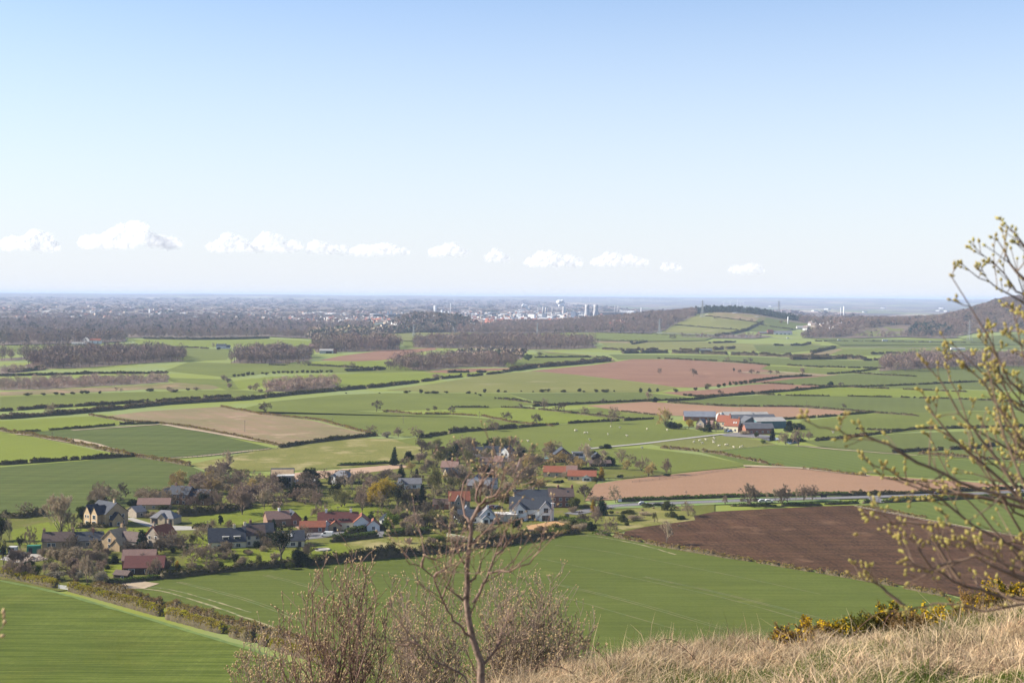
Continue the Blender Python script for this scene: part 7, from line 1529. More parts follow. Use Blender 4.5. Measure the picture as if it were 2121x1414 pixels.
# pylons
M['steel'] = mat('galvanised steel', (.36, .37, .38), (.28, .29, .30), .3, rough=.5)
def pylon(px, py, hp, label, sc=1.0, t=.42):
    p = at(px, py); h = hp / scale_at(p); root = empty('electricity_pylon', p, .5); tag(root, label, 'pylon', 'lattice pylons')
    m = MB(); b = h * .11; ws = [(0, 1), (.3, .55), (.6, .25), (.8, .16), (1, .04)]
    for sx in (-1, 1):
        for sy in (-1, 1): m.tube([(sx * b * w_, sy * b * w_, z * h) for z, w_ in ws], t, 4)
    m.build('mast', M['steel'], root); m = MB()
    lv = np.linspace(0, .95, 9)
    for z0, z1 in zip(lv, lv[1:]):
        w0, w1 = b * np.interp(z0, *zip(*ws)), b * np.interp(z1, *zip(*ws))
        for s_ in (-1, 1):
            m.tube([(-w0, s_ * w0, z0 * h), (w1, s_ * w1, z1 * h)], t * .6, 3); m.tube([(w0, s_ * w0, z0 * h), (-w1, s_ * w1, z1 * h)], t * .6, 3); m.tube([(s_ * w0, -w0, z0 * h), (s_ * w1, w1, z1 * h)], t * .6, 3)
    m.build('lattice_frame', M['steel'], root)
    for z, l in ((.66, .15), (.78, .19), (.90, .13)):
        m = MB()
        for s_ in (-1, 1): m.tube([(0, 0, (z + .03) * h), (s_ * l * h, 0, z * h)], t * .8, 3); m.tube([(0, 0, (z - .02) * h), (s_ * l * h, 0, z * h)], t * .8, 3)
        m.build('crossarm', M['steel'], root)
pylon(1366, 691, 31, 'pale lattice pylon at the foot of the hill pasture'); pylon(1455, 658, 36, 'tall pylon against the sky on the wooded hill'); pylon(1613, 657, 34, 'grey pylon at the right end of the conifer ridge')
pylon(1113, 694, 26, 'faint pylon right of the red roofed estate', t=.35); pylon(857, 697, 26, 'faint pylon in the pale far pasture', t=.3); pylon(2008, 706, 40, 'faint pylon behind the upper budding twigs', t=.35)
# ================================================================== THE NEAR SLOPE
rngf = np.random.default_rng(2024)
M['straw'] = leafmat('dry straw grass', (.74, .60, .41), (.62, .49, .32), .35, scale=2.5, objrand=0, tint=True)
M['freshgrass'] = leafmat('fresh grass tufts', (.16, .20, .045), (.10, .15, .03), .35, scale=2, objrand=0, tint=True)
def blades(name, n, label, m, hmin, hmax, wid, lean, where, tintf, seg=3):
    """curved grass blades rooted on the near slope"""
    px = rngf.uniform(640, 2240, n * 3); t = rngf.uniform(.30, 1.12, n * 3) ** .85
    _, d = edge_of(px); r = d * t; a = (px - 1060.5) / F
    X = r * np.sin(np.arctan(a)); Y = r * np.cos(np.arctan(a))
    ok = where(X, Y, r / d); X, Y = X[ok][:n], Y[ok][:n]; n = len(X)
    Z = slope_z(X, Y) - .02
    cl = np.sin(X * 2.3 + 1.7 * np.sin(Y * 1.3)) * np.sin(Y * 2.1 + X * .7)   # tussocks
    L = rngf.uniform(hmin, hmax, n) * (1 + .6 * cl)
    az = rngf.normal(.3, 1.6, n) + 1.2 * cl; ln = np.abs(rngf.normal(lean, .35, n)).clip(0, 1.5)
    dx, dy = np.cos(az), np.sin(az); sx, sy = -dy, dx
    rot = rngf.uniform(0, 3.14, n); wx, wy = np.cos(rot), np.sin(rot)
    V = []; w = wid * rngf.uniform(.6, 1.4, n)
    for k in range(seg + 1):
        u = k / seg; ang = ln * u
        hx = L * u * np.sin(ang) ; hz = L * u * np.cos(ang * .85)
        ww = w * (1 - u) ** .7 + .0006
        for s_ in (-1, 1): V.append(np.stack([X + dx * hx + wx * ww * s_, Y + dy * hx + wy * ww * s_, Z + hz], 1))
    V = np.stack(V, 1).reshape(-1, 3); K = 2 * (seg + 1)
    base = (np.arange(n) * K)[:, None]
    Fq = np.concatenate([base + np.array([[2 * k, 2 * k + 1, 2 * k + 3, 2 * k + 2]]) for k in range(seg)], 0)
    c = np.repeat(tintf(n, X, Y), K, 0)
    o = link(name, np_mesh(name, V, Fq, m, col=c)); return tag(o, label, kind='stuff')
def patchy(X, Y): return np.sin(X * .9 + 2 * np.sin(Y * .45)) + .8 * np.sin(Y * 1.25 + 1.4 * np.sin(X * .8)) + .5 * np.sin(X * 2.7 + Y * 1.9)
def straw_tint(n, X, Y):
    b = rngf.uniform(.38, 1.4, (n, 1)) * (1 + .22 * np.sin(X * 3.1 + Y * 1.2) * np.sin(Y * 2.3))[:, None]; g = rngf.random((n, 1)); pk = np.where(rngf.random((n, 1)) < .25, .9, 1.0)
    c = b * np.concatenate([np.ones((n, 1)), .98 * pk + 0 * g, .90 * pk + .12 * g], 1)
    dk = rngf.random((n, 1)) < .16
    return np.where(dk, c * .5, c)
blades('dry_grass', 130000, 'matted dry straw coloured grass on the near slope', M['straw'], .10, .34, .0068, 1.0, lambda X, Y, q: patchy(X, Y) > -.6 + .4 * rngf.normal(size=len(X)), straw_tint)
blades('tall_dry_grass', 7000, 'taller pale seed stems along the brow of the slope', M['straw'], .22, .44, .0048, .55, lambda X, Y, q: (q > .72), straw_tint)
blades('green_grass', 60000, 'fresh green tufts among the dry grass', M['freshgrass'], .09, .26, .006, .5, lambda X, Y, q: patchy(X, Y) < -.35 + .4 * rngf.normal(size=len(X)), lambda n, X, Y: rngf.uniform(.7, 1.3, (n, 1)) * np.ones((n, 3)))
blades('fallen_grass', 3800, 'long pale flattened grass stalks lying across the slope', M['straw'], .3, .75, .005, 1.42, lambda X, Y, q: q < .9, lambda n, X, Y: rngf.uniform(.9, 1.35, (n, 1)) * np.array([[1, .97, .9]]))
blades('dead_bracken', 9000, 'brown dead stems low in the grass', M['straw'], .1, .3, .008, .9, lambda X, Y, q: patchy(X * 1.3 + 5, Y * 1.2) > 1.1, lambda n, X, Y: rngf.uniform(.3, .7, (n, 1)) * np.array([[1, .8, .62]]))
# ---- gorse along the brow
M['gorse_stem'] = mat('gorse stems', (.12, .10, .05), (.09, .075, .04), 4)
M['gorse_green'] = leafmat('gorse spines', (.15, .16, .04), (.22, .18, .055), .2, scale=3, objrand=.1)
M['gorse_flower'] = leafmat('gorse flowers', (.78, .54, .03), (.68, .44, .02), .3, scale=3, objrand=0)
M['gorse_dead'] = leafmat('dead gorse spines', (.40, .25, .10), (.32, .21, .09), .25, scale=3, objrand=.1)
def slope_at(px, fr):
    _, d = edge_of(px); r = float(d) * fr; a = math.atan((px - 1060.5) / F); x, y = r * math.sin(a), r * math.cos(a)
    return Vector((x, y, float(slope_z(np.array(x), np.array(y)))))
def gorse(px, fr, h, w, fl, label, dead=False, seed=0):
    h *= 1.0; w *= 1.2
    rg = random.Random(seed); rn = np.random.default_rng(seed); p = slope_at(px, fr); root = empty('gorse_bush', p - Vector((0, 0, .05))); tag(root, label, 'gorse bush', 'gorse along the brow of the slope')
    m = MB(); ends = []
    for i in range(26):
        an = rg.uniform(0, 6.28); r = w * .5 * math.sqrt(rg.random()); hh = h * rg.uniform(.55, 1.05) * (1 - .3 * r / w)
        b = Vector((math.cos(an) * r * .35, math.sin(an) * r * .35, 0)); e = Vector((math.cos(an) * r, math.sin(an) * r, hh)); mid = b.lerp(e, .5) + Vector((rg.gauss(0, .04), rg.gauss(0, .04), hh * .06))
        m.tube([b, mid, e], [.012, .008, .004], 4); 
        for k in range(14):
            u = rg.uniform(.25, 1.0); q_ = b.lerp(mid, u * 2) if u < .5 else mid.lerp(e, u * 2 - 1); dd = (e - b).normalized() + Vector((rg.gauss(0, .6), rg.gauss(0, .6), rg.gauss(.2, .4))); l = rg.uniform(.06, .16)
            t_ = q_ + dd.normalized() * l; m.tube([q_, t_], [.005, .002], 3); ends.append((q_, t_))
        ends += [(mid, e)] * 3
    m.build('stem', M['gorse_stem'], root)
    A = np.array([tuple(a) for a, b in ends]); Bv = np.array([tuple(b) for a, b in ends]); k = 24
    P = np.repeat(A, k, 0) + (np.repeat(Bv, k, 0) - np.repeat(A, k, 0)) * rn.random((len(A) * k, 1)); d = unit(rn.normal(size=P.shape) + unit(np.repeat(Bv - A, k, 0)) * .8)
    V, Fq = tri_blades(P, d, rn.uniform(.02, .05, len(P)), np.full(len(P), .007), rn)
    link('foliage', np_mesh('gorse foliage', V, Fq, M['gorse_dead'] if dead else M['gorse_green']), root)
    if fl:
        I = rn.integers(0, len(A), int(1500 * fl)); P = A[I] + (Bv[I] - A[I]) * rn.uniform(.3, 1, (len(I), 1)) + rn.normal(size=(len(I), 3)) * .012
        P = P[P[:, 2] > h * .35]; d = unit(rn.normal(size=P.shape)); V, Fq = tri_blades(P, d, np.full(len(P), .045), np.full(len(P), .02), rn, True)
        link('blossom', np_mesh('gorse flowers', V, Fq, M['gorse_flower']), root)
for i, a in enumerate([(1655, .99, .34, .7, .3, 'low browned gorse bush, the one nearest the crop field edge'), (1705, 1.0, .52, .5, 1.1, 'bright yellow gorse bush rising from low brown gorse'), (1748, 1.0, .45, .6, .8, 'small flowering gorse right of the bright yellow bush'), (1792, 1.0, .42, .5, .1, 'thin green gorse sprig on the brow'), (1855, 1.0, .55, .7, .5, 'dark green gorse with yellow flowers in the middle of the brow'), (1885, .97, .62, .6, .0, 'tall brown dead gorse in the middle of the brow'),
        (1918, 1.0, .60, .6, .6, 'green and yellow gorse left of the brightest clump'), (1946, 1.0, .62, .6, 1.6, 'brightest yellow gorse clump by the ploughed field corner'), (1985, 1.0, .62, .7, .8, 'tall spiky gorse under the lowest budding twigs'), (2020, .98, .9, .8, .15, 'tallest orange brown gorse on the brow'), (2060, 1.0, .55, .8, .4, 'orange gorse right of the tallest one'), (2100, .98, .6, .8, .7, 'yellow flowering gorse at the right end of the brow')]):
    gorse(*a, dead='brown' in a[5], seed=300 + i)
# ---- bramble stems arching out of the grass
M['bramble'] = mat('bramble stem', (.16, .085, .06), (.11, .06, .045), 6)
for i, (px, fr, dx, h, lb) in enumerate([(1290, .86, -.7, .55, 'arching dark bramble stem at the left of the grassy brow'), (1470, .9, -.8, .5, 'arching bramble stem above the middle of the grassy brow'), (1760, .96, .9, .6, 'bramble stem leaning over the brow by the gorse'), (1610, .95, -.5, .45, 'thin bramble stem left of the gorse'), (1830, .98, .5, .55, 'thin upright bramble twig between two gorse bushes'), (1250, .8, -.9, .4, 'low bramble stem near the bottom of the brow')]):
    rg = random.Random(i); p = slope_at(px, fr); m = MB(); pts = [(dx * u, rg.gauss(0, .05), h * math.sin(u * 2.2) + rg.gauss(0, .01)) for u in np.linspace(0, 1, 9)]
    m.tube(pts, list(np.linspace(.007, .003, 9)), 5)
    for k in range(7):
        a_ = Vector(pts[2 + k % 6]); m.tube([a_, a_ + Vector((rg.gauss(0, .1), rg.gauss(0, .05), rg.uniform(.05, .2)))], [.004, .002], 4)
    o = m.build('bramble_stem', M['bramble']); o.location = p; tag(o, lb, 'bramble')

# ================================================================== BARE SHRUBS AND TWIGS IN FRONT
M['twigbark'] = mat('reddish brown twig bark', (.26, .165, .128), (.16, .105, .082), 9, detail=5, objrand=0)
M['twigdark'] = mat('dark brown twig bark', (.235, .16, .115), (.14, .098, .07), 12, detail=5, objrand=0)
M['twigbark2'] = mat('greyish brown twig bark', (.28, .21, .165), (.18, .135, .105), 9, detail=5, objrand=0)
M['bud'] = leafmat('swelling buds', (.56, .50, .16), (.45, .35, .13), .3, scale=30, objrand=0)
M['bud_brown'] = mat('brown buds', (.50, .38, .20), (.38, .26, .14), 30)
def octa(bm_v, bm_f, c, d, l, w):
    d = Vector(d).normalized(); t = d.cross(Vector((.3, .8, .5))).normalized(); b = d.cross(t); o = len(bm_v)
    c = Vector(c)
    for q_ in (c - d * l * .15, c + d * l): bm_v.append(tuple(q_))
    for k in range(6):
        an = k * 1.0472; bm_v.append(tuple(c + d * l * .35 + (t * math.cos(an) + b * math.sin(an)) * w))
    for k in range(6):
        bm_f.append((o, o + 2 + (k + 1) % 6, o + 2 + k)); bm_f.append((o + 1, o + 2 + k, o + 2 + (k + 1) % 6))
def shrub(name, label, cat, stems, reach, rad0, seed, bud='bud_brown', bark='twigbark', buds=.6, lev=3, k0=7, blen=.016, dirs=None, group=None, up=.55, rmin=.0016, fall=.5):
    """bare shrub grown from stem polylines (world points): side twigs to three orders, buds at nodes and tips"""
    rg = random.Random(seed); root = empty(name, stems[0][0]); o0 = Vector(stems[0][0]); tag(root, label, cat, group)
    m = MB(); bv, bf = [], []
    def put_bud(p, d, k=1.0): octa(bv, bf, p, d, blen * k * rg.uniform(.8, 1.3), blen * .36 * k)
    def twig(p, d, L, r, l):
        n = max(3, int(L / .12)); pts = [p]; dd = d
        for i in range(n):
            dd = (dd + Vector((rg.gauss(0, .13), rg.gauss(0, .13), rg.gauss(.05, .10)))).normalized(); pts.append(pts[-1] + dd * L / n)
        rs = [max(r * (1 - .75 * i / n), rmin * .8) for i in range(n + 1)]
        m.tube(pts, rs, 4 if l else 5, cap=False); put_bud(pts[-1], dd)
        for i in range(1, n):
            if rg.random() < buds * .5: put_bud(pts[i], dd + Vector((rg.gauss(0, .8), rg.gauss(0, .8), .3)), .8)
            if l < lev and rg.random() < .62:
                s_ = Vector((rg.gauss(0, 1), rg.gauss(0, 1), rg.gauss(0, .6))); nd = (dd * 1.0 + s_.normalized() * .75 + Vector((0, 0, up * .4))).normalized()
                twig(pts[i], nd, L * rg.uniform(.28, .55), rs[i] * .6, l + 1)
    for st in stems:
        P = [Vector(q_) - o0 for q_ in st]; r0 = rad0 * rg.uniform(.75, 1.15); n = len(P)
        # resample with wiggle
        R = []
        for a, b in zip(P, P[1:]):
            k = max(2, int((b - a).length / .10))
            for i in range(k): R.append(a.lerp(b, i / k) + Vector((rg.gauss(0, .004), rg.gauss(0, .004), rg.gauss(0, .004))))
        R.append(P[-1]); N = len(R); rs = [max(r0 * (1 - .8 * i / (N - 1)), rmin) for i in range(N)]
        m.tube(R, rs, 6, cap=False); put_bud(R[-1], R[-1] - R[-2])
        for i in range(int(N * .15) + 1, N):
            d = (R[i] - R[i - 1]).normalized()
            if rg.random() < buds * .3: put_bud(R[i], d + Vector((rg.gauss(0, .9), rg.gauss(0, .9), rg.gauss(0, .5))), .9)
            if rg.random() < k0 / N * 2.2:
                s_ = Vector((rg.gauss(0, 1), rg.gauss(0, 1), rg.gauss(0, .5))); nd = (d * .8 + s_.normalized() * .8 + Vector((0, 0, up * .5))).normalized()
                twig(R[i], nd, reach * rg.uniform(.45, 1.1) * (1.1 - fall * i / N), rs[i] * .6, 1)
    me = m.mesh(name + ' stems', M[bark], smooth=True); link('branch', me, root)
    if bv:
        b = bpy.data.meshes.new('buds'); b.from_pydata(bv, [], bf); b.materials.append(M[bud]); b.polygons.foreach_set('use_smooth', [True] * len(bf)); link('bud_foliage', b, root)
    return root
def PX(pts, d, d2=None):
    """photo polyline carried to a range (metres) from the camera"""
    n = len(pts); return [along(x, y, d + ((d2 - d) * i / max(n - 1, 1) if d2 else 0)) for i, (x, y) in enumerate(pts)]
def fan(seed, base, tips, d, jitter=.6, extra=1):
    """stems from a base strip (below the frame) to tips, all near range d"""
    rg = random.Random(seed); out = []
    tips = tips + [(x + rg.gauss(0, 22), y + abs(rg.gauss(0, 30)) + 8) for x, y in tips * extra]
    for tx, ty in tips:
        bx = base[0] + (tx - base[0]) * .38 + rg.gauss(0, 18); dd = d + rg.uniform(-jitter, jitter)
        out.append(PX([(bx, base[1] + rg.uniform(-20, 40)), (bx + (tx - bx) * .35 + rg.gauss(0, 8), base[1] + (ty - base[1]) * .4), (tx - (tx - bx) * .12 + rg.gauss(0, 6), base[1] + (ty - base[1]) * .75), (tx, ty)], dd, dd + rg.uniform(-.5, .5)))
    return out
BS = 'bare shrubs below the brow'
shrub('bare_shrub', 'tall bare shrub with many upright budded stems left of the sapling', 'shrub', fan(1, (700, 1560), [(730, 1140), (714, 1165), (745, 1172), (668, 1180), (640, 1210), (690, 1200), (762, 1180), (620, 1262), (598, 1290), (655, 1240), (782, 1225), (720, 1210), (700, 1240), (755, 1250), (575, 1330), (635, 1310), (680, 1290), (800, 1290), (740, 1290)], 19, .6, 1), .55, .016, 11, k0=9, buds=.22, blen=.03, lev=2, group=BS, rmin=.0045)
shrub('bare_shrub', 'broad fine twigged bare bush behind the sapling, right half', 'shrub', fan(2, (1060, 1580), [(1020, 1170), (1060, 1240), (1100, 1210), (1140, 1210), (1080, 1250), (1120, 1240), (1030, 1220), (1160, 1250), (1190, 1300), (1210, 1330), (1000, 1250), (1050, 1290), (1110, 1290), (1145, 1300), (1175, 1330), (1020, 1310)], 24, .9, 2), .85, .016, 12, k0=13, buds=.12, blen=.03, rmin=.0045, bark='twigbark2', group=BS)
shrub('bare_shrub', 'low bare bush between the tall shrub and the sapling', 'shrub', fan(3, (880, 1580), [(830, 1230), (865, 1210), (890, 1240), (910, 1270), (850, 1270), (880, 1300), (930, 1290), (820, 1290), (905, 1320), (860, 1320), (940, 1320), (800, 1330)], 22, .9, 2), .75, .015, 13, k0=13, buds=.12, blen=.03, rmin=.0042, bark='twigbark2', group=BS)
shrub('bare_shrub', 'low bare bush at the bottom edge left of the tall shrub', 'shrub', fan(4, (560, 1620), [(520, 1330), (545, 1310), (490, 1370), (500, 1350), (570, 1340), (530, 1370), (590, 1350), (480, 1395), (610, 1360), (555, 1380), (625, 1375)], 21, .7), .55, .013, 14, k0=15, buds=.12, blen=.03, rmin=.004, bark='twigbark2', group=BS)
shrub('bare_shrub', 'wispy bare bush at the left end of the grassy brow', 'shrub', fan(5, (1150, 1600), [(1180, 1290), (1205, 1310), (1150, 1320), (1215, 1350), (1120, 1340), (1190, 1370)], 23, .6), .55, .011, 15, k0=12, buds=.1, blen=.03, rmin=.004, bark='twigbark2', group=BS)
# the near sapling, traced stem by stem
D = 7.2
sap = [PX([(998, 1480), (996, 1413), (997, 1372), (990, 1354), (979, 1321), (971, 1284), (966, 1247), (968, 1210), (967, 1174), (972, 1129), (976, 1100), (974, 1084), (987, 1058), (993, 1045)], D),
       PX([(993, 1045), (996, 1027), (997, 1000), (999, 985)], D), PX([(993, 1045), (1010, 1034), (1028, 1026), (1034, 1008), (1042, 988), (1050, 968)], D, D - .15),
       PX([(974, 1084), (962, 1066), (957, 1044), (957, 1010), (966, 988), (979, 971)], D, D + .2),
       PX([(993, 1045), (985, 1030), (992, 1005), (1005, 990), (1018, 982)], D), PX([(993, 1045), (1015, 1040), (1035, 1030), (1060, 1012)], D, D + .2), PX([(987, 1058), (1005, 1045), (1022, 1040), (1044, 1028)], D),
       PX([(982, 1250), (1001, 1210), (1012, 1181), (1024, 1150), (1038, 1120), (1051, 1094)], D - .1), PX([(1012, 1183), (1035, 1181), (1056, 1180), (1096, 1166), (1115, 1137), (1124, 1110), (1130, 1101)], D - .1, D - .4), PX([(1030, 1148), (1052, 1122), (1070, 1110), (1085, 1098)], D - .1), PX([(970, 1290), (976, 1262), (983, 1250)], D),
       PX([(975, 1317), (958, 1300), (942, 1284), (926, 1262), (916, 1240), (906, 1216), (898, 1192), (872, 1172), (850, 1166), (838, 1150), (832, 1137), (822, 1128), (813, 1122)], D, D - .3),
       PX([(898, 1192), (912, 1180), (930, 1172), (952, 1160)], D - .2), PX([(872, 1172), (880, 1150), (898, 1158), (912, 1150)], D - .25), PX([(916, 1240), (930, 1200), (940, 1170), (936, 1140)], D),
       PX([(978, 1440), (962, 1402), (945, 1390), (922, 1378), (901, 1368), (882, 1350), (868, 1335), (846, 1310), (828, 1287), (815, 1272), (806, 1262)], D - .6), PX([(868, 1335), (850, 1330), (830, 1334), (800, 1332)], D - .6), PX([(1003, 1372), (1018, 1356), (1030, 1343), (1050, 1330), (1072, 1316)], D), PX([(1030, 1343), (1034, 1330), (1040, 1318)], D),
       PX([(968, 1210), (985, 1196), (992, 1180), (998, 1160)], D), PX([(967, 1174), (950, 1150), (944, 1130), (930, 1112)], D), PX([(972, 1129), (988, 1112), (1000, 1100)], D), PX([(966, 1247), (940, 1226), (925, 1215), (905, 1205)], D)]
root = shrub('sapling_tree', 'slender pale bare sapling standing in front of the bare shrubs', 'tree', sap[1:], .34, .0068, 21, bud='bud_brown', bark='twigbark', buds=.10, lev=2, k0=4.2, blen=.014, up=.3)
m = MB(); o0 = Vector(root.location); P = [p_ - o0 for p_ in sap[0]]
P = [P[0] + Vector((0, 0, -1.2))] + P
m.tube(P, list(np.linspace(.0225, .0078, len(P))), 10); m.build('trunk', mat('pale sapling bark', (.31, .215, .165), (.13, .09, .07), 38, detail=6, bump=.4, bdist=.004), root, True)
# the budding tree at the right edge
br = [PX([(2320, 760), (2220, 690), (2121, 627), (2067, 595), (2028, 570), (1994, 548)], 4.9), PX([(2240, 690), (2121, 610), (2100, 590), (2060, 550), (2022, 522)], 4.9), PX([(2200, 690), (2121, 581), (2090, 542), (2067, 499)], 4.6), PX([(2260, 640), (2160, 545), (2121, 505), (2083, 465)], 4.6),
      PX([(2360, 1230), (2230, 1150), (2121, 1040), (2084, 983), (2033, 909), (1988, 858), (1943, 785), (1906, 740)], 4.5), PX([(2200, 1120), (2080, 1000), (2010, 940), (1965, 900), (1935, 862), (1912, 815)], 4.7),
      PX([(2380, 1180), (2250, 1100), (2121, 1045), (2022, 1011), (1954, 983), (1903, 960), (1841, 921), (1800, 905), (1767, 904), (1735, 890), (1711, 884), (1680, 876), (1658, 866)], 4.3), PX([(2121, 1048), (2040, 1036), (1960, 1018), (1900, 1000), (1858, 983), (1815, 962), (1782, 938)], 4.9),
      PX([(2380, 1260), (2200, 1180), (2060, 1110), (1990, 1070), (1950, 1030), (1880, 1002), (1830, 990), (1805, 962)], 4.7), PX([(2380, 1330), (2240, 1260), (2121, 1180), (2040, 1150), (1985, 1110), (1960, 1070)], 4.2), PX([(2300, 1290), (2121, 1170), (2050, 1090), (2010, 1040), (1975, 1000), (1940, 940), (1925, 905)], 5.2),
      PX([(2380, 1290), (2200, 1160), (2121, 1010), (2080, 900), (2060, 820), (2040, 750)], 4.4), PX([(2380, 1200), (2200, 1020), (2121, 920), (2085, 820), (2060, 740), (2030, 700)], 5.0), PX([(2330, 1050), (2200, 900), (2140, 800), (2110, 700), (2098, 640)], 4.7), PX([(2340, 1000), (2220, 870), (2150, 760), (2121, 660)], 4.3),
      PX([(2300, 1240), (2121, 1110), (2060, 1010), (2020, 930), (1985, 820), (1960, 760)], 4.8), PX([(2350, 1140), (2180, 1000), (2080, 860), (2040, 790), (2005, 760), (1965, 720)], 4.5), PX([(2350, 1100), (2180, 930), (2110, 830), (2070, 770), (2055, 690)], 5.0),
      PX([(2330, 1230), (2121, 1250), (2040, 1262), (1960, 1250), (1910, 1255), (1882, 1262), (1870, 1250), (1862, 1246)], 4.6), PX([(1882, 1262), (1840, 1228), (1815, 1206), (1800, 1190)], 4.6), PX([(2330, 1250), (2121, 1245), (2030, 1222), (1975, 1200), (1930, 1175), (1892, 1120), (1855, 1112), (1845, 1105)], 4.8), PX([(2200, 1240), (2080, 1180), (2020, 1152), (1970, 1165), (1920, 1180), (1880, 1160), (1866, 1128)], 4.4), PX([(1950, 1085), (1900, 1088), (1850, 1080), (1830, 1065), (1812, 1062)], 4.5),
      PX([(1985, 1190), (1950, 1140), (1935, 1120), (1930, 1100)], 4.6), PX([(2330, 1200), (2200, 1140), (2100, 1120), (2040, 1130), (1990, 1128)], 4.7), PX([(2300, 1000), (2180, 960), (2100, 940), (2040, 900), (1995, 880)], 4.6), PX([(2300, 900), (2200, 860), (2121, 800), (2075, 790)], 4.8), PX([(2300, 840), (2200, 780), (2121, 720), (2095, 700)], 4.5)]
_br = random.Random(8)
for i in range(9):
    y0 = _br.uniform(880, 1260); x1, y1 = _br.uniform(1925, 2110), y0 - _br.uniform(60, 340)
    br.append(PX([(2380, y0 + 60), (2240, y0), (2121 + (x1 - 2121) * .2, y0 + (y1 - y0) * .35), ((2121 + x1) / 2, y0 + (y1 - y0) * .65 + 8), (x1, y1)], _br.uniform(4.3, 5.3)))
shrub('budding_tree', 'out of focus branches of a budding tree reaching in from the side', 'tree', br, .19, .0067, 31, bud='bud', bark='twigdark', buds=.6, lev=2, k0=5.0, blen=.0165, up=.25, fall=.95)
# twig tips at the left edge of the view
shrub('bare_plant', 'blurred twig tip poking in beside the near crop field', 'twig', [PX([(-60, 1360), (-20, 1330), (-4, 1310), (8, 1292)], 4.5), PX([(-50, 1340), (-10, 1326), (0, 1318)], 4.5)], .06, .004, 41, blen=.02, lev=1, k0=1)
# ================================================================== SKY, SUN, AIR, CAMERA
SUN_EL, SUN_AZ = 31.0, (-0.998, 0.06)
sx, sy = SUN_AZ; n_ = math.hypot(sx, sy); sx, sy = sx / n_, sy / n_
sd = Vector((sx * math.cos(rad(SUN_EL)), sy * math.cos(rad(SUN_EL)), math.sin(rad(SUN_EL))))
L = bpy.data.lights.new('sun', 'SUN'); L.energy = 5.0; L.angle = rad(.53); L.color = (1, .92, .79)
so = bpy.data.objects.new('sun', L); COL.objects.link(so); so.rotation_euler = sd.to_track_quat('Z', 'Y').to_euler(); so.location = (0, 0, 300)
Wd = bpy.data.worlds.new('World'); SC.world = Wd; Wd.use_nodes = True
t = NT(Wd.node_tree); t.n.clear()
sk = t.new('ShaderNodeTexSky'); sk.sky_type = 'NISHITA'; sk.sun_disc = False; sk.sun_elevation = rad(SUN_EL); sk.sun_rotation = math.atan2(sx, sy)
sk.altitude = 200; sk.air_density = 1.0; sk.dust_density = .2; sk.ozone_density = 1.5
bg = t.new('ShaderNodeBackground'); bg.inputs[1].default_value = .0645
hs = t.new('ShaderNodeHueSaturation'); hs.inputs['Saturation'].default_value = .95; t.put(mixc(t, 1.0, sk.outputs[0], (.93, 1.0, 1.15), "MULTIPLY"), hs.inputs['Color'])
tc = t.new('ShaderNodeTexCoord'); sz = t.new('ShaderNodeSeparateXYZ'); t.put(tc.outputs['Generated'], sz.inputs[0])
hz_ = remap(t, sz.outputs['Z'], 0, .215, .95, .06)
t.put(mixc(t, hz_, hs.outputs[0], (5.15, 5.36, 5.8)), bg.inputs[0]); out = t.new('ShaderNodeOutputWorld'); t.put(bg.outputs[0], out.inputs[0])
# clouds: soft volumes low over the horizon
def cloudmat(name, op):
    m, t, out = _mat(name)
    d = t.new('ShaderNodeBsdfDiffuse'); d.inputs[0].default_value = (.88, .88, .88, 1); tr = t.new('ShaderNodeBsdfTranslucent'); tr.inputs[0].default_value = (.88, .88, .88, 1)
    a = t.new('ShaderNodeMixShader'); a.inputs[0].default_value = .55; t.put(d.outputs[0], a.inputs[1]); t.put(tr.outputs[0], a.inputs[2])
    tp = t.new('ShaderNodeBsdfTransparent'); mx = t.new('ShaderNodeMixShader'); mx.inputs[0].default_value = op; t.put(tp.outputs[0], mx.inputs[1]); t.put(a.outputs[0], mx.inputs[2]); t.put(mx.outputs[0], out.inputs[0]); return m
CM = [('core', cloudmat('cloud', .20), 0.0), ('veil', cloudmat('cloud veil', .13), 2.6), ('outer_veil', cloudmat('cloud wisps', .08), 5.5)]
CLOUDS = [(66, 512, 120, 42, 'rounded cloud at the left end of the row'), (270, 507, 210, 52, 'largest cloud with a blue grey base'), (478, 514, 84, 40, 'left of the two joined rounded clouds'), (572, 515, 104, 38, 'right of the two joined rounded clouds'), (662, 519, 50, 24, 'small pale cloud right of the joined pair'), (705, 521, 36, 16, 'tiny flat cloud beside the small pale one'), (790, 523, 118, 26, 'low flat cloud above the plain, left of centre'), (930, 524, 70, 24, 'small cloud above the process plant'), (1030, 536, 46, 18, 'tiny cloud left of the long pale one'), (1148, 546, 116, 34, 'long pale cloud above the red roofed estate'), (1286, 545, 118, 24, 'flat pale cloud above the cooling towers'), (1390, 556, 36, 10, 'faint thin cloud right of the flat one'), (1548, 560, 70, 14, 'last low cloud above the conifer ridge')]
DC = 52000
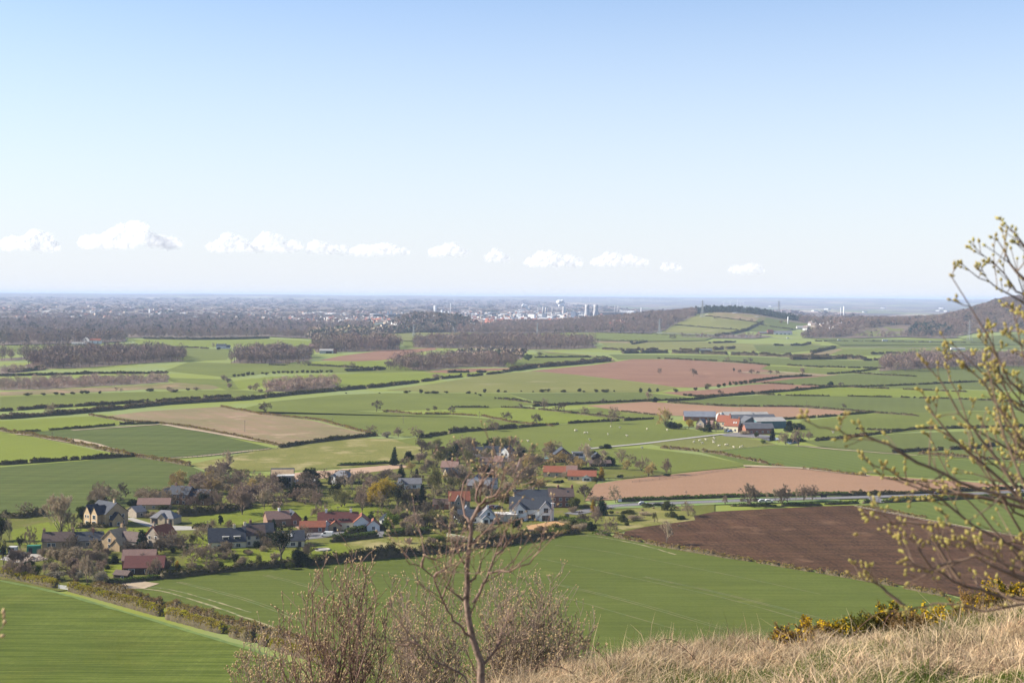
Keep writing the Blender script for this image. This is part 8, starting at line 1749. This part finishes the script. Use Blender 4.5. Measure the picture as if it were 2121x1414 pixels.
for i, (px, py, w, h, lb) in enumerate(CLOUDS):
    rg = random.Random(700 + i); bm = bmesh.new(); c = along(px, py, DC); k = DC / F
    n = int(10 + w * .22)
    for j in range(n):
        u = rg.uniform(-1, 1); env = (1 - abs(u) ** 2.2) * (.75 + .25 * math.sin(u * 5 + i)); r = h * rg.uniform(.16, .34) * (.45 + .55 * env)
        z = rg.uniform(0, 1) ** 1.3 * max(0, h * .9 * env - r) 
        bmesh.ops.create_icosphere(bm, subdivisions=3, radius=r * k, matrix=Matrix.Translation(((u * w * .46) * k, rg.gauss(0, .12) * w * k * .5, (z + r * .4) * k)) @ Matrix.Diagonal((1.25, 1.2, .85, 1)))
    root = empty('cloud', c); tag(root, 'white cumulus, ' + lb, 'cloud', 'row of low cumulus clouds')
    for nm, cmat, infl in CM:
        b2 = bm.copy()
        me = bpy.data.meshes.new(nm); b2.to_mesh(me); b2.free(); me.materials.append(cmat); o = link(nm, me, root)
        if infl:
            b2 = o.modifiers.new('swell', 'DISPLACE'); b2.strength = k * infl; b2.mid_level = 0
        rm = o.modifiers.new('remesh', 'REMESH'); rm.mode = 'VOXEL'; rm.voxel_size = k * 1.3; rm.use_smooth_shade = True
        tx = bpy.data.textures.get('puff') or bpy.data.textures.new('puff', 'CLOUDS'); tx.noise_scale = k * 7; tx.noise_depth = 5
        dm = o.modifiers.new('puff', 'DISPLACE'); dm.texture = tx; dm.strength = k * (7 + infl); dm.mid_level = .5; dm.texture_coords = 'GLOBAL'
    bm.free()
# the hazy air: one closed box of even density
m, t, out = _mat('hazy air'); v = t.new('ShaderNodeVolumePrincipled'); v.inputs['Color'].default_value = (.49, .61, .86, 1); v.inputs['Density'].default_value = HAZE; v.inputs['Anisotropy'].default_value = .0
t.put(v.outputs[0], out.inputs[1])
q = MB(); q.box(-47500, 47500, -300, 47500, -3.5, 118); hz = q.build('haze', m); tag(hz, None, kind='stuff')
cd = bpy.data.cameras.new('camera'); cam = bpy.data.objects.new('camera', cd); COL.objects.link(cam)
cd.sensor_width = 36; cd.lens = 50; cd.clip_start = .1; cd.clip_end = 150000
cam.location = CAM; cam.rotation_euler = RC.to_euler()
cd.dof.use_dof = True; cd.dof.focus_distance = 420; cd.dof.aperture_fstop = 5.6
SC.camera = cam
SC.view_settings.view_transform = 'Standard'; SC.view_settings.look = 'None'; SC.view_settings.exposure = EXPO; SC.view_settings.gamma = 1; SC.view_settings.use_curve_mapping = False
cy = SC.cycles
cy.max_bounces = 9; cy.diffuse_bounces = 3; cy.glossy_bounces = 2; cy.transmission_bounces = 3; cy.volume_bounces = 2; cy.transparent_max_bounces = 16
cy.use_denoising = True; cy.denoiser = 'OPENIMAGEDENOISE'
cy.use_adaptive_sampling = True; cy.adaptive_threshold = .01
SC.render.use_persistent_data = False
